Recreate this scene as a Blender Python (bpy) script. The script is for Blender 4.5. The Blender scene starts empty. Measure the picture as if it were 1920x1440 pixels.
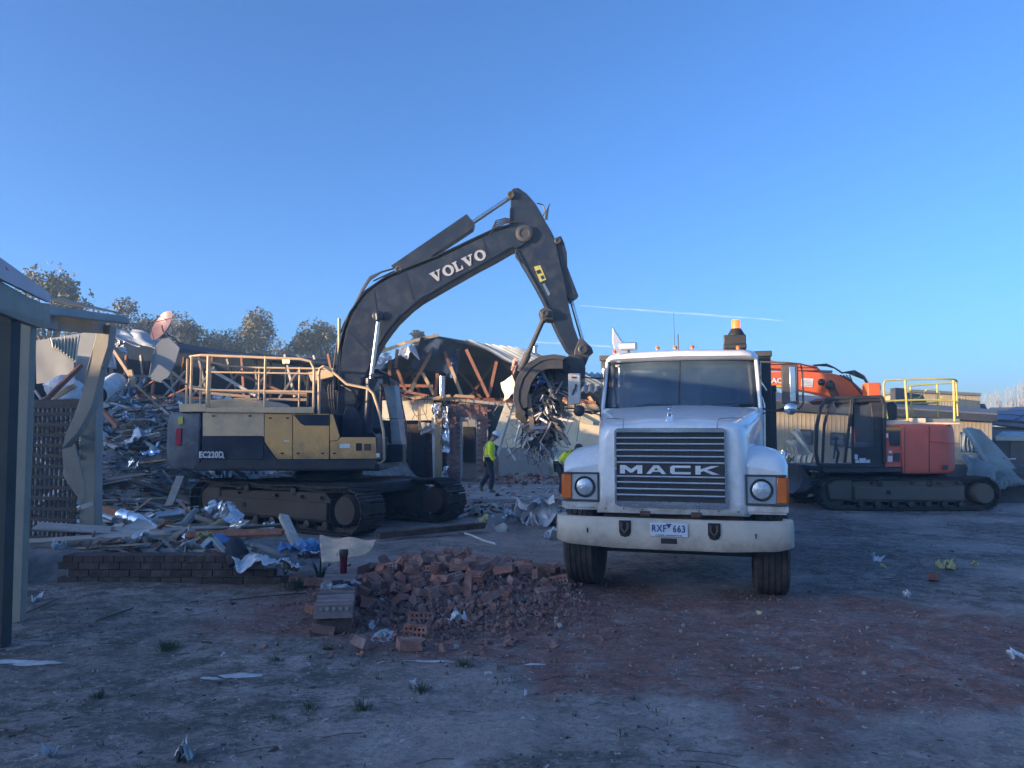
import bpy, bmesh, math, random
from mathutils import Vector, Matrix, noise, Euler
R = math.radians
V = Vector
rnd = random.Random(11)
U = rnd.uniform
SC = bpy.context.scene
COL = SC.collection

# ------------------------------------------------------------------ camera
F, H, HZ = 1400.0, 1.75, 812.0
PITCH = math.atan((HZ - 720) / F)
cam = bpy.data.cameras.new('camera')
cam.sensor_width = 36.0
cam.lens = 36.0 * F / 1920.0
cam.clip_start, cam.clip_end = 0.05, 6000
camo = bpy.data.objects.new('camera', cam)
COL.objects.link(camo)
camo.location = (0, 0, H)
camo.rotation_euler = (math.pi / 2 + PITCH, 0, 0)
SC.camera = camo

# ------------------------------------------------------------------ sky, sun, exposure
SUN_EL, SUN_AZ = R(5.5), R(246)          # azimuth clockwise from +Y: low sun, far left and a little behind
world = bpy.data.worlds.new('World'); SC.world = world
world.use_nodes = True
nt = world.node_tree; nt.nodes.clear()
sky = nt.nodes.new('ShaderNodeTexSky'); sky.sky_type = 'NISHITA'
sky.sun_disc = False
sky.sun_elevation = SUN_EL; sky.sun_rotation = SUN_AZ
sky.altitude = 0; sky.air_density = 0.6; sky.dust_density = 2.6; sky.ozone_density = 4.0
hs = nt.nodes.new('ShaderNodeHueSaturation'); hs.inputs['Saturation'].default_value = 1.0
tint = nt.nodes.new('ShaderNodeMix'); tint.data_type = 'RGBA'; tint.blend_type = 'MULTIPLY'
tint.inputs[0].default_value = 1.0; tint.inputs[7].default_value = (1, 1, 1, 1)
bg = nt.nodes.new('ShaderNodeBackground'); bg.inputs['Strength'].default_value = 0.15
wo = nt.nodes.new('ShaderNodeOutputWorld')
nt.links.new(sky.outputs[0], hs.inputs['Color'])
nt.links.new(hs.outputs[0], tint.inputs[6])
nt.links.new(tint.outputs[2], bg.inputs['Color'])
nt.links.new(bg.outputs[0], wo.inputs['Surface'])
sunl = bpy.data.lights.new('sun', 'SUN'); sunl.energy = 3.3; sunl.angle = R(0.5)
sunl.color = (1.0, 0.74, 0.47)
suno = bpy.data.objects.new('sun', sunl); COL.objects.link(suno)
sd = V((math.sin(SUN_AZ) * math.cos(SUN_EL), math.cos(SUN_AZ) * math.cos(SUN_EL), math.sin(SUN_EL)))
suno.rotation_euler = (-sd).to_track_quat('-Z', 'Y').to_euler()
vs = SC.view_settings
vs.view_transform = 'Standard'; vs.look = 'None'; vs.gamma = 1; vs.use_curve_mapping = False
vs.exposure = 1.92
SC.cycles.use_denoising = True
SC.cycles.max_bounces = 6
SC.cycles.transparent_max_bounces = 12

# ------------------------------------------------------------------ projection helpers
cP, sP = math.cos(PITCH), math.sin(PITCH)
def ray(px, py):
    u, v = (px - 960) / F, (720 - py) / F
    return V((u, cP - v * sP, sP + v * cP))
def at(px, py, Y):
    d = ray(px, py); t = Y / d.y
    return V((d.x * t, Y, H + d.z * t))
def gr(px, py, z=0.0):
    d = ray(px, py); t = (z - H) / d.z
    return V((d.x * t, d.y * t, z))

# ------------------------------------------------------------------ materials
MATS = {}
def mat(name, c, c2=None, scale=4, rough=.6, metal=0, bump=0, bscale=None, rvar=0, hvar=0, dirt=None, damt=.5, dscale=1.5,
        spec=.5, coat=0, emit=None, es=0, trans=0, alpha=1, streak=None, stretch=None, backc=None, detail=5, mud=None):
    if name in MATS: return MATS[name]
    m = bpy.data.materials.new(name); m.use_nodes = True
    t = m.node_tree; n = t.nodes; L = t.links
    p = n['Principled BSDF']
    p.inputs['Roughness'].default_value = rough
    p.inputs['Metallic'].default_value = metal
    p.inputs['Specular IOR Level'].default_value = spec
    p.inputs['Coat Weight'].default_value = coat
    p.inputs['Transmission Weight'].default_value = trans
    p.inputs['Alpha'].default_value = alpha
    if emit:
        p.inputs['Emission Color'].default_value = (*emit, 1); p.inputs['Emission Strength'].default_value = es
    tc = n.new('ShaderNodeTexCoord'); oi = n.new('ShaderNodeObjectInfo')
    off = n.new('ShaderNodeVectorMath'); off.operation = 'ADD'
    mul = n.new('ShaderNodeVectorMath'); mul.operation = 'SCALE'; mul.inputs['Scale'].default_value = 37.0
    cmb = n.new('ShaderNodeCombineXYZ')
    for i in range(3): L.new(oi.outputs['Random'], cmb.inputs[i])
    L.new(cmb.outputs[0], mul.inputs[0])
    L.new(tc.outputs['Object'], off.inputs[0]); L.new(mul.outputs[0], off.inputs[1])
    vec = off.outputs[0]
    if stretch:
        mp = n.new('ShaderNodeMapping'); mp.inputs['Scale'].default_value = stretch
        L.new(vec, mp.inputs[0]); vec2 = mp.outputs[0]
    else: vec2 = vec
    c2 = c2 or tuple(x * .8 for x in c)
    no = n.new('ShaderNodeTexNoise'); no.inputs['Scale'].default_value = scale; no.inputs['Detail'].default_value = detail
    no.inputs['Roughness'].default_value = .65
    L.new(vec2, no.inputs['Vector'])
    rp = n.new('ShaderNodeValToRGB'); rp.color_ramp.elements[0].position = .35; rp.color_ramp.elements[1].position = .65
    rp.color_ramp.elements[0].color = (*c, 1); rp.color_ramp.elements[1].color = (*c2, 1)
    L.new(no.outputs['Fac'], rp.inputs[0]); col = rp.outputs[0]
    if rvar or hvar:
        h = n.new('ShaderNodeHueSaturation')
        mr = n.new('ShaderNodeMapRange'); mr.inputs[3].default_value = 1 - rvar; mr.inputs[4].default_value = 1 + rvar
        L.new(oi.outputs['Random'], mr.inputs[0]); L.new(mr.outputs[0], h.inputs['Value'])
        if hvar:
            wn = n.new('ShaderNodeTexWhiteNoise'); wn.noise_dimensions = '1D'; L.new(oi.outputs['Random'], wn.inputs['W'])
            mh = n.new('ShaderNodeMapRange'); mh.inputs[3].default_value = 1 - hvar; mh.inputs[4].default_value = 1 + hvar
            L.new(wn.outputs['Value'], mh.inputs[0]); L.new(mh.outputs[0], h.inputs['Saturation'])
        L.new(col, h.inputs['Color']); col = h.outputs[0]
    if dirt:
        dn = n.new('ShaderNodeTexNoise'); dn.inputs['Scale'].default_value = dscale; dn.inputs['Detail'].default_value = 8
        dn.inputs['Roughness'].default_value = .7
        L.new(vec2, dn.inputs['Vector'])
        dr = n.new('ShaderNodeMapRange'); dr.inputs[1].default_value = .47; dr.inputs[2].default_value = .72
        dr.inputs[3].default_value = 0; dr.inputs[4].default_value = damt
        L.new(dn.outputs['Fac'], dr.inputs[0])
        mx = n.new('ShaderNodeMix'); mx.data_type = 'RGBA'
        L.new(dr.outputs[0], mx.inputs[0]); L.new(col, mx.inputs[6]); mx.inputs[7].default_value = (*dirt, 1); col = mx.outputs[2]
        mr2 = n.new('ShaderNodeMapRange'); mr2.inputs[3].default_value = rough; mr2.inputs[4].default_value = min(1, rough + .45)
        L.new(dr.outputs[0], mr2.inputs[0]); L.new(mr2.outputs[0], p.inputs['Roughness'])
    if mud:
        sx_ = n.new('ShaderNodeSeparateXYZ'); L.new(tc.outputs['Object'], sx_.inputs[0])
        mn = n.new('ShaderNodeTexNoise'); mn.inputs['Scale'].default_value = 3.5; mn.inputs['Detail'].default_value = 9; mn.inputs['Roughness'].default_value = .75
        L.new(tc.outputs['Object'], mn.inputs['Vector'])
        m1 = n.new('ShaderNodeMapRange'); m1.inputs[1].default_value = mud[1]; m1.inputs[2].default_value = mud[0]; m1.inputs[3].default_value = -.22; m1.inputs[4].default_value = .3
        L.new(sx_.outputs[2], m1.inputs[0])
        ad = n.new('ShaderNodeMath'); ad.operation = 'ADD'; L.new(mn.outputs['Fac'], ad.inputs[0]); L.new(m1.outputs[0], ad.inputs[1])
        m2 = n.new('ShaderNodeMapRange'); m2.inputs[1].default_value = .5; m2.inputs[2].default_value = .78; m2.inputs[4].default_value = .8; L.new(ad.outputs[0], m2.inputs[0])
        mx2 = n.new('ShaderNodeMix'); mx2.data_type = 'RGBA'; L.new(m2.outputs[0], mx2.inputs[0]); L.new(col, mx2.inputs[6]); mx2.inputs[7].default_value = (*mud[2], 1); col = mx2.outputs[2]
    L.new(col, p.inputs['Base Color'])
    if bump:
        bn = n.new('ShaderNodeTexNoise'); bn.inputs['Scale'].default_value = bscale or scale * 4; bn.inputs['Detail'].default_value = 5
        L.new(vec2, bn.inputs['Vector'])
        b = n.new('ShaderNodeBump'); b.inputs['Strength'].default_value = bump; b.inputs['Distance'].default_value = .02
        L.new(bn.outputs['Fac'], b.inputs['Height']); L.new(b.outputs[0], p.inputs['Normal'])
    MATS[name] = m
    return m

# ------------------------------------------------------------------ mesh builder
def rotm(r):
    if r is None: return Matrix.Identity(3)
    if isinstance(r, Matrix): return r
    return Euler(r).to_matrix()
class MB:
    def __init__(s): s.v = []; s.f = []; s.m = []; s.mi = 0
    def add(s, vs, fs):
        b = len(s.v); s.v += [V(v) for v in vs]
        for f in fs: s.f.append([b + i for i in f]); s.m.append(s.mi)
        return s
    def box(s, c, d, r=None, taper=1.0):
        M = rotm(r); c = V(c); vs = []
        for z in (-.5, .5):
            k = taper if z > 0 else 1
            for x, y in ((-.5, -.5), (.5, -.5), (.5, .5), (-.5, .5)):
                vs.append(c + M @ V((x * d[0] * k, y * d[1] * k, z * d[2])))
        return s.add(vs, [(3, 2, 1, 0), (4, 5, 6, 7), (0, 1, 5, 4), (1, 2, 6, 5), (2, 3, 7, 6), (3, 0, 4, 7)])
    def beam(s, a, b, w, h, up=(0, 0, 1), jag=0):
        a, b = V(a), V(b); d = (b - a).normalized(); u = V(up)
        if abs(d.dot(u)) > .98: u = V((0, 1, 0))
        x = d.cross(u).normalized(); y = x.cross(d).normalized()
        vs = []
        for p, e in ((a, -1), (b, 1)):
            for i, j in ((-.5, -.5), (.5, -.5), (.5, .5), (-.5, .5)):
                q = p + x * w * i + y * h * j
                if jag: q += d * e * U(0, jag)
                vs.append(q)
        return s.add(vs, [(3, 2, 1, 0), (4, 5, 6, 7), (0, 1, 5, 4), (1, 2, 6, 5), (2, 3, 7, 6), (3, 0, 4, 7)])
    def tube(s, pts, r, n=8, closed=False, cap=True):
        pts = [V(p) for p in pts]; N = len(pts); rs = r if isinstance(r, (list, tuple)) else [r] * N
        rings = []; x = None
        for i, p in enumerate(pts):
            if closed: t = (pts[(i + 1) % N] - pts[i - 1])
            else: t = pts[min(i + 1, N - 1)] - pts[max(i - 1, 0)]
            t = t.normalized() if t.length > 1e-9 else V((0, 0, 1))
            if x is None: x = t.orthogonal().normalized()
            else:
                x = (x - t * x.dot(t))
                x = x.normalized() if x.length > 1e-6 else t.orthogonal().normalized()
            y = t.cross(x)
            rings.append([p + (x * math.cos(2 * math.pi * k / n) + y * math.sin(2 * math.pi * k / n)) * rs[i] for k in range(n)])
        return s.loft(rings, cap=cap and not closed, wrap=closed)
    def loft(s, rings, cap=True, wrap=False, openr=False):
        n = len(rings[0]); vs = [v for r in rings for v in r]; fs = []
        K = len(rings)
        for i in range(K if wrap else K - 1):
            a, b = i * n, ((i + 1) % K) * n
            for k in range(n - 1 if openr else n):
                k2 = (k + 1) % n
                fs.append((a + k, a + k2, b + k2, b + k))
        if cap and not openr:
            fs.append(tuple(reversed(range(n)))); fs.append(tuple((K - 1) * n + k for k in range(n)))
        return s.add(vs, fs)
    def cyl(s, a, b, r, r2=None, n=18):
        r2 = r if r2 is None else r2
        return s.tube([a, b], [r, r2], n)
    def prism(s, poly, off):
        n = len(poly); off = V(off); P = [V(p) for p in poly]
        vs = P + [p + off for p in P]
        fs = [tuple(range(n)), tuple(reversed(range(n, 2 * n)))] + [(i, i + n, (i + 1) % n + n, (i + 1) % n) for i in range(n)]
        return s.add(vs, fs)
    def lathe(s, prof, o=(0, 0, 0), ax=(0, 0, 1), n=24, cap=True):
        o = V(o); a = V(ax).normalized(); x = a.orthogonal().normalized(); y = a.cross(x)
        rings = [[o + a * h + (x * math.cos(2 * math.pi * k / n) + y * math.sin(2 * math.pi * k / n)) * max(r, 1e-4) for k in range(n)] for r, h in prof]
        return s.loft(rings, cap=cap)
    def ball(s, c, r, n=10, m=7, sc=(1, 1, 1), jit=0):
        c = V(c); rings = []
        for i in range(m + 1):
            th = math.pi * i / m
            ring = []
            for k in range(n):
                ph = 2 * math.pi * k / n
                d = V((math.sin(th) * math.cos(ph), math.sin(th) * math.sin(ph), math.cos(th)))
                q = r * (1 + (noise.noise(d * 1.7 + c * 3) * jit if jit else 0))
                ring.append(c + V((d.x * sc[0], d.y * sc[1], d.z * sc[2])) * q)
            rings.append(ring)
        return s.loft(rings, cap=False)
    def surf(s, fn, nu, nv, th=.01):
        P = [[V(fn(i / nu, j / nv)) for j in range(nv + 1)] for i in range(nu + 1)]
        top = []; bot = []
        for i in range(nu + 1):
            for j in range(nv + 1):
                du = P[min(i + 1, nu)][j] - P[max(i - 1, 0)][j]; dv = P[i][min(j + 1, nv)] - P[i][max(j - 1, 0)]
                N = du.cross(dv); N = N.normalized() if N.length > 1e-9 else V((0, 0, 1))
                top.append(P[i][j] + N * th / 2); bot.append(P[i][j] - N * th / 2)
        W = nv + 1; B = len(top); fs = []
        for i in range(nu):
            for j in range(nv):
                a = i * W + j
                fs.append((a, a + W, a + W + 1, a + 1)); fs.append((B + a, B + a + 1, B + a + W + 1, B + a + W))
        for i in range(nu):
            a, b = i * W, (i + 1) * W; fs.append((a, B + a, B + b, b)); a += nv; b += nv; fs.append((a, b, B + b, B + a))
        for j in range(nv):
            a = j; fs.append((a, a + 1, B + a + 1, B + a)); a += nu * W; fs.append((a, B + a, B + a + 1, a + 1))
        return s.add(top + bot, fs)
    def xf(s, M):
        s.v = [M @ v for v in s.v]; return s
    def mesh(s, name, mats, ang=35, recalc=True):
        me = bpy.data.meshes.new(name)
        me.from_pydata([tuple(v) for v in s.v], [], s.f)
        mats = mats if isinstance(mats, (list, tuple)) else [mats]
        for m in mats: me.materials.append(m)
        if len(mats) > 1: me.polygons.foreach_set('material_index', s.m)
        if len(s.v) < 60000:
            bm = bmesh.new(); bm.from_mesh(me)
            bmesh.ops.remove_doubles(bm, verts=bm.verts, dist=1e-5)
            if recalc: bmesh.ops.recalc_face_normals(bm, faces=bm.faces)
            lim = R(ang)
            for f in bm.faces: f.smooth = ang > 0
            for e in bm.edges:
                if len(e.link_faces) == 2 and e.calc_face_angle(0) > lim: e.smooth = False
            bm.to_mesh(me); bm.free()
        return me
    def build(s, name, mats, parent=None, bevel=0, ang=35, loc=None, rot=None, **k):
        o = bpy.data.objects.new(name, s.mesh(name, mats, ang)); COL.objects.link(o)
        if parent: o.parent = parent
        if loc is not None: o.location = loc
        if rot is not None: o.rotation_euler = rot
        if bevel:
            b = o.modifiers.new('bevel', 'BEVEL'); b.width = bevel; b.segments = 2; b.limit_method = 'ANGLE'; b.angle_limit = R(40)
        tag(o, **k); return o
def tag(o, label=None, cat=None, group=None, kind=None):
    if label: o['label'] = label
    if cat: o['category'] = cat
    if group: o['group'] = group
    if kind: o['kind'] = kind
    return o
def empty(name, loc, rz=0, **k):
    o = bpy.data.objects.new(name, None); COL.objects.link(o); o.location = loc; o.rotation_euler = (0, 0, rz)
    o.empty_display_size = .2
    return tag(o, **k)
def inst(src, parent=None, loc=None, rot=None, scale=None, **k):
    o = src.copy(); COL.objects.link(o); o.parent = parent
    if loc is not None: o.location = loc
    if rot is not None: o.rotation_euler = rot
    if scale is not None: o.scale = scale
    return tag(o, **k)
def copy_tree(o, parent=None):
    c = o.copy(); COL.objects.link(c); c.parent = parent
    for ch in list(o.children): copy_tree(ch, c)
    return c
def text_mb(s, size, ext=.004, bold=0, sx=1.0, space=1.0, shear=0):
    cu = bpy.data.curves.new('t', 'FONT'); cu.body = s; cu.size = size; cu.extrude = ext; cu.offset = bold
    cu.align_x = 'CENTER'; cu.align_y = 'CENTER'; cu.space_character = space; cu.shear = shear; cu.resolution_u = 3
    ob = bpy.data.objects.new('t', cu); COL.objects.link(ob)
    dg = bpy.context.evaluated_depsgraph_get(); dg.update()
    me = ob.evaluated_get(dg).to_mesh()
    mb = MB(); mb.add([V((v.co.x * sx, v.co.y, v.co.z)) for v in me.vertices], [tuple(p.vertices) for p in me.polygons])
    ob.evaluated_get(dg).to_mesh_clear(); bpy.data.objects.remove(ob); bpy.data.curves.remove(cu)
    return mb
FACE = Matrix(((1, 0, 0, 0), (0, 0, -1, 0), (0, 1, 0, 0), (0, 0, 0, 1)))   # text plane xy -> xz facing -Y

def fbm(x, y, s=1.0, o=4, z=0.0):
    return noise.fractal(V((x * s, y * s, z)), 1.0, 2.0, o)
def sst(a, b, x):
    t = max(0, min(1, (x - a) / (b - a))); return t * t * (3 - 2 * t)

# ------------------------------------------------------------------ materials used all over
m_white = mat('truck_white', (.84, .84, .84), (.78, .78, .78), 3, .28, 0, dirt=(.46, .41, .37), damt=.5, dscale=2.2, coat=.6, mud=(.8, 1.5, (.34, .28, .23)))
m_bumper = mat('bumper_paint', (.58, .50, .40), (.48, .42, .35), 3, .45, 0, dirt=(.20, .17, .14), damt=.6, dscale=2, mud=(.5, .85, (.26, .20, .16)))
m_chrome = mat('chrome', (.75, .75, .76), (.6, .6, .62), 6, .18, 1, dirt=(.25, .23, .2), damt=.4, dscale=3)
m_alu = mat('dull_aluminium', (.55, .56, .58), (.42, .43, .45), 6, .4, 1)
m_black = mat('black_plastic', (.02, .02, .022), (.035, .035, .036), 6, .5, 0)
m_rubber = mat('rubber', (.025, .024, .024), (.05, .045, .04), 5, .85, 0, dirt=(.16, .11, .09), damt=.6, dscale=4, bump=.3)
m_steel = mat('dark_steel', (.05, .052, .058), (.08, .08, .085), 4, .55, .3, dirt=(.14, .12, .1), damt=.5, dscale=2.5)
m_rust = mat('rusty_steel', (.13, .075, .05), (.07, .05, .04), 5, .8, .2, dirt=(.2, .17, .14), damt=.6, dscale=3, bump=.3)
m_trackm = mat('track_steel', (.10, .09, .08), (.05, .046, .042), 5, .6, .5, dirt=(.12, .10, .085), damt=.8, dscale=5, bump=.3)
m_trackf = mat('muddy_track_frame', (.085, .07, .05), (.055, .045, .036), 2, .75, .1, dirt=(.12, .055, .04), damt=.7, dscale=2, bump=.3)
m_yel = mat('faded_yellow_paint', (.82, .44, .14), (.74, .40, .13), 2, .42, 0, dirt=(.27, .22, .16), damt=.35, dscale=1.6, mud=(1.1, 1.9, (.20, .14, .09)))
m_yelf = mat('dusty_yellow_paint', (.78, .53, .29), (.68, .47, .28), 3, .55, 0, dirt=(.30, .25, .19), damt=.6, dscale=2.5)
m_char = mat('charcoal_paint', (.013, .021, .040), (.010, .016, .032), 2, .38, 0, dirt=(.065, .07, .08), damt=.5, dscale=3.5, mud=(1.0, 1.7, (.07, .06, .055)))
m_scuff = mat('scuffed_charcoal', (.030, .042, .065), (.07, .085, .115), 1.7, .5, 0, dirt=(.24, .24, .25), damt=.65, dscale=3.5, detail=9)
m_orange = mat('orange_paint', (.78, .15, .04), (.66, .12, .04), 2, .42, 0, dirt=(.35, .17, .11), damt=.5, dscale=1.5)
m_oraf = mat('faded_orange_paint', (.80, .15, .09), (.70, .13, .08), 1.5, .5, 0, dirt=(.28, .12, .09), damt=.5, dscale=1)
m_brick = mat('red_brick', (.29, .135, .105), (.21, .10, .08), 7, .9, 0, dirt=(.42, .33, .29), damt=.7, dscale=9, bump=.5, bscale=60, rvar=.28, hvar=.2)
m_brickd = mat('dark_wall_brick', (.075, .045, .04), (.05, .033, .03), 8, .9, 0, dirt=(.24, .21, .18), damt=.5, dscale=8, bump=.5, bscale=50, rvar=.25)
m_mortar = mat('mortar', (.34, .32, .29), (.26, .24, .22), 12, .95, 0, bump=.5)
m_wood = mat('weathered_timber', (.44, .34, .26), (.31, .24, .19), 3, .85, 0, dirt=(.32, .28, .25), damt=.6, dscale=4, bump=.4, stretch=(1, 6, 6), rvar=.4, hvar=.45)
m_woodg = mat('grey_timber', (.48, .45, .42), (.33, .31, .29), 3, .9, 0, dirt=(.34, .32, .31), damt=.5, dscale=4, bump=.4, stretch=(1, 6, 6), rvar=.4, hvar=.5)
m_woodr = mat('red_hardwood', (.20, .075, .042), (.30, .12, .06), 4, .8, 0, dirt=(.3, .2, .14), damt=.4, dscale=4, bump=.3, stretch=(6, 6, 1), rvar=.3)
m_pine = mat('pale_pine', (.52, .36, .20), (.42, .28, .15), 4, .75, 0, stretch=(4, 4, 1), rvar=.2)
m_plaster = mat('cream_plaster', (.78, .68, .49), (.70, .61, .44), 2, .85, 0, dirt=(.36, .32, .27), damt=.45, dscale=1.2, rvar=.1)
m_plastw = mat('white_plaster', (.62, .61, .58), (.5, .49, .47), 3, .85, 0, dirt=(.35, .32, .29), damt=.5, dscale=3, rvar=.2)
m_render = mat('grey_render', (.32, .32, .31), (.24, .24, .235), 2, .9, 0, dirt=(.5, .48, .44), damt=.4, dscale=2)
m_zinc = mat('zinc_sheet', (.34, .36, .37), (.27, .285, .295), 2, .42, .75, dirt=(.2, .19, .18), damt=.5, dscale=2, rvar=.2)
m_proof = mat('pale_roof_sheet', (.44, .47, .50), (.36, .39, .42), 2, .5, .15, dirt=(.25, .24, .23), damt=.4, dscale=2)
m_green = mat('green_roof_sheet', (.32, .37, .35), (.25, .29, .28), 2, .45, .3, dirt=(.28, .27, .25), damt=.5, dscale=2, rvar=.15)
m_cream = mat('cream_roof_sheet', (.55, .52, .40), (.47, .44, .34), 2, .45, .1, dirt=(.33, .29, .23), damt=.5, dscale=2, rvar=.12)
m_foil = mat('insulation_foil', (.82, .84, .87), (.6, .62, .66), 5, .22, 1, bump=1.0, bscale=18, rvar=.15)
m_glass = mat('dusty_glass', (.10, .13, .16), (.14, .17, .2), 2, .06, 0, dirt=(.35, .35, .35), damt=.25, dscale=1.5, spec=.8, trans=.0, coat=.5)
m_dark = mat('dark_interior', (.02, .02, .022), (.03, .03, .03), 3, .9)  # near-black, also stands for shade inside slots, recesses and openings
m_blue = mat('blue_sheet', (.05, .16, .36), (.08, .22, .45), 3, .5, 0, bump=.6, bscale=12)
m_plas = mat('white_plastic_film', (.68, .70, .73), (.5, .53, .58), 4, .35, 0, bump=.8, bscale=14)
m_insul = mat('yellow_insulation', (.62, .56, .26), (.5, .44, .2), 8, .95, 0, bump=.8, bscale=30)
m_hiv = mat('hi_vis_yellow', (.86, .95, .03), (.78, .88, .03), 3, .8, 0, emit=(.6, .9, .02), es=0)
m_navy = mat('navy_cloth', (.018, .022, .035), (.028, .032, .045), 6, .9)
m_silver = mat('reflective_tape', (.5, .51, .52), (.4, .41, .42), 5, .5, .3)
m_skin = mat('skin', (.38, .22, .16), (.33, .19, .14), 5, .6)
m_boot = mat('boot_leather', (.16, .11, .07), (.1, .07, .05), 5, .7)
m_lampw = mat('white_print', (.75, .76, .78), (.62, .63, .65), 10, .5)
m_print = mat('dull_white_print', (.42, .43, .46), (.34, .35, .38), 10, .6)
m_amber = mat('amber_lens', (.75, .17, .02), (.6, .13, .02), 4, .2, 0, coat=.5)
# ------------------------------------------------------------------ the ground
def redmask(x, y):
    n = fbm(x, y, .9, 4, 3.1) * .55
    a = 1 - sst(.7, 1.5, math.hypot((x + .55) / 2.0, (y - 8.0) / 1.9) + n)
    b = 1 - sst(.6, 1.35, math.hypot((x - 1.6) / 2.6, (y - 7.3) / 1.2) + n)
    # dragged tail running to the front right
    t = (x - .9) / 4.2
    c2 = (1 - sst(.5, 1.3, math.hypot((x - 2.2) / 1.3, (y - 5.4) / .75) + n)) * .9; c3 = (1 - sst(.5, 1.3, math.hypot((x - 3.9) / 1.3, (y - 6.9) / .5) + n)) * .9
    c = (1 - sst(.5, 1.3, abs(y - (7.0 - 2.0 * t + .5 * math.sin(3 * t))) / .85 + n)) * sst(-.3, .3, t) * (1 - sst(.9, 1.5, t))
    d = (1 - sst(.5, 1.3, math.hypot((x - 1.15) / 1.2, (y - 5.5) / .6) + n * 1.3)) * 1.6
    d = max(d, (1 - sst(.5, 1.3, math.hypot((x - 3.5) / 2.0, (y - 5.5) / .6) + n * 1.2)) * 1.6, (1 - sst(.4, 1.2, math.hypot((x - 1.6) / .35, (y - 4.5) / .5) + n)) * 1.4)
    return max(0, min(1, max(a, b * .9, .8 * c, c2, c3, min(.8, d * .6))))
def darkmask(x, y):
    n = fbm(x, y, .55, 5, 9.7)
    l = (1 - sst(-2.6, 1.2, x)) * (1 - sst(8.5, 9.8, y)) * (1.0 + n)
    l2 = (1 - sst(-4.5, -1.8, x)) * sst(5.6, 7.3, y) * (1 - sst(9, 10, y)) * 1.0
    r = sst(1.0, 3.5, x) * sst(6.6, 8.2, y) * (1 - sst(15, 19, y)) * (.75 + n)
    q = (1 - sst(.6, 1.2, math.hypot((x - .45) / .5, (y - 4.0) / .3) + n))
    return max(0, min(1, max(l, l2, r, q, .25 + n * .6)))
def gz(x, y):
    d = max(2.0, y)
    k = 1 - sst(30, 60, y)
    z = (fbm(x, y, .35, 3) * .035 + fbm(x, y, 1.6, 3, 5.) * .014) * k
    if y < 16: z += fbm(x, y, 6, 3, 2.) * .009
    # tyre ruts swinging round to the front right
    if 3 < y < 14 and x > 0:
        for o in (0, 1.9):
            q = x - (1.0 + o + (9.5 - y) * .33 + (9.5 - y) ** 2 * .035)
            z -= .022 * math.exp(-(q / .2) ** 2) * (1 + .5 * math.sin(y * 30 + q * 8))
    z -= .04 * math.exp(-((x - 1.9) / 2.5) ** 2 - ((y - 8.8) / 2) ** 2)
    return z
def axis(lim, near, step, g):
    a = [0.0]; s = step
    while a[-1] < lim:
        if a[-1] > near: s *= g
        a.append(a[-1] + s)
    return a
xs_ = axis(900, 7, .055, 1.045); XS = [-v for v in reversed(xs_[1:])] + xs_
ya = axis(1500, 9, .04, 1.022); YS = [-v for v in reversed(axis(120, .5, .6, 1.25)[1:])] + ya
gv = []; cr = []
for y in YS:
    for x in XS:
        gv.append((x, y, gz(x, y)))
        ax = abs(x)
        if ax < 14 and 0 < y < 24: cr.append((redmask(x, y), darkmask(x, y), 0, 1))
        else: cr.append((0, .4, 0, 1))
W = len(XS)
gf = [(j * W + i, j * W + i + 1, (j + 1) * W + i + 1, (j + 1) * W + i) for j in range(len(YS) - 1) for i in range(W - 1)]
me = bpy.data.meshes.new('ground'); me.from_pydata(gv, [], gf)
me.polygons.foreach_set('use_smooth', [True] * len(gf))
ca = me.color_attributes.new('mask', 'FLOAT_COLOR', 'POINT')
ca.data.foreach_set('color', [q for c in cr for q in c])
ground = bpy.data.objects.new('ground', me); COL.objects.link(ground); tag(ground, kind='structure')
m = bpy.data.materials.new('dirt_ground'); m.use_nodes = True; me.materials.append(m)
t = m.node_tree; n = t.nodes; L = t.links; p = n['Principled BSDF']; p.inputs['Roughness'].default_value = .92
p.inputs['Specular IOR Level'].default_value = .25
tc = n.new('ShaderNodeTexCoord'); at_ = n.new('ShaderNodeAttribute'); at_.attribute_name = 'mask'
sep = n.new('ShaderNodeSeparateColor'); L.new(at_.outputs['Color'], sep.inputs[0])
def nz(sc, det=8, ro=.65, dist=0, stretch=None):
    q = n.new('ShaderNodeTexNoise'); q.inputs['Scale'].default_value = sc; q.inputs['Detail'].default_value = det
    q.inputs['Roughness'].default_value = ro; q.inputs['Distortion'].default_value = dist
    if stretch:
        mp = n.new('ShaderNodeMapping'); mp.inputs['Scale'].default_value = stretch; L.new(tc.outputs['Object'], mp.inputs[0]); L.new(mp.outputs[0], q.inputs['Vector'])
    else: L.new(tc.outputs['Object'], q.inputs['Vector'])
    return q.outputs['Fac']
def mr(src, a, b, c=0, d=1):
    q = n.new('ShaderNodeMapRange'); L.new(src, q.inputs[0])
    for i, v in enumerate((a, b, c, d)): q.inputs[i + 1].default_value = v
    return q.outputs[0]
def mix(f, a, b):
    q = n.new('ShaderNodeMix'); q.data_type = 'RGBA'
    if isinstance(f, float): q.inputs[0].default_value = f
    else: L.new(f, q.inputs[0])
    for i, v in ((6, a), (7, b)):
        if isinstance(v, tuple): q.inputs[i].default_value = (*v, 1)
        else: L.new(v, q.inputs[i])
    return q.outputs[2]
def mth(op, a, b):
    q = n.new('ShaderNodeMath'); q.operation = op; q.use_clamp = True
    for i, v in enumerate((a, b)):
        if isinstance(v, (int, float)): q.inputs[i].default_value = v
        else: L.new(v, q.inputs[i])
    return q.outputs[0]
base = mix(mr(nz(.7), .35, .65), (0.481, 0.406, 0.374), (0.332, 0.277, 0.254))
base = mix(mr(nz(2.3, 8, .7), .55, .75), base, (0.686, 0.593, 0.562))
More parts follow.
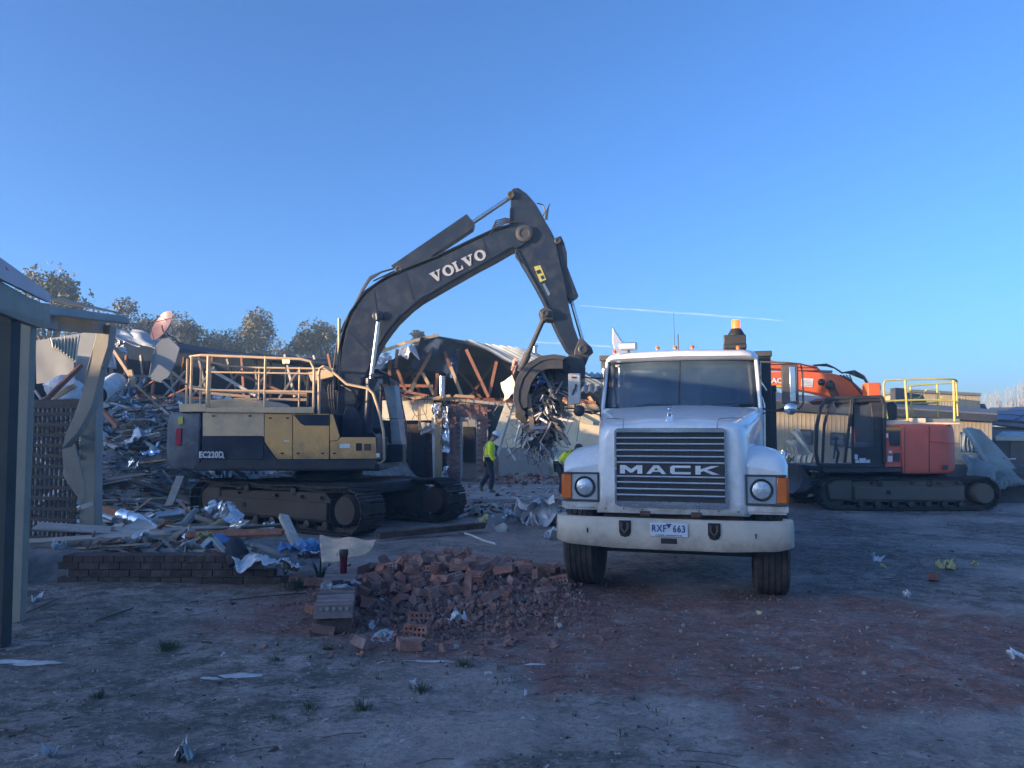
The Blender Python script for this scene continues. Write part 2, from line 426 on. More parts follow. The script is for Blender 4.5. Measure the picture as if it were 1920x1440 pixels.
dk = mth('MULTIPLY', mr(sep.outputs[1], 0, .8), mth('ADD', mr(nz(3.2, 10, .8), .46, .56), mr(nz(9, 6, .8, .8, (.6, 1.5, 1)), .54, .60)))
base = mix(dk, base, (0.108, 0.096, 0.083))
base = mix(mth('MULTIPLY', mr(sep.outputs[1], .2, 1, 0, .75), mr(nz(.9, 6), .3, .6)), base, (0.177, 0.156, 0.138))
rd = mth('MULTIPLY', mr(sep.outputs[0], .05, .75), mr(nz(2.6, 9, .75, .6), .30, .52))
redc = mix(mr(nz(7), .35, .65), (0.351, 0.169, 0.137), (0.169, 0.101, 0.086))
base = mix(rd, base, redc)
base = mix(mr(nz(24, 6, .8, .3), .50, .62, 0, .75), base, mix(.55, base, (.035, .03, .027)))
base = mix(mr(nz(17, 5, .75, .5, (.8, 1.3, 1)), .56, .68, 0, .5), base, (.62, .57, .53))
base = mix(mr(nz(38, 3, .6), .66, .72, 0, .55), base, (0.094, 0.083, 0.073))
base = mix(mr(nz(30, 3, .6, 0, (1, .8, 1)), .70, .76, 0, .6), base, (0.790, 0.749, 0.707))
base = mix(mr(nz(14, 2, .5, 1.), .70, .74, 0, .5), base, (0.800, 0.800, 0.770))
L.new(base, p.inputs['Base Color'])
ht = mth('ADD', mth('MULTIPLY', nz(9, 10, .8), .7), mth('MULTIPLY', nz(70, 4, .7), .3))
b = n.new('ShaderNodeBump'); b.inputs['Strength'].default_value = .9; b.inputs['Distance'].default_value = .05
L.new(ht, b.inputs['Height']); L.new(b.outputs[0], p.inputs['Normal'])

# concrete floor slab in front of the demolished house
def slabz(u, v): return (-1.9 + u * 9.5, 19.0 + v * 6.6, .045 + .02 * fbm(u * 6, v * 6))
mb = MB(); mb.surf(slabz, 30, 20, .09)
m_conc = mat('dusty_concrete', (.36, .35, .33), (.27, .26, .25), 1.2, .85, 0, dirt=(.16, .12, .10), damt=.8, dscale=1.1, bump=.3)
mb.build('concrete_slab', m_conc, kind='structure')

# ------------------------------------------------------------------ trees
def leaf_mat(name, a, b):
    m = mat(name, a, b, 1.5, .75, 0, rvar=.12, hvar=.1)
    return m
m_leaf = leaf_mat('gum_leaves', (.22, .19, .13), (.12, .115, .085))
m_leaf2 = leaf_mat('gum_leaves_grey', (.19, .17, .14), (.11, .105, .09))
m_bark = mat('gum_bark', (.28, .22, .18), (.17, .13, .10), 3, .85)
def tree(X, Y, h, w, label, seed, m=m_leaf, base=.0, n=2600):
    rr = random.Random(seed); root = empty('gum_tree', (X, Y, 0), rr.uniform(0, 6), label=label, cat='tree', group='gum trees behind the ruins')
    t = MB(); t.tube([(0, 0, -.2), (.1, .05, h * .25), (-.1, .1, h * .5), (.1, 0, h * .8)], [h * .03, h * .024, h * .016, h * .006], 8)
    cl = []
    for k in range(13):
        a = rr.uniform(0, 6.28); z = h * rr.uniform(.35, .93); rad = w * .5 * math.sqrt(max(.08, 1 - ((z / h - .55) / .5) ** 2)) * rr.uniform(.35, .85)
        c = V((math.cos(a) * rad, math.sin(a) * rad, z)); cl.append((c, w * rr.uniform(.17, .28)))
        t.tube([(0, 0, z * .55), c * .55 + V((0, 0, z * .3)), c], [h * .011, h * .007, h * .003], 5)
    t.build('trunk', m_bark, root)
    c = MB(); n = int(n * 3.6); cl.append((V((0, 0, h * .9)), w * .17))
    vs = []; fs = []
    for i in range(n):
        cc, r = cl[rr.randrange(len(cl))]
        d = V((rr.gauss(0, 1), rr.gauss(0, 1), rr.gauss(0, .8))); d = d.normalized() * r * rr.uniform(.2, 1.15) ** .6
        q = cc + d
        if noise.noise(q * .9) > .34 or noise.noise(q * 2.3) > .42: continue
        s_ = rr.uniform(.06, .17) * (h / 11) ** .5
        M = Euler((rr.uniform(-1.2, 1.2), rr.uniform(-1.2, 1.2), rr.uniform(0, 6.3))).to_matrix()
        b = len(vs)
        for e in ((-.9, 0, 0), (0, -.5, .1), (.9, 0, -.1), (.1, .5, 0)): vs.append(q + M @ V(e) * s_)
        fs.append((b, b + 1, b + 2, b + 3))
    c.add(vs, fs); o = c.build('crown', m, root, ang=0)
    return root
def tr(px, ytop, Y, wpx, *a, **k):
    P = at(px, ytop, Y); return tree(P.x, Y, P.z, wpx / F * Y, *a, **k)
tr(98, 500, 42, 155, 'tall gum tree rising behind the carport roof at far left', 1)
tr(30, 545, 50, 120, 'gum tree mostly hidden by the carport fascia', 12, m=m_leaf2)
tr(236, 548, 48, 135, 'thin crowned gum tree just left of the satellite dish', 2, m=m_leaf2)
tr(290, 590, 56, 100, 'low gum tree directly behind the satellite dish', 13)
tr(354, 594, 52, 115, 'round gum tree just right of the satellite dish', 3, m=m_leaf2, n=3200)
tr(412, 618, 60, 115, 'small gum tree in the dip between two taller ones', 4)
tr(482, 586, 54, 130, 'broad brown gum tree above the yellow guard rail', 5, n=3800)
tr(540, 640, 66, 90, 'low distant gum tree in the gap behind the amber light', 14, m=m_leaf2)
tr(604, 598, 54, 120, 'brown gum tree touching the black excavator boom', 6, n=3600)
tr(655, 650, 60, 90, 'gum tree half hidden behind the black boom', 15, m=m_leaf2)
tr(790, 612, 50, 60, 'treetop peeping over the ridge of the broken roof', 7)
tr(1456, 731, 95, 50, 'small far tree under the orange boom', 8, m=m_leaf2, n=1400)
tr(1530, 738, 100, 60, 'small far tree left of the orange excavator cab', 16, m=m_leaf2, n=1000)
for k, (x, y0, Y) in enumerate(((20, 640, 46), (135, 620, 58), (190, 615, 60), (440, 655, 70), (575, 660, 70), (320, 650, 64))):
    tr(x, y0, Y, 150, 'dark low gum tree filling the back of the tree line', 30 + k, m=m_leaf2, n=2400)

# bare winter poplars at the far right
m_twig = mat('bare_twigs', (.30, .27, .25), (.22, .2, .19), 3, .9)
for k, px in enumerate((1846, 1857, 1868, 1876, 1888, 1896, 1904, 1911, 1917, 1926, 1934)):
    rr = random.Random(k + 50); Y = 78 + rr.uniform(-4, 4); P = at(px, 742 - 3.1 * k + rr.uniform(-5, 5), Y); h = P.z
    root = empty('poplar', (P.x, Y, 0), 0, label='bare upright poplar in the row beyond the solar roof', cat='tree', group='bare poplars at the right')
    t = MB(); t.tube([(0, 0, -.2), (.05, 0, h * .5), (0, .05, h)], [.11, .07, .01], 5); t.build('trunk', m_twig, root)
    t = MB()
    for q in range(70):
        z = h * rr.uniform(.12, .95); a = rr.uniform(0, 6.28); l = h * .22 * (1.15 - z / h) + .3; r_ = l * rr.uniform(.15, .32)
        x0 = V((0, 0, z)); x1 = V((math.cos(a) * r_, math.sin(a) * r_, z + l)); t.tube([x0, x0.lerp(x1, .5) + V((math.cos(a) * .1, math.sin(a) * .1, -.1)), x1], [.025, .016, .006], 3)
    t.build('twigs', m_twig, root)

# thin vapour trail, a long soft ribbon of ice cloud high above
m = bpy.data.materials.new('vapour'); m.use_nodes = True; t = m.node_tree; n = t.nodes; L = t.links
p = n['Principled BSDF']; p.inputs['Base Color'].default_value = (.9, .9, .92, 1); p.inputs['Roughness'].default_value = 1
tcx = n.new('ShaderNodeTexCoord'); nn = n.new('ShaderNodeTexNoise'); nn.inputs['Scale'].default_value = .03; L.new(tcx.outputs['Object'], nn.inputs['Vector'])
a_ = n.new('ShaderNodeMapRange'); L.new(nn.outputs['Fac'], a_.inputs[0]); a_.inputs[1].default_value = .3; a_.inputs[2].default_value = .8; a_.inputs[3].default_value = .02; a_.inputs[4].default_value = .2
L.new(a_.outputs[0], p.inputs['Alpha'])
for (x0, y0, x1, y1, r, lab) in ((1085, 573, 1468, 601, 2.6, 'long thin white vapour trail above the white truck'), (985, 640, 1180, 652, 2.6, 'faint short vapour trail beside the black arm')):
    A = at(x0, y0, 1500); B = at(x1, y1, 1500); N = 24; c = MB()
    c.tube([A.lerp(B, k / N) + V((0, 0, math.sin(k) * .4)) for k in range(N + 1)], [r * math.sin(math.pi * (k + .5) / (N + 1)) ** .5 * (.6 + .5 * rnd.random()) for k in range(N + 1)], 8)
    mid = (A + B) / 2; c.xf(Matrix.Translation(-mid)); c.build('vapour_trail', m, loc=mid, label=lab, cat='cloud')
# ------------------------------------------------------------------ the white tipper truck
TRK = empty('tipper_truck', (1.885, 8.73, -.03), -R(16), label='white bonneted tipper truck facing the viewer with wide slatted grille', cat='truck')
_iM = (Matrix.Translation(TRK.location) @ Matrix.Rotation(-R(16), 4, 'Z')).inverted()
def TL(px, py, Y): return _iM @ at(px, py, Y)
def mir(poly): return [V((-p[0], p[1], p[2])) for p in poly]
# hood: tapering, crowned, one lofted skin
def hring(y, wb, ws, zs, zt, zb=.90):
    h = [(wb, zb), (wb, 1.25), (wb * .5 + ws * .5 + .005, (1.25 + zs) / 2), (ws, zs - .08), (ws - .015, zs), (ws - .07, zs + .055), (ws - .22, zt - .035), (ws * .35, zt - .006), (0, zt)]
    r = [V((x, y, z)) for x, z in h] + [V((-x, y, z)) for x, z in reversed(h[:-1])]
    return r
mb = MB()
mb.loft([hring(-.665, .70, .67, 1.78, 1.865, .93), hring(-.655, .745, .715, 1.79, 1.885, .91), hring(-.61, .80, .76, 1.80, 1.905), hring(-.4, .84, .81, 1.83, 1.95), hring(.1, .86, .89, 1.90, 2.03),
         hring(.6, .90, .97, 1.97, 2.10), hring(1.12, .96, 1.03, 2.04, 2.145)])
hood = mb.build('hood', m_white, TRK, ang=50)
# seam lines that run back from the grille top corners
for s in (-1, 1):
    q = MB(); q.tube([(s * .50, -.668, 1.835), (s * .50, -.64, 1.885), (s * .52, -.5, 1.936), (s * .62, -.3, 1.948), (s * .80, .05, 1.952)], .0035, 5); q.build('seam', m_black, hood)
for s in (-1, 1):
    q = MB(); q.box((s * .955, .75, 1.12), (.02, .05, .16)); q.build('hood_latch', m_black, hood, bevel=.004)
    for k in range(3): q = MB(); q.cyl((s * (.30 + .2 * k), -.664, .955), (s * (.30 + .2 * k), -.672, .955), .009, n=8); q.build('bolt', m_steel, hood)
# side marking plate on the image right flank
q = MB(); q.box((.815, .42, 1.66), (.012, .26, .075), (0, 0, -.12)); q.build('side_badge', m_alu, hood)
q = MB(); q.box((.87, .78, 1.66), (.012, .18, .26), (0, 0, -.12)); q.build('air_vent', m_black, hood)
# fenders
for s in (-1, 1):
    rings = []
    prof = [(-.60, .93, 1.33, 1.36), (-.61, .93, 1.36, 1.41), (-.57, .93, 1.41, 1.475), (-.42, 1.06, 1.49, 1.58), (-.15, 1.10, 1.54, 1.64), (.2, 1.10, 1.53, 1.64), (.5, 1.0, 1.40, 1.52), (.68, .75, 1.20, 1.27)]
    for y, zb, z1, z2 in prof:
        o = 1.215 - max(0, (-y - .45)) * .25; i_ = .66
        zb2 = zb if y < -.5 else z1 - .13
        pts = [(i_, y, zb2), (o, y, zb2), (o, y, z1 - .05), (o - .025, y, z1 + .0), (o - .10, y, z1 * .4 + z2 * .6), (o - .24, y, z2 + .0), (i_, y, z2 + .05)]
        rings.append([V((s * x, yy, z)) for x, yy, z in pts])
    mb = MB(); mb.loft(rings); fen = mb.build('fender', m_white, TRK, bevel=.012, ang=45)
    # lamp recess
    q = MB(); q.prism([(s * .79, -.625, 1.045), (s * 1.075, -.62, 1.045), (s * 1.075, -.62, 1.325), (s * .79, -.625, 1.325)], (0, -.006, 0))
    q.build('lamp_panel', m_alu, fen)
    q = MB(); f = [(.775, 1.345), (1.185, 1.345), (1.185, 1.325), (.795, 1.325), (.795, 1.045), (1.185, 1.045), (1.185, 1.025), (.775, 1.025)]
    q.prism([(s * x, -.61, z) for x, z in f], (0, -.04, 0)); q.build('lamp_bezel', m_steel, fen, bevel=.004)
    hl = MB(); c = V((s * .935, -.628, 1.185)); hl.lathe([(.118, .0), (.118, .02), (.108, .028), (.098, .02), (.098, .0)], c, (0, -1, 0), 28)
    ho = hl.build('headlight', m_black, TRK)
    q = MB(); q.lathe([(.097, .006), (.09, .02), (.06, .032), (.0, .038)], c, (0, -1, 0), 28); q.build('lens', mat('lamp_glass', (.42, .46, .5), (.62, .66, .7), 22, .12, .4, coat=.8, bump=.4, bscale=45), ho)
    q = MB(); q.prism([(s * 1.09, -.612, 1.05), (s * 1.185, -.60, 1.05), (s * 1.185, -.60, 1.32), (s * 1.09, -.612, 1.32)], (0, -.022, 0))
    q.build('indicator', m_amber, TRK, bevel=.006)
    q = MB(); q.box((s * 1.196, -.53, 1.185), (.022, .13, .27)); q.build('indicator_side', m_amber, TRK, bevel=.005)
    q = MB(); q.prism([(s * .78, -.56, .95), (s * 1.2, -.56, .95), (s * 1.2, -.56, 1.02), (s * .78, -.56, 1.02)], (0, -.055, 0)); q.build('fender_lip', m_white, TRK, bevel=.008)
# grille
GX = .592; GZ0, GZ1 = .985, 1.835
gf_ = MB()
def rr_frame(hw, z0, z1, r, n=5):
    pts = []
    for cx, cz, a0 in ((hw - r, z1 - r, 0), (-hw + r, z1 - r, 90), (-hw + r, z0 + r, 180), (hw - r, z0 + r, 270)):
        for k in range(n + 1):
            a = R(a0 + 90 * k / n); pts.append(V((cx + r * math.cos(a), -.672, cz + r * math.sin(a))))
    return pts
a_, b_ = rr_frame(GX, GZ0, GZ1, .05), rr_frame(GX - .022, GZ0 + .022, GZ1 - .022, .035)
gf_.loft([a_, [p + V((0, -.035, 0)) for p in a_], [p + V((0, -.035, 0)) for p in b_], b_], cap=False, wrap=True)
grl = gf_.build('grille', m_chrome, TRK)
q = MB(); q.prism([p + V((0, .002, 0)) for p in rr_frame(GX - .015, GZ0 + .015, GZ1 - .015, .04)], (0, -.006, 0)); q.build('grille_mesh', m_black, grl)
for k in range(9):
    q = MB(); q.box((-.48 + .12 * k, -.679, (GZ0 + GZ1) / 2), (.005, .004, GZ1 - GZ0 - .06)); q.build('grille_rib', m_steel, grl)
gh = GZ1 - GZ0
sl = None
m_slat = mat('bright_slat', (.62, .64, .66), (.5, .52, .54), 8, .35, .3)
for fy in (370, 423, 480, 535, 590, 715, 768, 825, 880):
    z = GZ1 - (fy - 280) / 705 * gh
    if sl is None:
        q = MB(); q.box((0, -.7, 0), (2 * GX - .05, .014, .014), (R(-35), 0, 0)); sl = q.build('slat', m_slat, grl, loc=(0, 0, z))
    else: inst(sl, grl, (0, 0, z))
for fy in (304, 950):
    z = GZ1 - (fy - 280) / 705 * gh; q = MB(); q.box((0, -.697, z), (2 * GX - .05, .03, .036)); q.build('trim_bar', m_chrome, grl)
q = MB(); zc = GZ1 - (652 - 280) / 705 * gh; q.box((0, -.688, zc), (2 * GX - .05, .012, .118)); q.build('name_band', m_black, grl)
LET = {'M': [[(0, 0), (0, 1), (.24, 1), (.5, .52), (.76, 1), (1, 1), (1, 0), (.78, 0), (.78, .58), (.56, .12), (.44, .12), (.22, .58), (.22, 0)]],
       'A': [[(0, 0), (.36, 1), (.64, 1), (.5, .72), (.38, .42), (.62, .42), (.68, .24), (.32, .24), (.22, 0)], [(.5, .72), (.64, 1), (1, 0), (.78, 0), (.62, .42)]],
       'C': [[(0, .16), (0, .84), (.12, 1), (1, 1), (1, .74), (.22, .74), (.22, .26), (1, .26), (1, 0), (.12, 0)]],
       'K': [[(0, 0), (0, 1), (.22, 1), (.22, .6), (.66, 1), (1, 1), (.48, .54), (1, 0), (.7, 0), (.34, .4), (.22, .3), (.22, 0)]]}
fx = lambda v: -GX + (v - 135) / 945 * 2 * GX
for ch, x0, x1 in (('M', 183, 375), ('A', 410, 578), ('C', 612, 782), ('K', 822, 1018)):
    q = MB()
    for po in LET[ch]:
        q.prism([(fx(x0) + u * (fx(x1) - fx(x0)), -.694, zc - .0455 + v * .091) for u, v in po], (0, -.012, 0))
    q.build('letter', m_lampw, grl, ang=0)
# hood ornament: small crouching dog on a plinth
q = MB(); q.prism([(-.045, -.6, 1.90), (.045, -.6, 1.90), (.03, -.585, 1.965), (-.03, -.585, 1.965)], (0, .09, 0)); orn = q.build('hood_ornament', m_chrome, TRK, bevel=.004)
q = MB(); q.ball((0, -.56, 2.0), .032, sc=(.8, 1.1, 1)); q.ball((0, -.50, 1.99), .034, sc=(.9, 1.3, .9)); q.ball((0, -.585, 2.04), .025, sc=(1, .9, .9))
q.ball((-.02, -.58, 2.062), .009, 6, 4); q.ball((.02, -.58, 2.062), .009, 6, 4)
for s in (-1, 1): q.cyl((s * .022, -.565, 1.96), (s * .02, -.56, 2.0), .009, n=6)
q.build('dog_figure', m_chrome, orn)
# bumper
pl = [(-1.235, -.55), (-1.235, -.70), (-1.20, -.80), (-1.08, -.865), (-.6, -.905), (0, -.915), (.6, -.905), (1.08, -.865), (1.20, -.80), (1.235, -.70), (1.235, -.55)]
inn = [(x * .93, y + .09) for x, y in reversed(pl)]
zlo = lambda x: .565 + .05 * sst(.95, 1.23, abs(x))
ring0 = [V((x, y, zlo(x))) for x, y in pl + inn]; ring1 = [V((x * 1.004, y - .012, .62)) for x, y in pl] + [V((x, y, .62)) for x, y in inn]
ring2 = [V((x * 1.004, y - .012, .83)) for x, y in pl] + [V((x, y, .83)) for x, y in inn]; ring3 = [V((x, y + .02, .88)) for x, y in pl] + [V((x, y, .88)) for x, y in inn]
mb = MB(); mb.loft([ring0, ring1, ring2, ring3]); bmp = mb.build('bumper', m_bumper, TRK, bevel=.012)
for s in (-1, 1):
    u = [(-.062, .86), (-.062, .74), (-.045, .70), (0, .685), (.045, .70), (.062, .74), (.062, .86)]
    q = MB(); q.prism([(s * .455 + x, -.918, z) for x, z in u], (0, -.014, 0)); q.build('tow_shade_plate', m_dark, bmp, bevel=.004)  # dark plate proud of the bumper stands for the recess shade
    q = MB(); q.tube([(s * .455 - .032, -.936, .84), (s * .455 - .034, -.95, .775), (s * .455, -.955, .735), (s * .455 + .034, -.95, .775), (s * .455 + .032, -.936, .84)], .014, 8); q.build('tow_hook', m_rust, bmp)
    q = MB(); q.box((s * .86, -.905, .74), (.012, .01, .05)); q.build('bolt_slot', m_dark, bmp)
# number plate
q = MB(); q.box((0, -.942, .778), (.385, .008, .140)); plate = q.build('number_plate', mat('plate_white', (.66, .70, .74), (.6, .64, .68), 8, .35), TRK, bevel=.003)
m_pblue = mat('plate_blue', (.03, .06, .22), None, 5, .4)
for s_, x in (('RXF', -.10), ('663', .105)):
    tm = text_mb(s_, .098, .002, .002, .82, 1.12); tm.xf(Matrix.Translation((x, -.949, .788)) @ FACE); tm.build('plate_lettering', m_pblue, plate, ang=0)
q = MB(); q.prism([(-.03, -.947, .842), (.032, -.947, .842), (0, -.947, .79)], (0, -.003, 0)); q.build('plate_emblem', m_pblue, plate)
tm = text_mb('VICTORIA - THE PLACE TO BE', .019, .001, .0004, .98, 1.1); tm.xf(Matrix.Translation((0, -.949, .722)) @ FACE); tm.build('plate_slogan', m_pblue, plate, ang=0)
q = MB(); q.box((0, -.925, .66), (.165, .012, .055)); q.build('bumper_slot', m_dark, TRK, bevel=.004)
q = MB(); q.box((0, 2.2, .66), (1.1, 2.6, .5)); q.box((0, .7, .6), (.6, .5, .45)); q.build('underbody_block', m_dark, TRK, bevel=.03)  # dark block added to blacken the view under the truck
for s in (-1, 1):
    q = MB(); q.box((s * 1.0, .78, .66), (.5, .02, .62)); q.build('shade_flap', m_black, TRK); q = MB(); q.box((s * .95, 4.2, .62), (.6, .03, .7)); q.build('shade_flap', m_black, TRK)  # flaps added to stop light coming through under the truck
# chassis behind the bumper
q = MB(); q.box((0, -.45, .86), (1.5, .1, .09)); cm = q.build('crossmember', m_rust, TRK)
for s in (-1, 1):
    q = MB(); q.box((s * .27, -.62, .91), (.11, .12, .06)); q.cyl((s * .27 - .045, -.66, .9), (s * .27 + .045, -.66, .9), .028); q.build('hinge', m_rust, TRK, bevel=.005)
    q = MB(); q.beam((s * .43, -.6, .72), (s * .43, 7.6, .95), .09, .26); q.build('chassis_rail', m_steel, TRK)
    q = MB(); q.box((s * .43, .0, .62), (.1, 1.3, .07)); q.build('leaf_spring', m_steel, TRK)
q = MB(); q.box((0, 0, .48), (1.7, .16, .16)); q.box((0, .3, .62), (.7, .9, .4)); q.build('front_axle', m_steel, TRK, bevel=.01)
q = MB(); q.box((0, -.1, 1.15), (1.3, .7, .5)); q.build('radiator', m_black, TRK)
# wheels
tyre_prof = [(.27, -.15), (.36, -.185), (.47, -.185), (.508, -.165)]
for k in range(5):
    x = -.15 + k * .062; tyre_prof += [(.522, x), (.525, x + .046), (.512, x + .049), (.512, x + .058)]
tyre_prof += [(.522, .152), (.508, .165), (.47, .185), (.36, .185), (.27, .15)]
def wheel(x, y, dual=False, nm='wheel'):
    t = MB()
    for o in ((-.19, .19) if dual else (0,)): t.lathe(tyre_prof, (x + o, y, .525), (1, 0, 0), 40)
    w = t.build(nm, m_rubber, TRK, ang=28)
    q = MB()
    for o in ((-.19, .19) if dual else (0,)): q.lathe([(.28, -.13), (.28, .13), (.25, .14), (.2, .09), (.12, .11), (.1, .17), (.0, .17)], (x + o, y, .525), (math.copysign(1, x), 0, 0), 24)
    q.build('rim', m_alu, w); return w
wheel(-1.035, 0); wheel(1.035, 0)
for yy in (5.0, 6.3):
    for s in (-1, 1): wheel(s * .92, yy, True, 'rear_wheel')
# cab
cabm = MB()
cabm.box((0, 1.68, 1.55), (2.06, 1.02, 1.1))
for s in (-1, 1):
    cabm.beam((s * 1.02, 1.2, 2.08), (s * .985, 1.44, 2.78), .05, .07, (0, 1, 0)); cabm.box((s * 1.0, 2.12, 2.4), (.06, .13, .8))
cabm.box((0, 2.17, 2.4), (1.94, .04, .8)); cabm.box((0, 1.16, 2.06), (1.98, .1, .10))
cab = cabm.build('cab', m_white, TRK, bevel=.02)
rr_ = []
for y, hw, z0, z1 in ((1.16, .93, 2.765, 2.80), (1.19, .97, 2.755, 2.85), (1.27, 1.0, 2.75, 2.885), (1.45, 1.02, 2.75, 2.915), (1.9, 1.02, 2.75, 2.925), (2.22, 1.0, 2.75, 2.88)):
    h = [(hw, z0), (hw + .005, z0 + (z1 - z0) * .35), (hw - .05, z1 - (z1 - z0) * .25), (hw - .18, z1 - .01), (0, z1)]
    yb = lambda x: y + .16 * (abs(x) / 1.03) ** 3 if y < 1.5 else y
    rr_.append([V((x, yb(x), z)) for x, z in h] + [V((-x, yb(x), z)) for x, z in reversed(h[:-1])])
mb = MB(); mb.loft(rr_); roof = mb.build('cab_roof', m_white, TRK, ang=50)
m_wind = mat('windscreen_glass', (.03, .055, .09), (.06, .10, .15), 1.2, .06, 0, dirt=(.26, .32, .38), damt=.22, dscale=2.2, alpha=.7, spec=.7, coat=.7)
def ws(u, v):
    x = (-1 + 2 * u) * (1.0 - .035 * v); z = 2.105 + .655 * v
    return (x, 1.10 + .26 * v + .20 * abs(x) ** 3, z)
mb = MB(); mb.surf(ws, 16, 5, .008); wsc = mb.build('windscreen', m_wind, TRK, ang=60)
q = MB(); bd = [ws(u / 16, 0) for u in range(17)] + [ws(1, v / 4) for v in range(1, 5)] + [ws(u / 16, 1) for u in range(15, -1, -1)] + [ws(0, v / 4) for v in range(3, 0, -1)]
q.tube([V(p) + V((0, -.004, 0)) for p in bd], .016, 6, closed=True); q.build('rubber_seal', m_black, wsc)
q = MB(); q.beam(V(ws(.5, 0)) + V((0, -.006, 0)), V(ws(.5, 1)) + V((0, -.006, 0)), .018, .01, (0, 1, 0)); q.build('centre_bar', m_black, wsc)
q = MB(); a = V(ws(.055, .93)); q.box(a + V((.02, -.016, 0)), (.08, .003, .03), (R(20), 0, .2)); q.build('permit_sticker', m_lampw, wsc)
for s, u0 in ((-1, .18), (1, .66)):
    q = MB(); b0 = V(ws(u0 + .12, -.02)) + V((0, -.03, 0)); b1 = V(ws(u0 + .33 if s > 0 else u0 + .26, .085)) + V((0, -.03, 0)); b2 = V(ws(u0 - .02, .01)) + V((0, -.03, 0))
    q.tube([b0, (b0 + b1) / 2 + V((0, -.01, .01)), b1], .006, 5); q.tube([b2, (b2 + b1) / 2 + V((0, -.005, .03)), b1 + V((.08, 0, -.02))], .005, 5); q.build('wiper', m_black, TRK)
for s in (-1, 1):
    q = MB(); q.box((s * 1.037, 1.62, 2.42), (.01, .72, .55)); q.build('side_window', m_wind, TRK)
    q = MB(); q.box((s * 1.036, 1.62, 1.6), (.012, .86, 1.04)); dr = q.build('door', m_white, TRK, bevel=.01)
    q = MB(); q.box((s * 1.055, 1.95, 1.95), (.02, .14, .04)); q.build('handle', m_black, dr)
# cab interior
q = MB(); q.box((0, 1.35, 2.07), (1.9, .3, .12)); q.build('dashboard', m_dark, TRK, bevel=.02)
for s in (-1, 1):
    q = MB(); q.box((s * .5, 1.95, 2.25), (.5, .14, .8)); q.box((s * .5, 1.7, 1.98), (.5, .5, .14)); q.build('seat', m_navy, TRK, bevel=.04)
q = MB(); q.tube([(.5 + .2 * math.cos(a * .42), 1.5 + .06 * math.sin(a * .42), 2.22 + .17 * math.sin(a * .42)) for a in range(15)], .014, 6, closed=True); q.build('steering_wheel', m_black, TRK)
# roof gear
q = MB(); q.lathe([(.028, 0), (.028, .03), (.02, .045), (0, .05)], (0, 0, 0), (0, 0, 1), 12)
cl_ = None
for px, py in ((1152, 658), (1233, 652), (1266, 651), (1298, 650), (1384, 652)):
    p = TL(px, py, 9.9 - (px - 1266) * .0022); p.z = 2.895 - (.03 if px in (1152, 1384) else 0)
    if cl_ is None: cl_ = q.build('clearance_light', m_amber, TRK, loc=p)
    else: inst(cl_, TRK, p)
p = TL(1378, 650, 9.85)
q = MB(); q.box((p.x, p.y + .1, 2.93), (.3, .2, .06)); q.box((p.x, p.y + .1, 3.02), (.285, .2, .13)); q.lathe([(.12, 0), (.085, .06), (.062, .10)], (p.x + .02, p.y + .1, 3.08), n=20)
bc = q.build('beacon', m_black, TRK, bevel=.014)
q = MB(); q.lathe([(.06, 0), (.058, .09), (.05, .115), (.0, .12)], (p.x + .02, p.y + .1, 3.178), n=20)
q.build('beacon_dome', mat('beacon_orange', (.85, .16, .02), (.7, .12, .02), 6, .12, coat=.8, emit=(1, .22, .03), es=.35), bc)
p = TL(1178, 648, 10.2); q = MB(); q.box((p.x, p.y, 2.965), (.24, .12, .10)); wl = q.build('work_light', m_alu, TRK, bevel=.01)
q = MB(); q.box((p.x, p.y - .063, 2.965), (.2, .01, .07)); q.build('lens', mat('clear_lens', (.6, .62, .65), None, 9, .15, coat=.6), wl)
q = MB(); q.cyl((p.x, p.y, 2.88), (p.x, p.y, 2.93), .02, n=8); q.build('bracket', m_black, wl)
p = TL(1164, 660, 11.0)
q = MB(); q.tube([(p.x, p.y, 1.2), (p.x, p.y, 2.94)], .06, 14); q.build('exhaust_stack', m_chrome, TRK)
q = MB(); a = V((p.x - .02, p.y, 2.93)); q.prism([a + V((-.05, -.07, 0)), a + V((.15, -.07, 0)), a + V((.13, -.07, .10)), a + V((.02, -.07, .24)), a + V((-.09, -.07, .42)), a + V((-.10, -.07, .2))], (0, .12, 0)); q.build('stack_deflector', m_alu, TRK, bevel=.01)
p = TL(1268, 650, 10.4)
q = MB(); q.cyl((p.x - .02, p.y, 2.9), (p.x - .03, p.y, 3.47), .005, .003, 6); q.build('antenna', m_steel, TRK)
q = MB(); q.cyl((p.x + .03, p.y, 2.9), (p.x + .025, p.y, 3.16), .008, n=6); q.build('antenna', m_black, TRK)
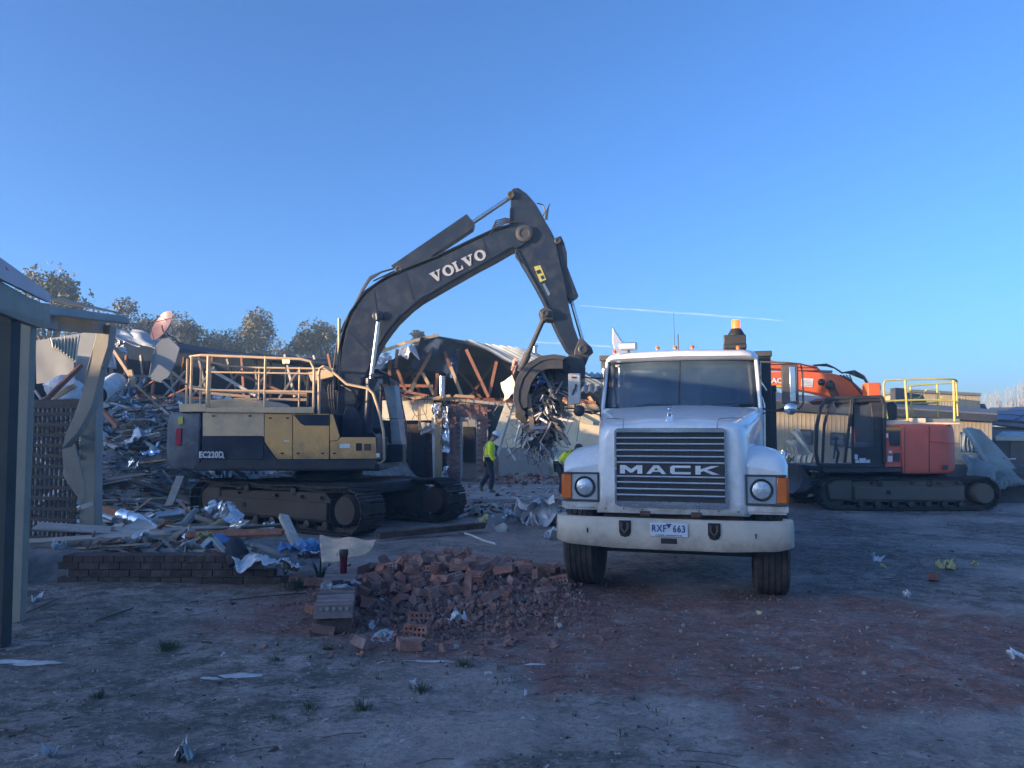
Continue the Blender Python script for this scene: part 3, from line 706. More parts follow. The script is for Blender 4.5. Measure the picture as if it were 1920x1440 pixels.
# mirrors
for (x0, x1, y0, y1, Y, rx, ry, rrad, mm) in ((1065, 1088, 700, 758, 9.95, 1085, 770, 10, m_plastw), (1467, 1496, 684, 757, 9.35, 1483, 766, 11, m_steel)):
    a, b = TL(x0, y1, Y), TL(x1, y0, Y); c = (a + b) / 2; s = -1 if c.x < 0 else 1
    q = MB(); q.box(c + V((0, .03, 0)), (abs(b.x - a.x), .09, abs(b.z - a.z)), (0, 0, -s * .12)); mo = q.build('mirror', mm, TRK, bevel=.012)
    if s > 0:
        q = MB(); q.box(c + V((.028, -.022, 0)), (.07, .02, abs(b.z - a.z) * .9)); q.build('mirror_rim', m_chrome, mo, bevel=.006)
    else:
        q = MB(); q.box(c + V((0, -.022, .15)), (.055, .012, .022)); q.build('marker_lamp', m_rust, mo)
        q = MB(); q.beam(c + V((-.02, -.024, -.08)), c + V((.03, -.024, .03)), .02, .006, (0, 1, 0)); q.ball(c + V((.028, -.026, .045)), .016, 8, 5, (1, .3, 1)); q.beam(c + V((-.02, -.024, -.03)), c + V((.035, -.024, -.02)), .008, .006, (0, 1, 0)); q.build('printed_figure', m_black, mo)
    rc = TL(rx, ry, Y - .05); q = MB(); q.lathe([(.0, 0), (.05, .006), (.075, .022), (.078, .04), (.05, .06), (0, .065)], rc, (0, 1, 0), 20); q.build('round_mirror', m_black if s < 0 else m_chrome, TRK)
    q = MB(); ox = s * 1.03; top = c + V((s * .1 * (s > 0), .0, abs(b.z - a.z) / 2 + .03))
    arm = [V((ox, 1.3, top.z + .04)), V((c.x - s * .02, c.y + .03, top.z)), V((c.x + s * .13, c.y + .03, top.z - .02)), V((c.x + s * .15, c.y + .03, top.z - .12)), V((c.x + s * .15, c.y + .03, rc.z + .06)), V((c.x + s * .1, c.y + .03, rc.z)), V((c.x, c.y + .03, rc.z + .01))]
    if s < 0: arm = [V((ox, 1.3, c.z + .16)), V((c.x, c.y + .04, c.z + .16)), V((c.x, c.y + .05, rc.z)), V((ox, 1.3, rc.z + .0))]
    q.tube(arm, .011, 7)
    q.tube([V((ox, 1.3, rc.z + .02)), V(((ox + c.x) / 2, 1.28, rc.z - .03)), V((c.x, c.y + .03, rc.z + .02))], .012, 7); q.tube([V((ox, 1.3, rc.z - .06)), V((c.x - s * .05, c.y + .05, rc.z + .02))], .008, 6)
    q.build('mirror_arm', m_black, TRK)
# chrome grab rail and snorkel by the right door, green rod at the left
q = MB(); p0 = TL(1421, 738, 10.0); p1 = TL(1432, 760, 10.0); p2 = TL(1433, 842, 10.0); q.tube([p0, (p0 + p1) / 2 + V((.01, 0, .02)), p1, p2], .018, 8); q.build('grab_rail', m_chrome, TRK)
q = MB(); q.beam(TL(1395, 672, 10.1), TL(1437, 732, 10.3), .02, .02); q.build('strut', m_chrome, TRK)
# tipper body
mb = MB()
mb.box((0, 2.36, 2.0), (2.44, .10, 1.86)); mb.box((0, 2.30, 2.91), (2.47, .10, .08))
for s in (-1, 1): mb.box((s * 1.23, 5.0, 1.75), (.06, 5.2, 1.30)); mb.box((s * 1.25, 5.0, 2.42), (.09, 5.2, .09))
for s in (-1, 1):
    for k in range(6): mb.box((s * 1.275, 2.7 + k * .95, 1.75), (.05, .09, 1.28))
mb.box((0, 5.0, 1.1), (2.46, 5.2, .1)); mb.box((0, 7.6, 1.75), (2.5, .08, 1.3))
mb.build('tipper_body', m_steel, TRK, bevel=.01)
q = MB(); q.box((0, 2.9, .95), (1.0, .5, .3)); q.cyl((.75, 2.6, .85), (.75, 3.6, .85), .28, n=20); q.cyl((-.75, 2.6, .85), (-.75, 3.6, .85), .28, n=20); q.build('fuel_tank', m_alu, TRK)
# ------------------------------------------------------------------ crawler undercarriage shared by both excavators
def track_path(Lc, r0, r1, zt, sag):
    """closed chain line in local x,z: idler at -Lc/2, sprocket at +Lc/2"""
    pts = []; n = 26
    zc = r0 + .05
    for k in range(13): a = math.pi * (1.5 - k / 12.); pts.append((-Lc / 2 + math.cos(a) * r0, zc + math.sin(a) * r0))
    for k in range(1, 13): u = k / 13; pts.append((-Lc / 2 + u * Lc, zc + r0 + (r1 - r0) * u - sag * abs(math.sin(3 * math.pi * u))))
    for k in range(13): a = math.pi * (.5 - k / 12.); pts.append((Lc / 2 + math.cos(a) * r1, zc + math.sin(a) * r1 * (1 if a > 0 else r0 / r1)))
    for k in range(1, 8): pts.append((Lc / 2 - k / 8 * Lc, .05))
    return pts
def resample(pts, step):
    P = [V((x, 0, z)) for x, z in pts]; P.append(P[0]); tot = sum((P[i + 1] - P[i]).length for i in range(len(P) - 1))
    n = round(tot / step); st = tot / n; out = []; i = 0; acc = 0
    for k in range(n):
        t = k * st
        while acc + (P[i + 1] - P[i]).length < t: acc += (P[i + 1] - P[i]).length; i += 1
        d = P[i + 1] - P[i]; out.append((P[i] + d * ((t - acc) / d.length), d.normalized()))
    return out
def make_track(root, name, yc, Lc, w, r, frame_m, end_m, split=True, face=-1):
    """track with beam, rollers, shoes; yc lateral centre, face = side that shows the side frame"""
    fr = MB(); yo = yc
    pr = [(-Lc / 2 + .38, .20), (Lc / 2 - .42, .20), (Lc / 2 - .42, .60), (Lc / 2 - .55, .72), (-Lc / 2 + .38, .66)]
    fr.prism([(x, yo - .17, z) for x, z in pr], (0, .34, 0))
    fr.prism([(x, yo + face * .175, z) for x, z in [(-Lc / 2 + .40, .26), (Lc / 2 - .44, .24), (Lc / 2 - .44, .55), (-Lc / 2 + .40, .54)]], (0, face * .07, 0))
    T = fr.build(name, frame_m, root, bevel=.012)
    q = MB(); q.prism([(x, yo - .2, z) for x, z in [(-Lc / 2 - .16, .24), (-Lc / 2 + .38, .22), (-Lc / 2 + .38, .72), (-Lc / 2 - .02, .72), (-Lc / 2 - .2, .60)]], (0, .4, 0)); q.build('idler_guard', end_m, T, bevel=.05)
    q = MB(); q.box((-.5 * Lc + 1.15, yo + face * .248, .42), (.09, .012, .09)); q.build('access_hole', m_dark, T)
    for x in (-.25 * Lc, .02 * Lc, .2 * Lc, .33 * Lc):
        q = MB(); q.box((x, yo + face * .21, .63), (.07, .06, .05)); q.build('lug', m_rust, T, bevel=.008)
    q = MB(); q.lathe([(.0, -.16), (r * .92, -.16), (r * .92, -.10), (r * .7, -.10), (r * .7, .19), (r * .62, .235), (r * .6, .262), (.0, .262)], (Lc / 2, yo, r + .05), (0, face, 0), 26); q.build('drive_hub', end_m, T)
    q = MB(); q.lathe([(.0, -.1), (r * .85, -.1), (r * .85, .1), (.0, .1)], (-Lc / 2, yo, r + .05), (0, face, 0), 22); q.build('idler', m_steel, T)
    rl = None
    for k in range(7):
        x = -Lc / 2 + .55 + k * (Lc - 1.05) / 6
        if rl is None:
            q = MB(); q.lathe([(0, -.2), (.07, -.2), (.075, -.14), (.10, -.13), (.10, .10), (.075, .11), (.07, .225), (.045, .235), (0, .235)], (0, 0, 0), (0, face, 0), 16); rl = q.build('roller', m_trackm, T, loc=(x, yo, .155))
        else: inst(rl, T, (x, yo, .155))
    for x in (-.2 * Lc, .14 * Lc):
        q = MB(); q.lathe([(0, -.16), (.075, -.16), (.075, .18), (.05, .19), (0, .19)], (x, yo, 2 * r - .06), (0, face, 0), 14); q.build('carrier_roller', m_trackm, T)
    sh = MB(); p_ = .19
    sh.box((0, 0, .012), (p_ * .93, w, .014)); sh.box((-p_ * .36, 0, .030), (.018, w, .034)); sh.box((0, 0, .028), (.014, w, .026)); sh.box((p_ * .36, 0, .028), (.016, w, .028))
    for s in (-1, 1): sh.box((0, s * .10, -.04), (p_ * .96, .035, .075)); 
    path = resample(track_path(Lc, r, r, 2 * r, .03), p_)
    if split:
        src = None
        for pnt, d in path:
            ang = -math.atan2(d.z, d.x); loc = V((pnt.x, yo, pnt.z)); rot = (0, ang, 0)
            if src is None: src = sh.build('track_shoe', m_trackm, T, loc=loc, rot=rot)
            else: inst(src, T, loc, rot)
    else:
        al = MB()
        for pnt, d in path:
            M = Matrix.Translation((pnt.x, yo, pnt.z)) @ Matrix.Rotation(-math.atan2(d.z, d.x), 4, 'Y'); al.add([M @ v for v in sh.v], sh.f)
        o = al.build('track_chain', m_trackm, T)
    return T

# ------------------------------------------------------------------ the yellow and charcoal excavator
SV = V((-3.63, 14.9, 0))
EX = empty('crawler_excavator', SV, label='yellow and charcoal crawler excavator with long dark boom raised over the truck', cat='excavator')
def E(px, py, Y): return at(px, py, Y) - SV
UY = -R(31.8)
uc = Matrix.Rotation(UY, 4, 'Z')
def ucx(o):
    o.rotation_euler = (0, 0, UY); return o
# track parts hang on a rotated frame part, shoes are its sub-parts
for yc, fc in ((-1.2, -1), (1.2, -1)):
    T = make_track(EX, 'track_frame', yc, 3.72, .60, .385, m_trackf, m_trackf, True, fc); ucx(T)
q = MB(); q.prism([(-1.35, -1.05, .62), (-.5, -.5, .62), (.5, -.5, .62), (1.35, -1.05, .62), (1.35, 1.05, .62), (.5, .5, .62), (-.5, .5, .62), (-1.35, 1.05, .62)], (0, 0, .22)); q.box((0, 0, .66), (1.3, 1.1, .36))
ucx(q.build('undercarriage_frame', m_steel, EX, bevel=.03))
q = MB(); q.lathe([(.62, .82), (.66, .86), (.66, .98), (.6, 1.0), (.6, 1.1)], n=36); q.build('slew_ring', m_steel, EX)
Yn = 13.55; yn = Yn - 14.9     # near flank
def panel(nm, poly, m, y=Yn, th=.03, par=None, bev=.006, prd=0, **k):
    q = MB(); q.prism([E(a, b, y) + V((0, -prd, 0)) for a, b in poly], (0, th, 0)); return q.build(nm, m, par or EX, bevel=bev, **k)
# core volumes
q = MB(); q.box((-.85, 0, 1.67), (2.35, 2.6, .86)); q.box((.75, -.72, 1.46), (.85, 1.18, .42)); q.build('engine_housing', m_char, EX, bevel=.02)
q = MB(); q.box((-.75, .0, 1.145), (2.75, 2.66, .15)); q.box((.9, 0, 1.12), (.65, 2.5, .12)); q.build('deck_frame', m_char, EX, bevel=.02)
# counterweight
rings = []
for z, k, sh_ in ((1.08, .93, .18), (1.16, .985, .05), (1.4, 1.0, 0), (1.9, 1.0, .0), (2.06, .985, .04), (2.14, .95, .12)):
    pl_ = [(-2.02, -1.345), (-2.35, -1.32), (-2.62, -1.2), (-2.82, -.9), (-2.9, -.4), (-2.9, .4), (-2.82, .9), (-2.62, 1.2), (-2.35, 1.32), (-2.02, 1.345)]
    rings.append([V(((x + 2.02) * (k - sh_ * .3) - 2.02, y * (.5 + k * .5), z)) for x, y in pl_])
q = MB(); q.loft(rings); cw = q.build('counterweight', m_scuff, EX, bevel=.03, ang=50)
panel('warning_sticker', [(333, 783), (342, 781), (343, 794), (334, 796)], mat('yellow_sticker', (.62, .58, .08), None, 9, .5), 13.565, .01, cw, 0)
panel('reflector', [(330, 804), (340, 803), (338, 834), (328, 836)], mat('red_reflector', (.45, .03, .06), None, 9, .25), 13.565, .05, cw, 0)
# flank panels
pn = panel
pn('upper_panel', [(380, 774), (495, 774), (495, 819), (491, 817.5), (380, 817.5)], m_yelf)
pn('lower_panel', [(380, 818.5), (491, 818.5), (494.5, 822), (494.5, 861), (380, 861)], m_char)
pn('service_door', [(496, 776), (548, 776), (548, 861), (519, 861), (496, 828)], m_yel)
pn('corner_panel', [(495.5, 831), (518, 861.5), (495.5, 861.5)], m_char)
d2 = pn('service_door', [(549.5, 776), (617, 776), (617, 861), (549.5, 861)], m_yel)
pn('dark_inset', [(550.5, 777.5), (617.5, 777.5), (617.5, 798), (571, 798), (564, 794)], m_char, th=.02, par=d2, bev=.002, prd=.008)
pn('slope_panel', [(618.5, 777), (624, 777), (637, 819), (633, 826), (618.5, 826.5)], m_yel)
tb = pn('tool_box', [(619, 827.5), (633.5, 827), (638.5, 820), (704, 820), (706, 860), (619, 860.5)], m_yel)
pn('vent_port', [(667.5, 831), (678.5, 831), (678.5, 845), (667.5, 845)], m_dark, th=.01, par=tb, bev=0, prd=.006)
pn('port_flap', [(683, 832), (695, 832), (695, 844.5), (683, 844.5)], m_rust, th=.03, par=tb, bev=.003, prd=.02)
pn('data_plate', [(637, 832), (656, 832), (656, 840), (637, 840)], m_lampw, th=.01, par=tb, bev=0, prd=.006)
pn('oval_badge', [(532, 825), (543, 826), (543, 829), (533, 828.5)], m_lampw, th=.005, bev=0, prd=.006)
pn('sill', [(377, 861.5), (706, 861.5), (703, 879), (377, 879)], m_char, th=.06)
pn('step_light', [(705, 850), (712, 850), (712, 858), (705, 858)], m_lampw)
for a_ in ([(440, 774.5), (447, 774.5), (445, 776), (441, 776)],): pass
tm = text_mb('EC220D', .155, .002, .006, .80, 1.05); c = E(397.5, 853, Yn); tm.xf(Matrix.Translation(c + V((0, -.036, 0))) @ FACE); tm.build('model_lettering', m_lampw, EX, ang=0)
tm = text_mb('L', .075, .002, .004, .9); c = E(420.5, 856.5, Yn); tm.xf(Matrix.Translation(c + V((0, -.036, 0))) @ FACE); tm.build('model_lettering', m_lampw, EX, ang=0)
# engine bonnet and top walkway
q = MB(); q.prism([E(a, b, 13.75) for a, b in [(386, 773), (386, 756), (392, 750), (420, 748), (470, 748), (489, 752), (499, 762), (499, 773)]], (0, 1.7, 0)); q.build('engine_bonnet', m_yelf, EX, bevel=.03)
q = MB(); q.box(((E(337, 800, 13.6).x + E(386, 800, 13.6).x) / 2, -.1, 2.20), (E(386, 800, 13.6).x - E(337, 800, 13.6).x, 2.5, .13)); q.build('walkway', m_yelf, EX, bevel=.01)
panel('toe_board', [(337, 757), (386, 757), (386, 772), (337, 772)], m_yelf, 13.52, .04); panel('toe_board', [(386, 764.5), (588, 763), (588, 775), (386, 773)], m_yelf, 13.50, .04)
# guard rails: near and far loops
zt_, zm_ = 3.16, 2.66; x0, x1 = E(343, 800, 13.6).x, E(588, 800, 13.6).x
rail = lambda pts, r=.021, nm='rail': MB().tube(pts, r, 8).build(nm, m_yelf, EX)
yN, yF = -1.33, 1.1
rail([(x0 + .30, yN, zt_ + .01), (x0 + .08, yN + .06, zt_ - .01), (x0, yN + .3, zt_ - .01), (x0 - .02, yF - .3, zt_), (x0 + .3, yF, zt_), (x1 - .35, yF, zt_ - .03), (x1 - .1, yF, zt_ - .08), (x1, yF, zt_ - .25), (x1, yF, 2.3)])
rail([(x0 + .30, yN, zt_ + .01), (x1 - .25, yN, zt_ - .06), (x1 - .07, yN, zt_ - .10), (x1, yN, zt_ - .24), (x1, yN, 2.2)], .024)
rail([(x0 + .02, yN + .1, 2.2), (x0 + .02, yN + .1, zt_ - .05)])
rail([(x0 + .1, yN + .02, 2.57), (x0 + .4, yN, 2.53), (x1, yN, 2.5)]); rail([(x0 + .4, yN, 2.86), (x1, yN, 2.83)], .016)
rail([(x0 + .0, yN + .1, 2.62), (x0 - .02, yF - .2, 2.62), (x0 + .3, yF, 2.62), (x1, yF, 2.58)])
for px in (356, 388, 495): rail([(E(px, 800, 13.57).x, yN, 2.2), (E(px, 800, 13.57).x, yN, zt_ - .01)], .024 if px != 388 else .036, 'rail_post')
for px in (374, 392, 484, 560): rail([(E(px, 800, 16).x, yF, 2.2), (E(px, 800, 16).x, yF, zt_)], .022, 'rail_post')
q = MB(); q.box(E(345, 720, 13.62), (.10, .06, .02)); p = E(536, 678, 14.2); q.cyl(p + V((0, 0, -.06)), p + V((0, 0, -.03)), .05); q.cyl(p + V((0, 0, -.5)), p + V((0, 0, -.05)), .014, n=6); bc = q.build('beacon', m_black, EX)
q = MB(); q.lathe([(.06, -.03), (.062, .03), (.045, .05), (0, .055)], p, n=16); q.build('beacon_dome', mat('lit_amber', (.9, .4, .05), None, 5, .3, emit=(1, .42, .06), es=3.0), bc)
# boxes behind the bonnet (tank, muffler, filter)
q = MB(); q.box((.05, .5, 2.35), (.9, .5, .5)); q.cyl((-.45, .3, 2.1), (-.45, .3, 2.6), .09); q.build('hydraulic_tank', m_char, EX, bevel=.03)
panel('tank_bracket', [(578, 698), (625, 690), (625, 706), (583, 716)], m_yelf, 14.1, .05)
# boom
Yb = 14.55; TB = .46
def poly(nm, pts, m, Y=Yb, th=TB, par=EX, bev=.012, **k):
    q = MB(); q.prism([E(a, b, Y) for a, b in pts], (0, th, 0)); return q.build(nm, m, par, bevel=bev, **k)
boom = poly('boom', [(633, 800), (631, 770), (633, 733), (637, 690), (641, 655), (648, 622), (660, 590), (672, 569), (687, 551), (705, 536), (727, 523), (767, 506), (821, 485), (884, 455), (928, 434.5), (955, 427), (975, 424), (990, 432), (992, 450), (978, 462), (961, 467), (930, 485), (899, 501), (848, 530), (791, 563), (772, 577), (755, 593), (742, 606), (731, 620), (716, 641), (703, 665), (690, 703), (676, 735), (664, 775), (660, 800)], m_char)
# weld flange plates along boom edges
q = MB()
top = [(633, 733), (641, 655), (648, 622), (660, 590), (687, 551), (727, 523), (767, 506), (821, 485), (884, 455), (928, 434.5), (955, 427)]
bot = [(664, 775), (676, 735), (690, 703), (703, 665), (731, 620), (755, 593), (791, 563), (848, 530), (899, 501), (961, 467)]
for ed in (top, bot):
    for a, b in zip(ed, ed[1:]): q.beam(E(*a, Yb + TB / 2), E(*b, Yb + TB / 2), .02, TB + .05, (0, 1, 0))
q.build('boom_flange', m_char, boom)
LV = {'V': [[(0, 1), (0, .9), (.07, .88), (.36, 0), (.52, 0), (.85, .88), (.95, .9), (.95, 1), (.58, 1), (.58, .9), (.70, .87), (.53, .33), (.36, .87), (.46, .9), (.46, 1)]],
      'L': [[(0, 0), (0, .1), (.1, .12), (.1, .88), (0, .9), (0, 1), (.5, 1), (.5, .9), (.38, .88), (.38, .12), (.62, .12), (.76, .36), (.86, .36), (.84, 0)]]}
# lettering frame: from (815,520) to (926,463) along the boom
A_, B_ = E(813, 531, Yb), E(921, 480, Yb); ux = (B_ - A_).normalized(); uz = V((0, -1, 0)).cross(ux) * -1
if uz.z < 0: uz = -uz
LW = (B_ - A_).length; LH = .205
x = 0
for ch, wd in (('V', 1.05), ('O', 1.0), ('L', .85), ('V', 1.05), ('O', 1.0)):
    w_ = LW * wd / 5.25; q = MB()
    P_ = lambda u, v: A_ + ux * (x + u * w_ * .97) + uz * (v * LH) + V((0, -.012, 0))
    if ch == 'O':
        n_ = 24; o_ = [P_(.5 + .5 * math.cos(t * 2 * math.pi / n_), .5 + .53 * math.sin(t * 2 * math.pi / n_)) for t in range(n_)]
        i_ = [P_(.5 + .23 * math.cos(t * 2 * math.pi / n_), .5 + .36 * math.sin(t * 2 * math.pi / n_)) for t in range(n_)]
        d_ = V((0, -.006, 0)); q.loft([o_, [v + d_ for v in o_], [v + d_ for v in i_], i_], cap=False, wrap=True)
    else:
        for po in LV[ch]: q.prism([P_(u, v) for u, v in po], (0, -.006, 0))
    q.build('letter', m_print, boom, ang=0); x += w_
# hoses along boom
q = MB()
for o in (0, .035, .07):
    q.tube([E(629 - o * 20, 770, Yb + .1 + o), E(624, 700, Yb + .1 + o), E(632, 640, Yb + .1 + o), E(648, 600, Yb + .08 + o), E(664, 574, Yb + o)], .018, 6)
    q.tube([E(664, 574, Yb + .1 + o), E(680, 545 - o * 60, Yb + .1 + o), E(694, 524 - o * 70, Yb + .1 + o), E(715, 510, Yb + .1 + o), E(740, 503, Yb + .1 + o)], .02, 6)
    q.tube([E(700, 527, Yb + .2 + o), E(740, 508, Yb + .2 + o), E(800, 489, Yb + .2 + o), E(862, 461, Yb + .2 + o), E(920, 434, Yb + .2 + o)], .014, 5)
for o in range(4): q.tube([E(918, 440, Yb + .1 * o), E(930, 426 - 4 * o, Yb + .1 * o), E(948, 418 - 3 * o, Yb + .1 * o), E(972, 416, Yb + .1 * o)], .016, 6)
q.build('hose', m_black, EX)
q = MB(); q.tube([E(636, 597, 14.6), E(636, 720, 14.6), E(640, 785, 14.6)], [.03, .03, .03], 8); q.build('exhaust_pipe', m_yelf, EX)
q = MB()
for o in range(3): q.tube([E(620 + 4 * o, 700, 14.3), E(615 + 5 * o, 730, 14.2), E(618 + 4 * o, 760, 14.2), E(624 + 3 * o, 776, 14.2)], .018, 6)
q.tube([E(640, 722, 14.5), E(664, 735, 14.4), E(673, 760, 14.4), E(662, 778, 14.5)], .02, 6); q.build('hose', m_black, EX)
# boom cylinders
for Yc in (14.33, 15.22):
    q = MB(); q.cyl(E(694, 724, Yc), E(709, 604, Yc), .040, n=14); q.build('cylinder_rod', m_chrome, EX)
    q = MB(); q.lathe([(.08, 0), (.1, .01), (.1, .05), (.0, .05)], E(708, 592, Yc) + V((0, -.03, 0)), (0, 1, 0)); q.cyl(E(709, 600, Yc), E(708, 588, Yc), .055); q.build('rod_eye', m_char, EX)
    q = MB(); q.cyl(E(689, 812, Yc), E(694, 712, Yc), .085, n=16); q.cyl(E(694, 718, Yc), E(694.5, 710, Yc), .10, n=16); q.build('cylinder_barrel', m_char, EX)
poly('boom_foot_bracket', [(640, 830), (640, 785), (650, 762), (668, 765), (690, 800), (705, 818), (700, 830)], m_char, 14.42, .1); poly('boom_foot_bracket', [(640, 830), (640, 785), (650, 762), (668, 765), (690, 800), (705, 818), (700, 830)], m_char, 15.05, .1)
# arm cylinder on top of the boom
poly('cylinder_guard', [(733, 498), (875, 401), (890, 419), (887, 428), (812, 478), (800, 492), (778, 503), (766, 512), (744, 505)], m_char, 14.66, .26, bev=.004)
q = MB(); q.cyl(E(884, 419, 14.79), E(957, 370, 14.79), .045, n=12); q.build('cylinder_rod', m_chrome, EX)
poly('cylinder_mount', [(722, 530), (745, 500), (770, 508), (766, 516)], m_char, 14.62, .32)
# arm
arm = poly('arm', [(957, 360), (962, 353), (972, 352), (988, 363), (1003, 380), (1015, 400), (1024, 417), (1032, 430), (1039, 444), (1045, 470), (1052, 500), (1058, 524), (1063, 552), (1068, 580), (1076, 612), (1086, 640), (1092, 660), (1074, 668), (1062, 655), (1047, 628), (1033, 598), (1018, 563), (1003, 535), (988, 509), (975, 487), (966, 467), (956, 430), (957, 395)], m_char, 14.6, .36)
q = MB()
for a, b in zip([(957, 395), (956, 430), (966, 467), (988, 509), (1003, 535), (1018, 563)], [(956, 430), (966, 467), (988, 509), (1003, 535), (1018, 563), (1026, 582)]): q.beam(E(*a, 14.78), E(*b, 14.78), .02, .42, (0, 1, 0))
q.build('arm_flange', m_char, arm)
st = poly('warning_sticker', [(1001, 500), (1013, 497), (1024, 524), (1013, 529)], mat('arm_sticker', (.55, .50, .12), (.4, .36, .1), 12, .5), 14.59, .006, arm, 0)
poly('print', [(1005, 508), (1012, 505), (1015, 511), (1008, 514)], m_char, 14.584, .004, arm, 0); poly('print', [(1013, 518), (1018, 516), (1021, 522), (1016, 524)], m_char, 14.584, .004, arm, 0)
poly('print', [(1017, 533), (1021, 531), (1032, 551), (1028, 555)], m_alu, 14.59, .004, arm, 0)
poly('cylinder_guard', [(1040, 446), (1052, 442), (1058, 455), (1063, 474), (1064, 500), (1085, 555), (1069, 567), (1062, 552), (1052, 505), (1046, 470)], m_char, 14.66, .24)
q = MB(); q.cyl(E(1072, 566, 14.78), E(1095, 648, 14.78), .04, n=12); q.build('cylinder_rod', m_chrome, EX)
q = MB(); q.tube([E(1007, 381, 14.6), E(1018, 384, 14.6), E(1022, 396, 14.6), E(1018, 405, 14.6)], .014, 5)
for k in range(3): q.tube([E(1022 + k * 2, 412, 14.6), E(1024 + 2 * k, 398 - 4 * k, 14.6), E(1027 + 2 * k, 390 - 4 * k, 14.6)], .011, 5)
q.tube([E(967, 467, 14.6), E(968, 482, 14.58), E(978, 494, 14.6)], .02, 6); q.build('hose', m_black, EX)
# linkage and thumb strut
poly('link_plate', [(1011, 582), (1023, 574), (1036, 582), (1038, 600), (1026, 598), (1018, 602)], m_steel, 14.5, .5)
q = MB(); q.cyl(E(1021, 594, 14.75), E(977, 692, 14.75), .05, n=12); q.cyl(E(990, 664, 14.75), E(975, 697, 14.75), .075, n=12); q.build('thumb_strut', m_steel, EX)
poly('bucket_link', [(1078, 655), (1088, 632), (1098, 640), (1110, 652), (1113, 661), (1105, 668), (1096, 690), (1088, 720), (1076, 722), (1074, 690)], m_steel, 14.5, .56)
poly('quick_hitch', [(1040, 690), (1050, 676), (1072, 664), (1092, 670), (1098, 690), (1096, 722), (1078, 742), (1052, 740), (1040, 720)], m_steel, 14.4, .75)
for (px, py, r_, Y_) in ((983, 438, .17, 14.55), (708, 591, .09, 14.5), (1093, 655, .10, 14.46), (1062, 690, .12, 14.38), (748, 506, .08, 14.6), (958, 366, .08, 14.58), (1046, 452, .07, 14.62), (1022, 588, .07, 14.46)):
    q = MB(); c = E(px, py, Y_); q.lathe([(r_, 0), (r_, .03), (r_ * .8, .045), (r_ * .55, .045), (r_ * .5, .03), (0, .03)], c, (0, -1, 0), 18); q.build('pivot_pin', m_steel, EX)
for a, b in (((700, 545), (716, 640)), ((760, 512), (777, 572)), ((905, 446), (917, 490)), ((650, 620), (690, 660))):
    q = MB(); q.beam(E(*a, Yb - .004), E(*b, Yb - .004), .03, .008, (0, 1, 0)); q.build('weld_seam', m_char, boom)
for px, py in ((402, 780), (470, 780), (508, 784), (540, 784), (560, 850), (606, 850), (530, 850), (628, 850)):
    q = MB(); q.box(E(px, py, Yn) + V((0, -.035, 0)), (.05, .012, .03)); q.build('latch', m_black, EX)
# bucket: a curved shell swept across its width
Yk0, Yk1 = 14.0, 15.35
oc = [(1062, 668), (1040, 664), (1014, 667), (990, 680), (972, 702), (963, 728), (962, 752), (968, 772), (984, 780)]
ic = [(1056, 676), (1038, 673), (1016, 677), (996, 690), (981, 710), (974, 732), (973, 752), (978, 766), (986, 772)]
q = MB(); q.loft([[E(*p, Y) + V((0, 0, 0)) for p in oc + list(reversed(ic))] for Y in (Yk0, Yk0 + .03, Yk1)]); bk = q.build('bucket_shell', m_rust if False else m_steel, EX, bevel=.008)
for Y in (Yk0 + .02, Yk1 - .06):
    poly('bucket_side', [(1056, 670), (1038, 668), (1014, 671), (993, 684), (977, 706), (968, 730), (968, 752), (976, 768), (990, 764), (990, 742), (996, 720), (1008, 702), (1026, 692), (1056, 692)], m_steel, Y, .05)
for k in range(5):
    Y = Yk0 + .06 + k * .3; q = MB(); q.prism([E(966, 768, Y), E(984, 776, Y), E(990, 794, Y), E(984, 796, Y), E(966, 782, Y)], (0, .09, 0)); q.build('bucket_tooth', m_trackm, bk, bevel=.008)
# cab on the far side
cb = MB(); Yc0 = .22
def cpt(px, py, Y=15.1): return E(px, py, Y)
cabp = [(-.50, 1.22), (1.28, 1.22), (1.33, 1.9), (1.12, 2.9), (.9, 3.0), (-.42, 3.0), (-.5, 2.9)]
for s, y in ((0, Yc0), (1, 1.28)):
    pass
def bar(a, b, w=.06, h=.06): cb.beam((a[0], a[1], a[2]), (b[0], b[1], b[2]), w, h, (0, 1, 0))
for y in (Yc0, 1.28):
    for (xa, za), (xb, zb) in zip(cabp, cabp[1:] + cabp[:1]): bar((xa, y, za), (xb, y, zb))
    bar((.15, y, 1.22), (.15, y, 3.0))
cb.box((.4, .75, 1.26), (1.75, 1.1, .08)); cb.box((.25, .75, 3.02), (1.35, 1.12, .06)); cb.box((.2, Yc0, 1.5), (1.3, .04, .55)); cb.box((-.48, .75, 1.7), (.04, 1.1, .9))
cbo = cb.build('operator_cab', m_char, EX, bevel=.01)
q = MB(); q.prism([(1.31, .26, 1.3), (1.35, .26, 1.9), (1.14, .26, 2.88), (1.12, .26, 2.88), (1.33, .26, 1.9), (1.29, .26, 1.3)], (0, 1.0, 0)); q.box((.6, Yc0, 2.35), (.8, .012, 1.0)); q.build('cab_glass', m_glass, cbo)
q = MB(); q.box((-.1, .75, 2.1), (.14, .5, .75)); q.box((.1, .75, 1.75), (.5, .5, .14)); q.build('seat', m_dark, cbo, bevel=.03)
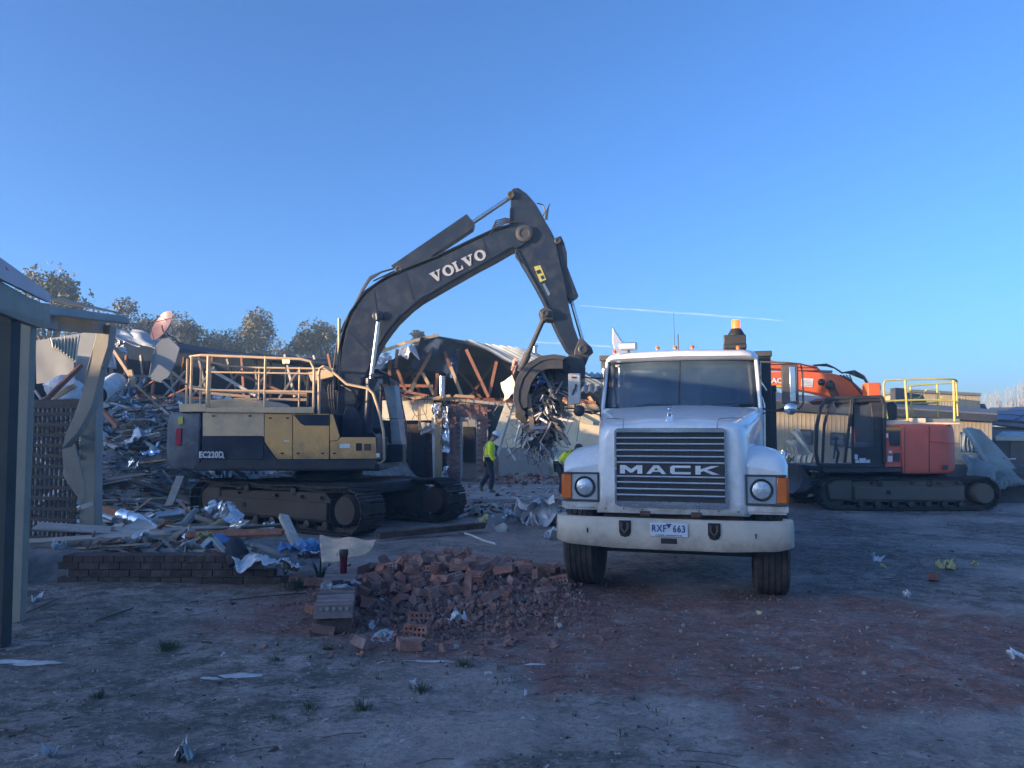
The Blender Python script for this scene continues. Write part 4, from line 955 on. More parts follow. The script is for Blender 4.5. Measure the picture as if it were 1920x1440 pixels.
# leaning front guard sheets of the cab
q = MB(); q.prism([E(718, 723, 15.0), E(739, 722, 15.0), E(743, 756, 15.0), E(753, 835, 15.0), E(752, 849, 15.0), E(735, 846, 15.0), E(730, 785, 15.0)], (.03, .5, 0)); q.build('front_guard', m_zinc, EX, bevel=.01)
q = MB(); q.beam(E(726, 785, 14.98), E(748, 785, 14.98), .01, .012); q.build('guard_seam', m_black, EX)
q = MB(); q.box((1.1, .3, 1.35), (.7, .5, .35)); q.build('front_step', m_char, EX, bevel=.02)
q = MB(); q.box(E(705, 705, 14.3), (.22, .12, .07)); q.build('lamp_bracket', m_char, EX, bevel=.02)
q = MB(); q.tube([E(598, 778, 13.7), E(598, 700, 13.7), E(600, 691, 13.7), (E(606, 687, 13.7)), E(613, 689, 13.7), E(632, 704, 13.7), E(650, 720, 13.7), E(690, 728, 13.7), E(700, 738, 13.7), E(712, 775, 13.7), E(719, 810, 13.7), E(720, 862, 13.7), E(714, 868, 13.7), E(707, 868, 13.7)], .026, 8); q.build('hand_rail', m_yelf, EX)
# ------------------------------------------------------------------ unseen long hall added at far left so its roof throws the evening shade
sx, sy = math.sin(SUN_AZ), math.cos(SUN_AZ)        # towards the sun
def SN(s, t): return V((-s * sx + t * sy, -s * sy - t * sx, 0))   # s along the light, t across
hall = empty('shade_caster_hall', SN(-31, 0), math.atan2(-sx, sy) , label='unseen brick hall added beyond the left edge to shade the yard', cat='building')
hall.rotation_euler = (0, 0, 0)
def HL(s, t, z): v = SN(s, t) - SN(-31, 0); return V((v.x, v.y, z))
T0, T1, HE, HR = -45, 42, 4.7, 5.95
for ta, tb_, he, hr in ((T0, 11, HE, HR), (11.02, 17.2, 4.35, 5.5), (17.22, 22.4, 5.7, 6.9), (22.42, T1, 4.35, 5.6)):  # section heights shaped to set where the shadow edge falls
    q = MB(); q.prism([HL(-35, ta, 0), HL(-27, ta, 0), HL(-27, ta, he), HL(-35, ta, he)], HL(0, tb_ - ta, 0) - HL(0, 0, 0)); q.build('wall', m_brickd, hall)
    q = MB(); q.prism([HL(-35.6, ta, he + .002), HL(-26.4, ta, he + .002), HL(-31, ta, hr)], HL(0, tb_ - ta, 0) - HL(0, 0, 0)); q.build('roof', m_zinc, hall)
w0 = None
for k in range(24):
    t_ = T0 + 3 + k * 3.1; a = HL(-26.98, t_, 1.2); b = HL(-26.98, t_ + 1.4, 2.5)
    q = MB(); q.prism([a, V((b.x, b.y, 1.2)), b, V((a.x, a.y, 2.5))], V((-sx, -sy, 0)) * .05); q.build('window', m_glass, hall)
for k, (t_, h) in enumerate(((-12, 6.9), (4, 6.6), (15.2, 6.5), (29, 6.7))):
    P = SN(-38, t_); tree(P.x, P.y, h, 5, ('first', 'second', 'third', 'fourth')[k] + ' unseen tree added behind the shading hall for dapple, nearest first', 80 + k, m=m_leaf2, n=1500)  # out of view, added to dapple the edge of the hall's shadow

# ------------------------------------------------------------------ carport at the left edge
m_cpt = mat('sage_green_paint', (.32, .30, .24), (.26, .25, .20), 1.5, .6, 0, dirt=(.2, .19, .16), damt=.4, dscale=2.5, bump=.1)
m_cpt2 = mat('worn_sage_paint', (.36, .34, .30), (.27, .26, .23), 2, .7, 0, dirt=(.42, .38, .34), damt=.5, dscale=4, bump=.2)
CP = empty('carport', (-4.69, 7.04, 0), label='sage green carport with bent posts at the left edge', cat='carport')
def K(px, py, Y): return at(px, py, Y) - CP.location
q = MB(); b0 = gr(24, 1150, -.03) - CP.location
yw = 7.04
q.prism([K(8, 1168, yw), K(38, 1168, yw), K(60, 560, yw), K(33, 560, yw)], (0, .09, 0)); q.build('post', m_cpt, CP, bevel=.006)
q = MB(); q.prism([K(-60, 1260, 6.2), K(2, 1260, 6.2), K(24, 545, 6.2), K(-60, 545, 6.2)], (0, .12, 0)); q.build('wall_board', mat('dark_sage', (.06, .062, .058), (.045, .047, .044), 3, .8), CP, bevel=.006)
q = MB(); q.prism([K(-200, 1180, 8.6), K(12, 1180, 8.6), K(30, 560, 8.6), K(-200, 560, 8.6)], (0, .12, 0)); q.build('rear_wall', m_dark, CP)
# eave beam coming from the left, and its crossing member
q = MB(); q.prism([K(-120, 468, 4.4), K(-120, 548, 4.4), K(54, 612, 7.0), K(72, 600, 7.0), K(72, 566, 7.0), K(55, 566, 7.0)], (.02, .14, 0)); q.build('eave_beam', m_cpt, CP, bevel=.008)
q = MB(); q.prism([K(-120, 405, 4.2), K(-120, 470, 4.2), K(84, 566, 7.3), K(84, 548, 7.3)], (.02, .06, 0)); fs_ = q.build('fascia_board', mat('pink_white_fascia', (.55, .50, .52), (.5, .42, .44), 2, .6), CP, bevel=.004)
q = MB(); q.prism([K(10, 493, 5.6), K(12, 505, 5.6), K(80, 556, 7.2), K(80, 545, 7.2)], (0, -.012, 0)); q.build('flare_stripe', mat('flare_red', (.42, .09, .12), (.36, .08, .1), 3, .6), fs_)  # red lens flare painted as a stripe on the fascia
q = MB(); q.prism([K(-160, 470, 4.6), K(-10, 520, 5.4), K(84, 556, 7.35), K(232, 590, 9.9), K(120, 570, 12)], (0, 0, .02)); q.build('roof_sheet', m_zinc, CP)
q = MB(); q.prism([K(60, 612, 7.1), K(95, 618, 8.2), K(100, 580, 8.2), K(60, 572, 7.1)], (.04, .10, 0)); q.build('corner_bracket', m_cpt2, CP, bevel=.01)
q = MB(); q.prism([K(88, 618, 8.0), K(185, 624, 10.2), K(186, 601, 10.2), K(90, 588, 8.0)], (.03, .12, 0)); q.build('side_beam', m_cpt, CP, bevel=.006)
q = MB(); q.prism([K(72, 570, 7.3), K(228, 592, 9.9), K(232, 607, 9.9), K(100, 592, 7.6), K(72, 590, 7.2)], (.05, .10, .0)); q.build('gutter', m_cpt2, CP, bevel=.03)
q = MB(); q.prism([K(184, 607, 10.2), K(207, 610, 10.2), K(203, 650, 10.2), K(190, 690, 10.2), K(163, 690, 10.2), K(174, 650, 10.2)], (0.02, .13, 0)); q.prism([K(163, 690, 10.2), K(190, 690, 10.2), K(184, 720, 10.2), K(172, 765, 10.2), K(145, 812, 10.2), K(116, 842, 10.2), K(122, 815, 10.2), K(140, 775, 10.2), K(154, 735, 10.2)], (0.02, .11, 0))
q.build('bent_post_casing', m_cpt2, CP, bevel=.01)
q = MB(); q.prism([K(163, 1048, 10.4), K(177, 1046, 10.4), K(180, 720, 10.4), K(176, 690, 10.4), K(160, 760, 10.4), K(150, 830, 10.4), K(148, 1038, 10.4)], (.02, .16, 0)); q.build('post', m_cpt2, CP, bevel=.008)
q = MB(); q.prism([K(116, 842, 10.15), K(133, 838, 10.15), K(146, 880, 10.15), K(158, 930, 10.15), K(153, 944, 10.15), K(140, 925, 10.15), K(120, 895, 10.15)], (0, .03, .0)); q.prism([K(133, 838, 10.1), K(139, 832, 10.1), K(158, 905, 10.1), K(160, 935, 10.1), K(152, 935, 10.1)], (0, .03, 0)); q.build('torn_casing', m_cpt2, CP, bevel=.004)
q = MB(); q.prism([K(150, 948, 10.1), K(172, 940, 10.1), K(173, 948, 10.1), K(153, 955, 10.1)], (0, .03, 0)); q.build('loose_strip', m_plastw, CP)
# trellis between the posts
m_tre = mat('dark_trellis_timber', (.10, .092, .085), (.07, .065, .06), 4, .9, 0, bump=.3, stretch=(4, 4, 4))
LT = empty('trellis_panel', V((-6.45, 10.5, 0)), label='dark brown square lattice trellis between the carport posts', cat='trellis')
A0, A1 = V((-6.95, 10.62, 0)), V((-5.99, 10.38, 0)); dv = (A1 - A0).normalized(); ln = (A1 - A0).length
def TT(u, z): return A0 + dv * u + V((0, 0, z)) - LT.location
n_ = 11
for k in range(n_ + 1):
    u = .06 + k * (ln - .12) / n_; q = MB(); w_ = .030 if k != n_ else .06; q.beam(TT(u, .2), TT(u, 2.2), w_, .02, V((0, 1, 0))); q.build('slat', m_tre, LT)
m2_ = 13
for k in range(m2_ + 1):
    z = .26 + k * 1.9 / m2_; q = MB(); q.beam(TT(0, z) + V((0, -.021, 0)), TT(ln, z) + V((0, -.021, 0)), .018, .050 if k not in (0, m2_) else .12); q.build('slat', m_tre, LT)

# ------------------------------------------------------------------ the broken house in the middle
HB = V((-1.2, 26, 0)); HS = empty('demolished_house', HB, label='half demolished brick and plaster house with exposed roof trusses behind the raised boom', cat='house')
def Bp(px, py, Y=26.0): return at(px, py, Y) - HB
def wall(nm, poly, m, Y=26.0, th=.12, par=HS, bev=0, **k):
    q = MB(); q.prism([Bp(a, b, Y) for a, b in poly], (0, th, 0)); return q.build(nm, m, par, bevel=bev, **k)
m_sark = mat('sarking_shade_navy', (.018, .03, .055), (.03, .045, .08), 1.2, .95, 0, bump=.3, bscale=4, spec=.1)  # sarking coloured near-black navy so the interiors read as shaded
m_sarkb = mat('blue_sarking', (.03, .09, .2), (.05, .12, .25), 1.5, .5, 0, bump=.5, bscale=6)
wall('back_wall', [(640, 905), (1125, 905), (1125, 725), (640, 700)], m_dark, 33)  # near-black wall added to block the sky behind the trusses
q = MB()
q.prism([Bp(690, 700, 26.4), Bp(815, 629, 26.4), Bp(815, 634, 26.4), Bp(690, 708, 26.4)], (0, 8, -.9)); q.prism([Bp(815, 629, 26.4), Bp(880, 640, 26.4), Bp(1010, 667, 26.4), Bp(1140, 728, 26.4), Bp(1140, 734, 26.4), Bp(1005, 676, 26.4), Bp(880, 646, 26.4), Bp(815, 634, 26.4)], (0, 8, -.9))
q.build('roof', m_sark, HS)
wall('roof_lining', [(700, 712), (815, 632), (1005, 676), (1130, 735), (1120, 760), (700, 752)], m_sark, 32.5, .05)
def shp(nm, poly, m, par=HS, wob=.12, th=.02, dy=0, corr=0, **k):
    """a torn, wavy sheet filling a four sided outline of (px,py,Y); corr = number of ribs"""
    A, B_, C_, D_ = [at(*p) - (par.location if par else V()) for p in poly]
    nn = max(12, corr * 4) if corr else 14
    s0 = rnd.random() * 50
    nrm = (B_ - A).cross(D_ - A).normalized()
    def f(u, v):
        p = A.lerp(B_, u).lerp(D_.lerp(C_, u), v)
        if corr: p = p + nrm * .045 * math.sin(u * corr * 2 * math.pi)
        w = noise.noise(V((u * 2.2, v * 2.2, s0))) * wob
        e = noise.noise(V((u * 7, v * 7, s0 + 9))) * .4
        p = p + nrm * w
        if v in (0.0, 1.0): p = p + (D_ - A) * (.03 * e)
        return p
    q = MB(); q.surf(f, nn, 12, th); return q.build(nm, m, par, ang=50, **k)
shp('roof_sheet', [(872, 636, 26.2), (1012, 664, 26.2), (1145, 728, 25.5), (985, 690, 25.3)], m_zinc, corr=10, wob=.1)
shp('roof_sheet', [(1090, 700, 27), (1180, 700, 27), (1180, 735, 25.4), (1085, 735, 25.4)], m_zinc, corr=8, wob=.05)
shp('sarking_flap', [(790, 632, 26.2), (868, 640, 26.2), (845, 700, 26.6), (770, 690, 26.4)], m_sark, wob=.5)
shp('sarking_flap', [(836, 650, 26.5), (862, 655, 26.5), (856, 712, 26.6), (838, 705, 26.6)], m_sarkb, wob=.4)
shp('insulation_scrap', [(752, 655, 26.0), (778, 648, 26.0), (784, 668, 25.9), (748, 668, 25.8)], m_plas, wob=.5)
shp('insulation_scrap', [(708, 672, 25.9), (730, 660, 25.9), (733, 672, 25.8), (706, 696, 25.8)], m_plas, wob=.4)
shp('insulation_scrap', [(700, 632, 26.4), (716, 633, 26.3), (722, 655, 26.2), (702, 658, 26.2)], m_insul, wob=.5)
def stick(nm, pts, m, w=.09, h=.05, par=HS, jag=.05, **k):
    q = MB()
    for a, b in zip(pts, pts[1:]): q.beam(at(*a) - par.location, at(*b) - par.location, w, h, (0, 1, 0), jag=jag)
    return q.build(nm, m, par, ang=0, **k)
for (a, b, c, d, mm, Y) in ((697, 666, 760, 643, m_pine, 26.2), (760, 643, 822, 628, m_wood, 26.2), (822, 637, 767, 735, m_woodr, 26.3), (825, 637, 845, 690, m_woodr, 26.3), (845, 688, 866, 742, m_pine, 26.25), (874, 655, 916, 745, m_woodr, 26.4), (931, 678, 916, 745, m_woodr, 26.5), (792, 699, 814, 740, m_pine, 26.6), (745, 693, 762, 738, m_woodr, 26.5), (820, 700, 817, 742, m_woodr, 26.4), (844, 640, 845, 700, m_woodr, 27), (706, 700, 796, 700, m_woodr, 27.5), (706, 722, 812, 724, m_woodr, 27.2),
                            (745, 655, 742, 690, m_woodr, 26.1), (731, 668, 730, 716, m_woodr, 26.1), (770, 735, 778, 717, m_pine, 26.2)):
    stick('truss_member', [(a, b, Y), (c, d, Y)], mm, .11, .06, jag=0)
for (a, b, c, d, mm, Y) in ((740, 730, 800, 742, m_woodr, 25.8), (745, 742, 880, 752, m_wood, 25.85), (790, 744, 960, 756, m_woodr, 25.9), (742, 752, 790, 745, m_pine, 25.7), (855, 742, 888, 744, m_pine, 25.6), (880, 752, 950, 759, m_woodg, 25.7), (818, 746, 842, 742, m_pine, 25.65), (743, 736, 775, 752, m_woodr, 25.7)):
    stick('ceiling_batten', [(a, b, Y), (c, d, Y)], mm, .09, .06, jag=.1)
for Y in (28, 29.6, 31.2):
    for (a, b, c, d) in ((815, 640, 730, 745), (815, 640, 905, 750), (935, 668, 880, 745), (935, 668, 1000, 750), (700, 745, 1110, 752), (760, 672, 790, 745), (1010, 690, 1060, 750)):
        stick('truss_member', [(a, b, Y), (c, d, Y)], m_woodr, .1, .06, jag=0)
# walls
wall('wall', [(690, 752), (745, 750), (812, 750), (812, 788), (690, 788)], m_plaster, 26)
wall('wall', [(690, 850), (748, 850), (748, 905), (690, 905)], m_plastw, 26); wall('door_jamb', [(746, 850), (749, 850), (749, 906), (746, 906)], m_alu, 25.9, .1)
wall('wall_panel', [(750, 840), (760, 840), (760, 906), (750, 906)], m_plaster, 26.1); wall('wall_panel', [(750, 789), (762, 789), (762, 838), (750, 838)], m_brick, 26.1)
wall('inner_wall', [(760, 795), (815, 795), (815, 906), (760, 906)], m_brickd, 27)
wall('door', [(771, 812), (797, 812), (797, 905), (771, 905)], m_dark, 26.9, .05)
shp('fallen_ceiling', [(790, 792, 26), (812, 795, 26), (812, 806, 25.8), (788, 816, 25.7)], m_render, wob=.1)
wall('timber_post', [(815, 755), (829, 755), (829, 897), (815, 897)], m_pine, 25.85, .1, bev=.01); wall('timber_post', [(809, 783), (815, 783), (817, 897), (812, 897)], m_plastw, 25.9, .08)
wall('timber_post', [(783, 762), (788, 762), (789, 806), (784, 806)], m_pine, 25.7, .08)
for k, (a, b) in enumerate(((764, 40), (806, 44), (876, 24))):
    shp('foil_strip', [(829, a, 25.8), (840, a - 2, 25.7), (841, a + b, 25.7), (831, a + b - 3, 25.75)], m_foil, wob=.25)
shp('foil_strip', [(811, 757, 25.8), (826, 758, 25.7), (823, 778, 25.7), (812, 785, 25.75)], m_foil, wob=.25)
q = MB(); q.cyl(Bp(829, 705, 25.9), Bp(829, 742, 25.9), .11, n=12); q.build('foil_duct', m_foil, HS)
# brick pier of single bricks, with a door opening through it
BR = (.23, .11, .076)
def brickmesh(jit=0):
    q = MB(); q.box((0, 0, 0), BR); return q
bsrc = None
X0, X1, ZT = Bp(836, 800).x, Bp(916, 800).x, Bp(0, 757).z; ox0, ox1, oz = Bp(865, 800).x, Bp(893, 800).x, Bp(0, 785).z
wall('pier_core', [(838, 905), (865, 905), (865, 758), (838, 758)], m_mortar, 26.04, .16); wall('pier_core', [(893, 905), (914, 905), (912, 758), (893, 758)], m_mortar, 26.04, .16); wall('pier_core', [(865, 784), (893, 784), (893, 758), (865, 758)], m_mortar, 26.04, .16)
row = 0; z = .04; cnt = 0
pier = empty('brick_pier', (0, 0, 0)); pier.parent = HS
while z < ZT:
    x = X0 + (.12 if row % 2 else 0) + U(0, .03)
    while x < X1 - .1 - (U(0, .15)):
        xc = x + .115
        if not (ox0 - .1 < xc < ox1 + .1 and z < oz) and cnt < 290:
            if bsrc is None: q = brickmesh(); bsrc = q.build('brick', m_brick, pier, loc=(xc, .03, z))
            else: inst(bsrc, pier, (xc, .03 + U(-.006, .006), z), (0, 0, U(-.02, .02)))
            cnt += 1
        x += .24
    z += .086; row += 1
wall('door_frame', [(863, 782), (894, 783), (894, 787), (867, 786), (867, 900), (863, 900)], m_render, 25.93, .08); wall('door_frame', [(891, 787), (894, 787), (893, 800), (891, 800)], m_foil, 25.9, .05)
wall('inner_wall', [(860, 905), (1000, 905), (1000, 755), (860, 755)], m_render, 29)
wall('inner_door', [(868, 800), (890, 800), (890, 866), (868, 866)], m_dark, 28.9, .03)
wall('wall_panel', [(915, 762), (945, 762), (945, 850), (915, 860)], mat('dark_green_wall', (.07, .11, .09), (.05, .08, .07), 3, .8), 26.3, .08)
q = MB(); q.prism([Bp(948, 755, 25.2), Bp(962, 757, 25.2), Bp(937, 838, 24.9), Bp(921, 830, 24.9)], (0, .12, .02)); q.build('leaning_beam', m_plaster, HS, bevel=.01)
q = MB(); q.prism([Bp(962, 757, 25.25), Bp(965, 758, 25.25), Bp(934, 858, 24.9), Bp(931, 850, 24.9)], (0, .2, .02)); q.build('leaning_beam', m_woodg, HS)
wall('wall', [(940, 880), (936, 838), (958, 774), (984, 772), (988, 836), (1036, 836), (1036, 878)], m_plaster, 26.05)
wall('wall', [(934, 905), (936, 839), (1000, 840), (1030, 842), (1030, 905)], m_render, 25.98, .05)
wall('wall', [(984, 905), (984, 772), (1034, 768), (1130, 766), (1130, 905)], m_plaster, 26.2)
wall('window_opening', [(1012, 825), (1026, 828), (1026, 842), (1010, 842)], m_dark, 25.99, .05)
wall('broken_edge', [(1060, 776), (1078, 772), (1112, 790), (1112, 797), (1092, 794), (1076, 783)], m_cream, 26.05, .1)
stick('timber_stud', [(1029, 838, 25.8), (1032, 864, 25.8)], m_wood, .1, .08); shp('foil_strip', [(1030, 838, 25.7), (1046, 842, 25.6), (1044, 876, 25.6), (1033, 868, 25.7)], m_plas, wob=.3)
stick('pipe', [(953, 842, 25.6), (966, 862, 25.5)], m_plastw, .07, .05)
for (a, b, c, d, mm) in ((1035, 745, 1115, 755, m_woodr), (1045, 752, 1118, 762, m_pine), (1050, 760, 1120, 765, m_wood), (1082, 745, 1092, 768, m_pine), (1105, 745, 1118, 765, m_pine)):
    stick('ceiling_batten', [(a, b, 25.8), (c, d, 25.7)], mm, .1, .07)
q = MB(); q.cyl(Bp(1003, 672, 29), Bp(1003, 648, 29), .09, n=12); q.cyl(Bp(1003, 650, 29), Bp(1003, 647, 29), .13, n=12); q.build('flue_pipe', m_alu, HS)
q = MB()
for k in range(26):
    a = V((U(740, 1110), U(735, 755), 25.6)); c = at(*a) - HB; q.tube([c, c + V((U(-.2, .2), U(-.2, 0), -U(.2, .7))), c + V((U(-.4, .4), U(-.2, 0), -U(.6, 1.8)))], .012, 4)
q.build('hanging_wire', m_black, HS)

# ------------------------------------------------------------------ ruined wing at the left
WB = V((-11.5, 26, 0)); WG = empty('collapsed_wing', WB, label='dark collapsed building wing with bare rafters behind the rubble heap at left', cat='house')
def Wp(px, py, Y): return at(px, py, Y) - WB
def wpoly(nm, poly, m, th=.06, **k):
    q = MB(); q.prism([Wp(*p) for p in poly], (0, th, 0)); return q.build(nm, m, WG, **k)
wpoly('back_lining', [(60, 640, 32), (190, 634, 32), (330, 660, 32), (400, 668, 32), (640, 676, 32), (700, 690, 32), (700, 850, 32), (60, 850, 32)], m_sark)  # dark navy sheet stands for the shaded space inside the wing
wpoly('side_lining', [(60, 640, 27), (180, 620, 27), (200, 700, 27), (190, 800, 27), (60, 800, 27)], m_render)
q = MB(); q.prism([Wp(190, 632, 28.5), Wp(330, 655, 28.5), Wp(700, 684, 28.5), Wp(700, 690, 28.5), Wp(330, 661, 28.5), Wp(190, 640, 28.5)], (0, 6, 0.55)); q.build('roof_edge', m_sark, WG)  # roof slab added to keep the sun off the lining below
for k in range(16):
    px = 210 + k * 27; Y = 27 + (k % 3) * 1.2
    q = MB(); q.beam(Wp(px, 668 + U(-4, 6), Y + 1.5), Wp(px + U(-10, 30), 746, Y), .08, .1, (0, 1, 0)); q.build('rafter', m_woodr if k % 2 else m_wood, WG)
    if k % 2 == 0: q = MB(); q.beam(Wp(px + 30, 690 + U(-4, 6), Y + .5), Wp(px + U(-20, -10), 746, Y), .07, .09, (0, 1, 0)); q.build('rafter', m_wood, WG)
for (a, b, c, d, Y, mm) in ((265, 741, 400, 748, 26.6, m_woodr), (380, 748, 640, 750, 26.8, m_wood), (190, 700, 330, 710, 29, m_wood), (390, 690, 480, 742, 25, m_woodg), (440, 697, 530, 735, 25.4, m_woodr), (490, 732, 600, 744, 25.2, m_woodr), (380, 736, 470, 744, 25.8, m_wood), (300, 680, 380, 742, 28, m_wood)):
    q = MB(); q.beam(Wp(a, b, Y), Wp(c, d, Y), .09, .12, (0, 1, 0)); q.build('ceiling_joist', mm, WG)
def wsheet(nm, pts, m, **k): return shp(nm, pts, m, par=WG, **k)
wsheet('torn_roof_sheet', [(196, 610, 24), (250, 618, 24), (262, 648, 23.6), (196, 628, 23.6)], m_proof, wob=.18)
wsheet('torn_roof_sheet', [(248, 618, 24), (338, 650, 24), (296, 657, 23.6), (240, 636, 23.7)], m_proof, wob=.18)
wsheet('torn_sarking', [(206, 632, 24), (232, 631, 24), (238, 662, 23.9), (216, 655, 24)], m_foil, wob=.4)
wsheet('torn_sarking', [(196, 640, 24), (206, 640, 24), (220, 690, 23.8), (204, 690, 23.8)], m_plas, wob=.4)
q = MB(); q.prism([Wp(*p) for p in ((310, 627, 23), (337, 652, 22.9), (329, 680, 22.8), (315, 708, 22.7), (306, 712, 22.7), (302, 718, 22.7), (278, 710, 22.6), (283, 680, 22.7), (292, 648, 22.9))], (0, .05, 0)); q.build('hanging_panel', mat('grey_cladding', (.20, .22, .24), (.17, .185, .2), 1.5, .6, 0, dirt=(.3, .3, .3), damt=.3, dscale=2), WG, bevel=.006)
q = MB(); q.beam(Wp(300, 628, 23.2), Wp(348, 655, 23.2), .04, .04); q.beam(Wp(308, 622, 23.2), Wp(340, 645, 23.3), .04, .04); q.build('dish_mount', m_steel, WG)
wsheet('curled_sheet', [(90, 634, 22), (150, 632, 22.4), (142, 678, 21.6), (96, 652, 21.6)], m_cream, wob=.1, corr=9)
wsheet('wall_board', [(68, 640, 23), (138, 640, 23), (140, 712, 23), (68, 720, 23)], m_render, wob=.05)
wsheet('twisted_sheet', [(232, 718, 21.5), (282, 704, 21.8), (276, 716, 21.2), (205, 772, 20.8)], m_zinc, wob=.25, corr=6)
q = MB(); q.prism([V((-16.6, 24, 0)) - WB, V((-16.6, 33, 0)) - WB, V((-16.6, 33, 5.0)) - WB, V((-16.6, 26, 4.6)) - WB, V((-16.6, 24, 3.2)) - WB], (.12, 0, 0)); q.build('sun_block_wall', m_dark, WG)  # hidden wall added to block low sun from the wing interior
# satellite dish
DS = V(at(303, 610, 23.2)); SD = empty('satellite_dish', DS, label='rusty pink satellite dish tilted on the torn roof edge at left', cat='satellite dish')
ax = V((-.60, -.78, .42)).normalized(); q = MB(); q.lathe([(.0, -.16), (.18, -.145), (.36, -.09), (.52, .0), (.525, .012), (.36, -.07), (.18, -.125), (.0, -.14)], (0, 0, 0), ax, 30)
q.build('reflector', mat('dish_pink', (.30, .16, .14), (.24, .13, .115), 3, .3, .3), SD)
q = MB(); fp = ax * .42 + V((-.0, 0, -.15))
sxx = ax.orthogonal().normalized(); syy = ax.cross(sxx)
for a in (0.6, 2.7, 4.6): q.tube([(sxx * math.cos(a) + syy * math.sin(a)) * .51, fp], .012, 5)
q.cyl(fp, fp + ax * .08, .03); q.cyl((0, 0, 0) , V((.12, .05, -.55)), .025); q.build('feed_arm', m_steel, SD)
# ------------------------------------------------------------------ right hand buildings
m_tan = mat('tan_cladding', (.46, .38, .26), (.41, .34, .23), 1, .7, 0, dirt=(.3, .26, .2), damt=.3, dscale=1, stretch=(6, 6, .4))
m_groof = mat('grey_roof', (.16, .165, .175), (.12, .125, .135), 1.5, .6, 0, dirt=(.25, .24, .22), damt=.3, dscale=1)
TB_ = V((11, 29, 0)); TBD = empty('tan_building', TB_, label='low tan clad building with grey roof behind the orange excavator', cat='building')
def Tp(px, py, Y): return at(px, py, Y) - TB_
q = MB(); q.prism([Tp(1380, 905, 27), Tp(1380, 762, 27), Tp(1860, 786, 27.6), Tp(1860, 880, 27.6)], (.3, 5, 0)); q.build('wall', m_tan, TBD)
q = MB()
for k in range(60):
    u = k / 60; a = Tp(1380, 905, 27).lerp(Tp(1860, 880, 27.6), u); b = Tp(1380, 762, 27).lerp(Tp(1860, 786, 27.6), u); q.beam(a + V((-.01, -.012, 0)), b + V((-.01, -.002, 0)), .02, .012, (0, 1, 0))
q.build('cladding_rib', m_tan, TBD)
q = MB(); q.beam(Tp(1380, 872, 26.9), Tp(1860, 862, 27.5), .05, .06); q.build('plinth_line', m_render, TBD)
q = MB(); q.prism([Tp(1370, 764, 26.6), Tp(1370, 744, 26.6), Tp(1870, 775, 27.2), Tp(1870, 790, 27.2)], (0, .1, 0)); q.build('fascia', m_black if False else m_steel, TBD)
q = MB(); q.prism([Tp(1370, 744, 26.6), Tp(1420, 733, 31), Tp(1520, 742, 31), Tp(1870, 768, 30.5), Tp(1870, 775, 27.2)], (0, 0, -.06)); q.build('roof', m_groof, TBD)
for (a, b, c, d) in ((1490, 806, 1522, 832), (1558, 812, 1584, 834)):
    Y = 26.9 + (a - 1380) / 480 * .6; q = MB(); q.prism([Tp(a, d, Y), Tp(c, d + 1, Y + .03), Tp(c, b + 1, Y + .03), Tp(a, b, Y)], (0, .06, 0)); w = q.build('window', m_glass, TBD)
    q = MB(); o_ = V((0, -.02, 0)); pp = [Tp(a, d, Y) + o_, Tp(c, d + 1, Y + .03) + o_, Tp(c, b + 1, Y + .03) + o_, Tp(a, b, Y) + o_]
    for i in range(4): q.beam(pp[i], pp[(i + 1) % 4], .06, .05, (0, 1, 0))
    q.beam((pp[0] + pp[3]) / 2, (pp[1] + pp[2]) / 2, .03, .03, (0, 1, 0)); q.build('frame', m_steel, w)
# upper boxes
UB = empty('upper_box_building', V((17, 30, 0)), label='taller tan box with dark capping rising behind the yellow guard rails', cat='building')
def Up(px, py, Y): return at(px, py, Y) - UB.location
q = MB(); q.prism([Up(1712, 800, 31), Up(1712, 733, 31), Up(1838, 740, 31.1), Up(1838, 800, 31.1)], (.2, 5, 0)); q.build('wall', m_tan, UB)
q = MB()
for k in range(22): u = k / 22; q.beam(Up(1712, 800, 31).lerp(Up(1838, 800, 31.1), u) + V((0, -.01, 0)), Up(1712, 733, 31).lerp(Up(1838, 740, 31.1), u) + V((0, -.002, 0)), .02, .012, (0, 1, 0))
q.build('cladding_rib', m_tan, UB)
q = MB(); q.prism([Up(1708, 730, 30.8), Up(1708, 735, 30.8), Up(1840, 742, 30.95), Up(1840, 737, 30.95)], (.2, 5.4, 0)); q.build('capping', m_groof, UB)
q = MB(); q.prism([Up(1679, 790, 29), Up(1679, 727, 29), Up(1698, 728, 29.3), Up(1698, 735, 29.3), Up(1730, 740, 29.8), Up(1745, 768, 30), Up(1745, 800, 30)], (0, .4, 0)); q.build('dark_panel_shadow', m_steel, UB)  # dark panel; its slanted right edge draws the shadow on the box
q = MB(); q.prism([Up(1800, 800, 29), Up(1800, 782, 29), Up(1816, 783, 29.2), Up(1816, 800, 29.2)], (0, .5, 0)); q.build('side_block', m_plaster, UB)
q = MB(); q.prism([Up(1816, 840, 31), Up(1816, 780, 31), Up(1842, 790, 31.5), Up(1842, 840, 31.5)], (0, .5, 0)); q.build('lower_wall', m_tan, UB)
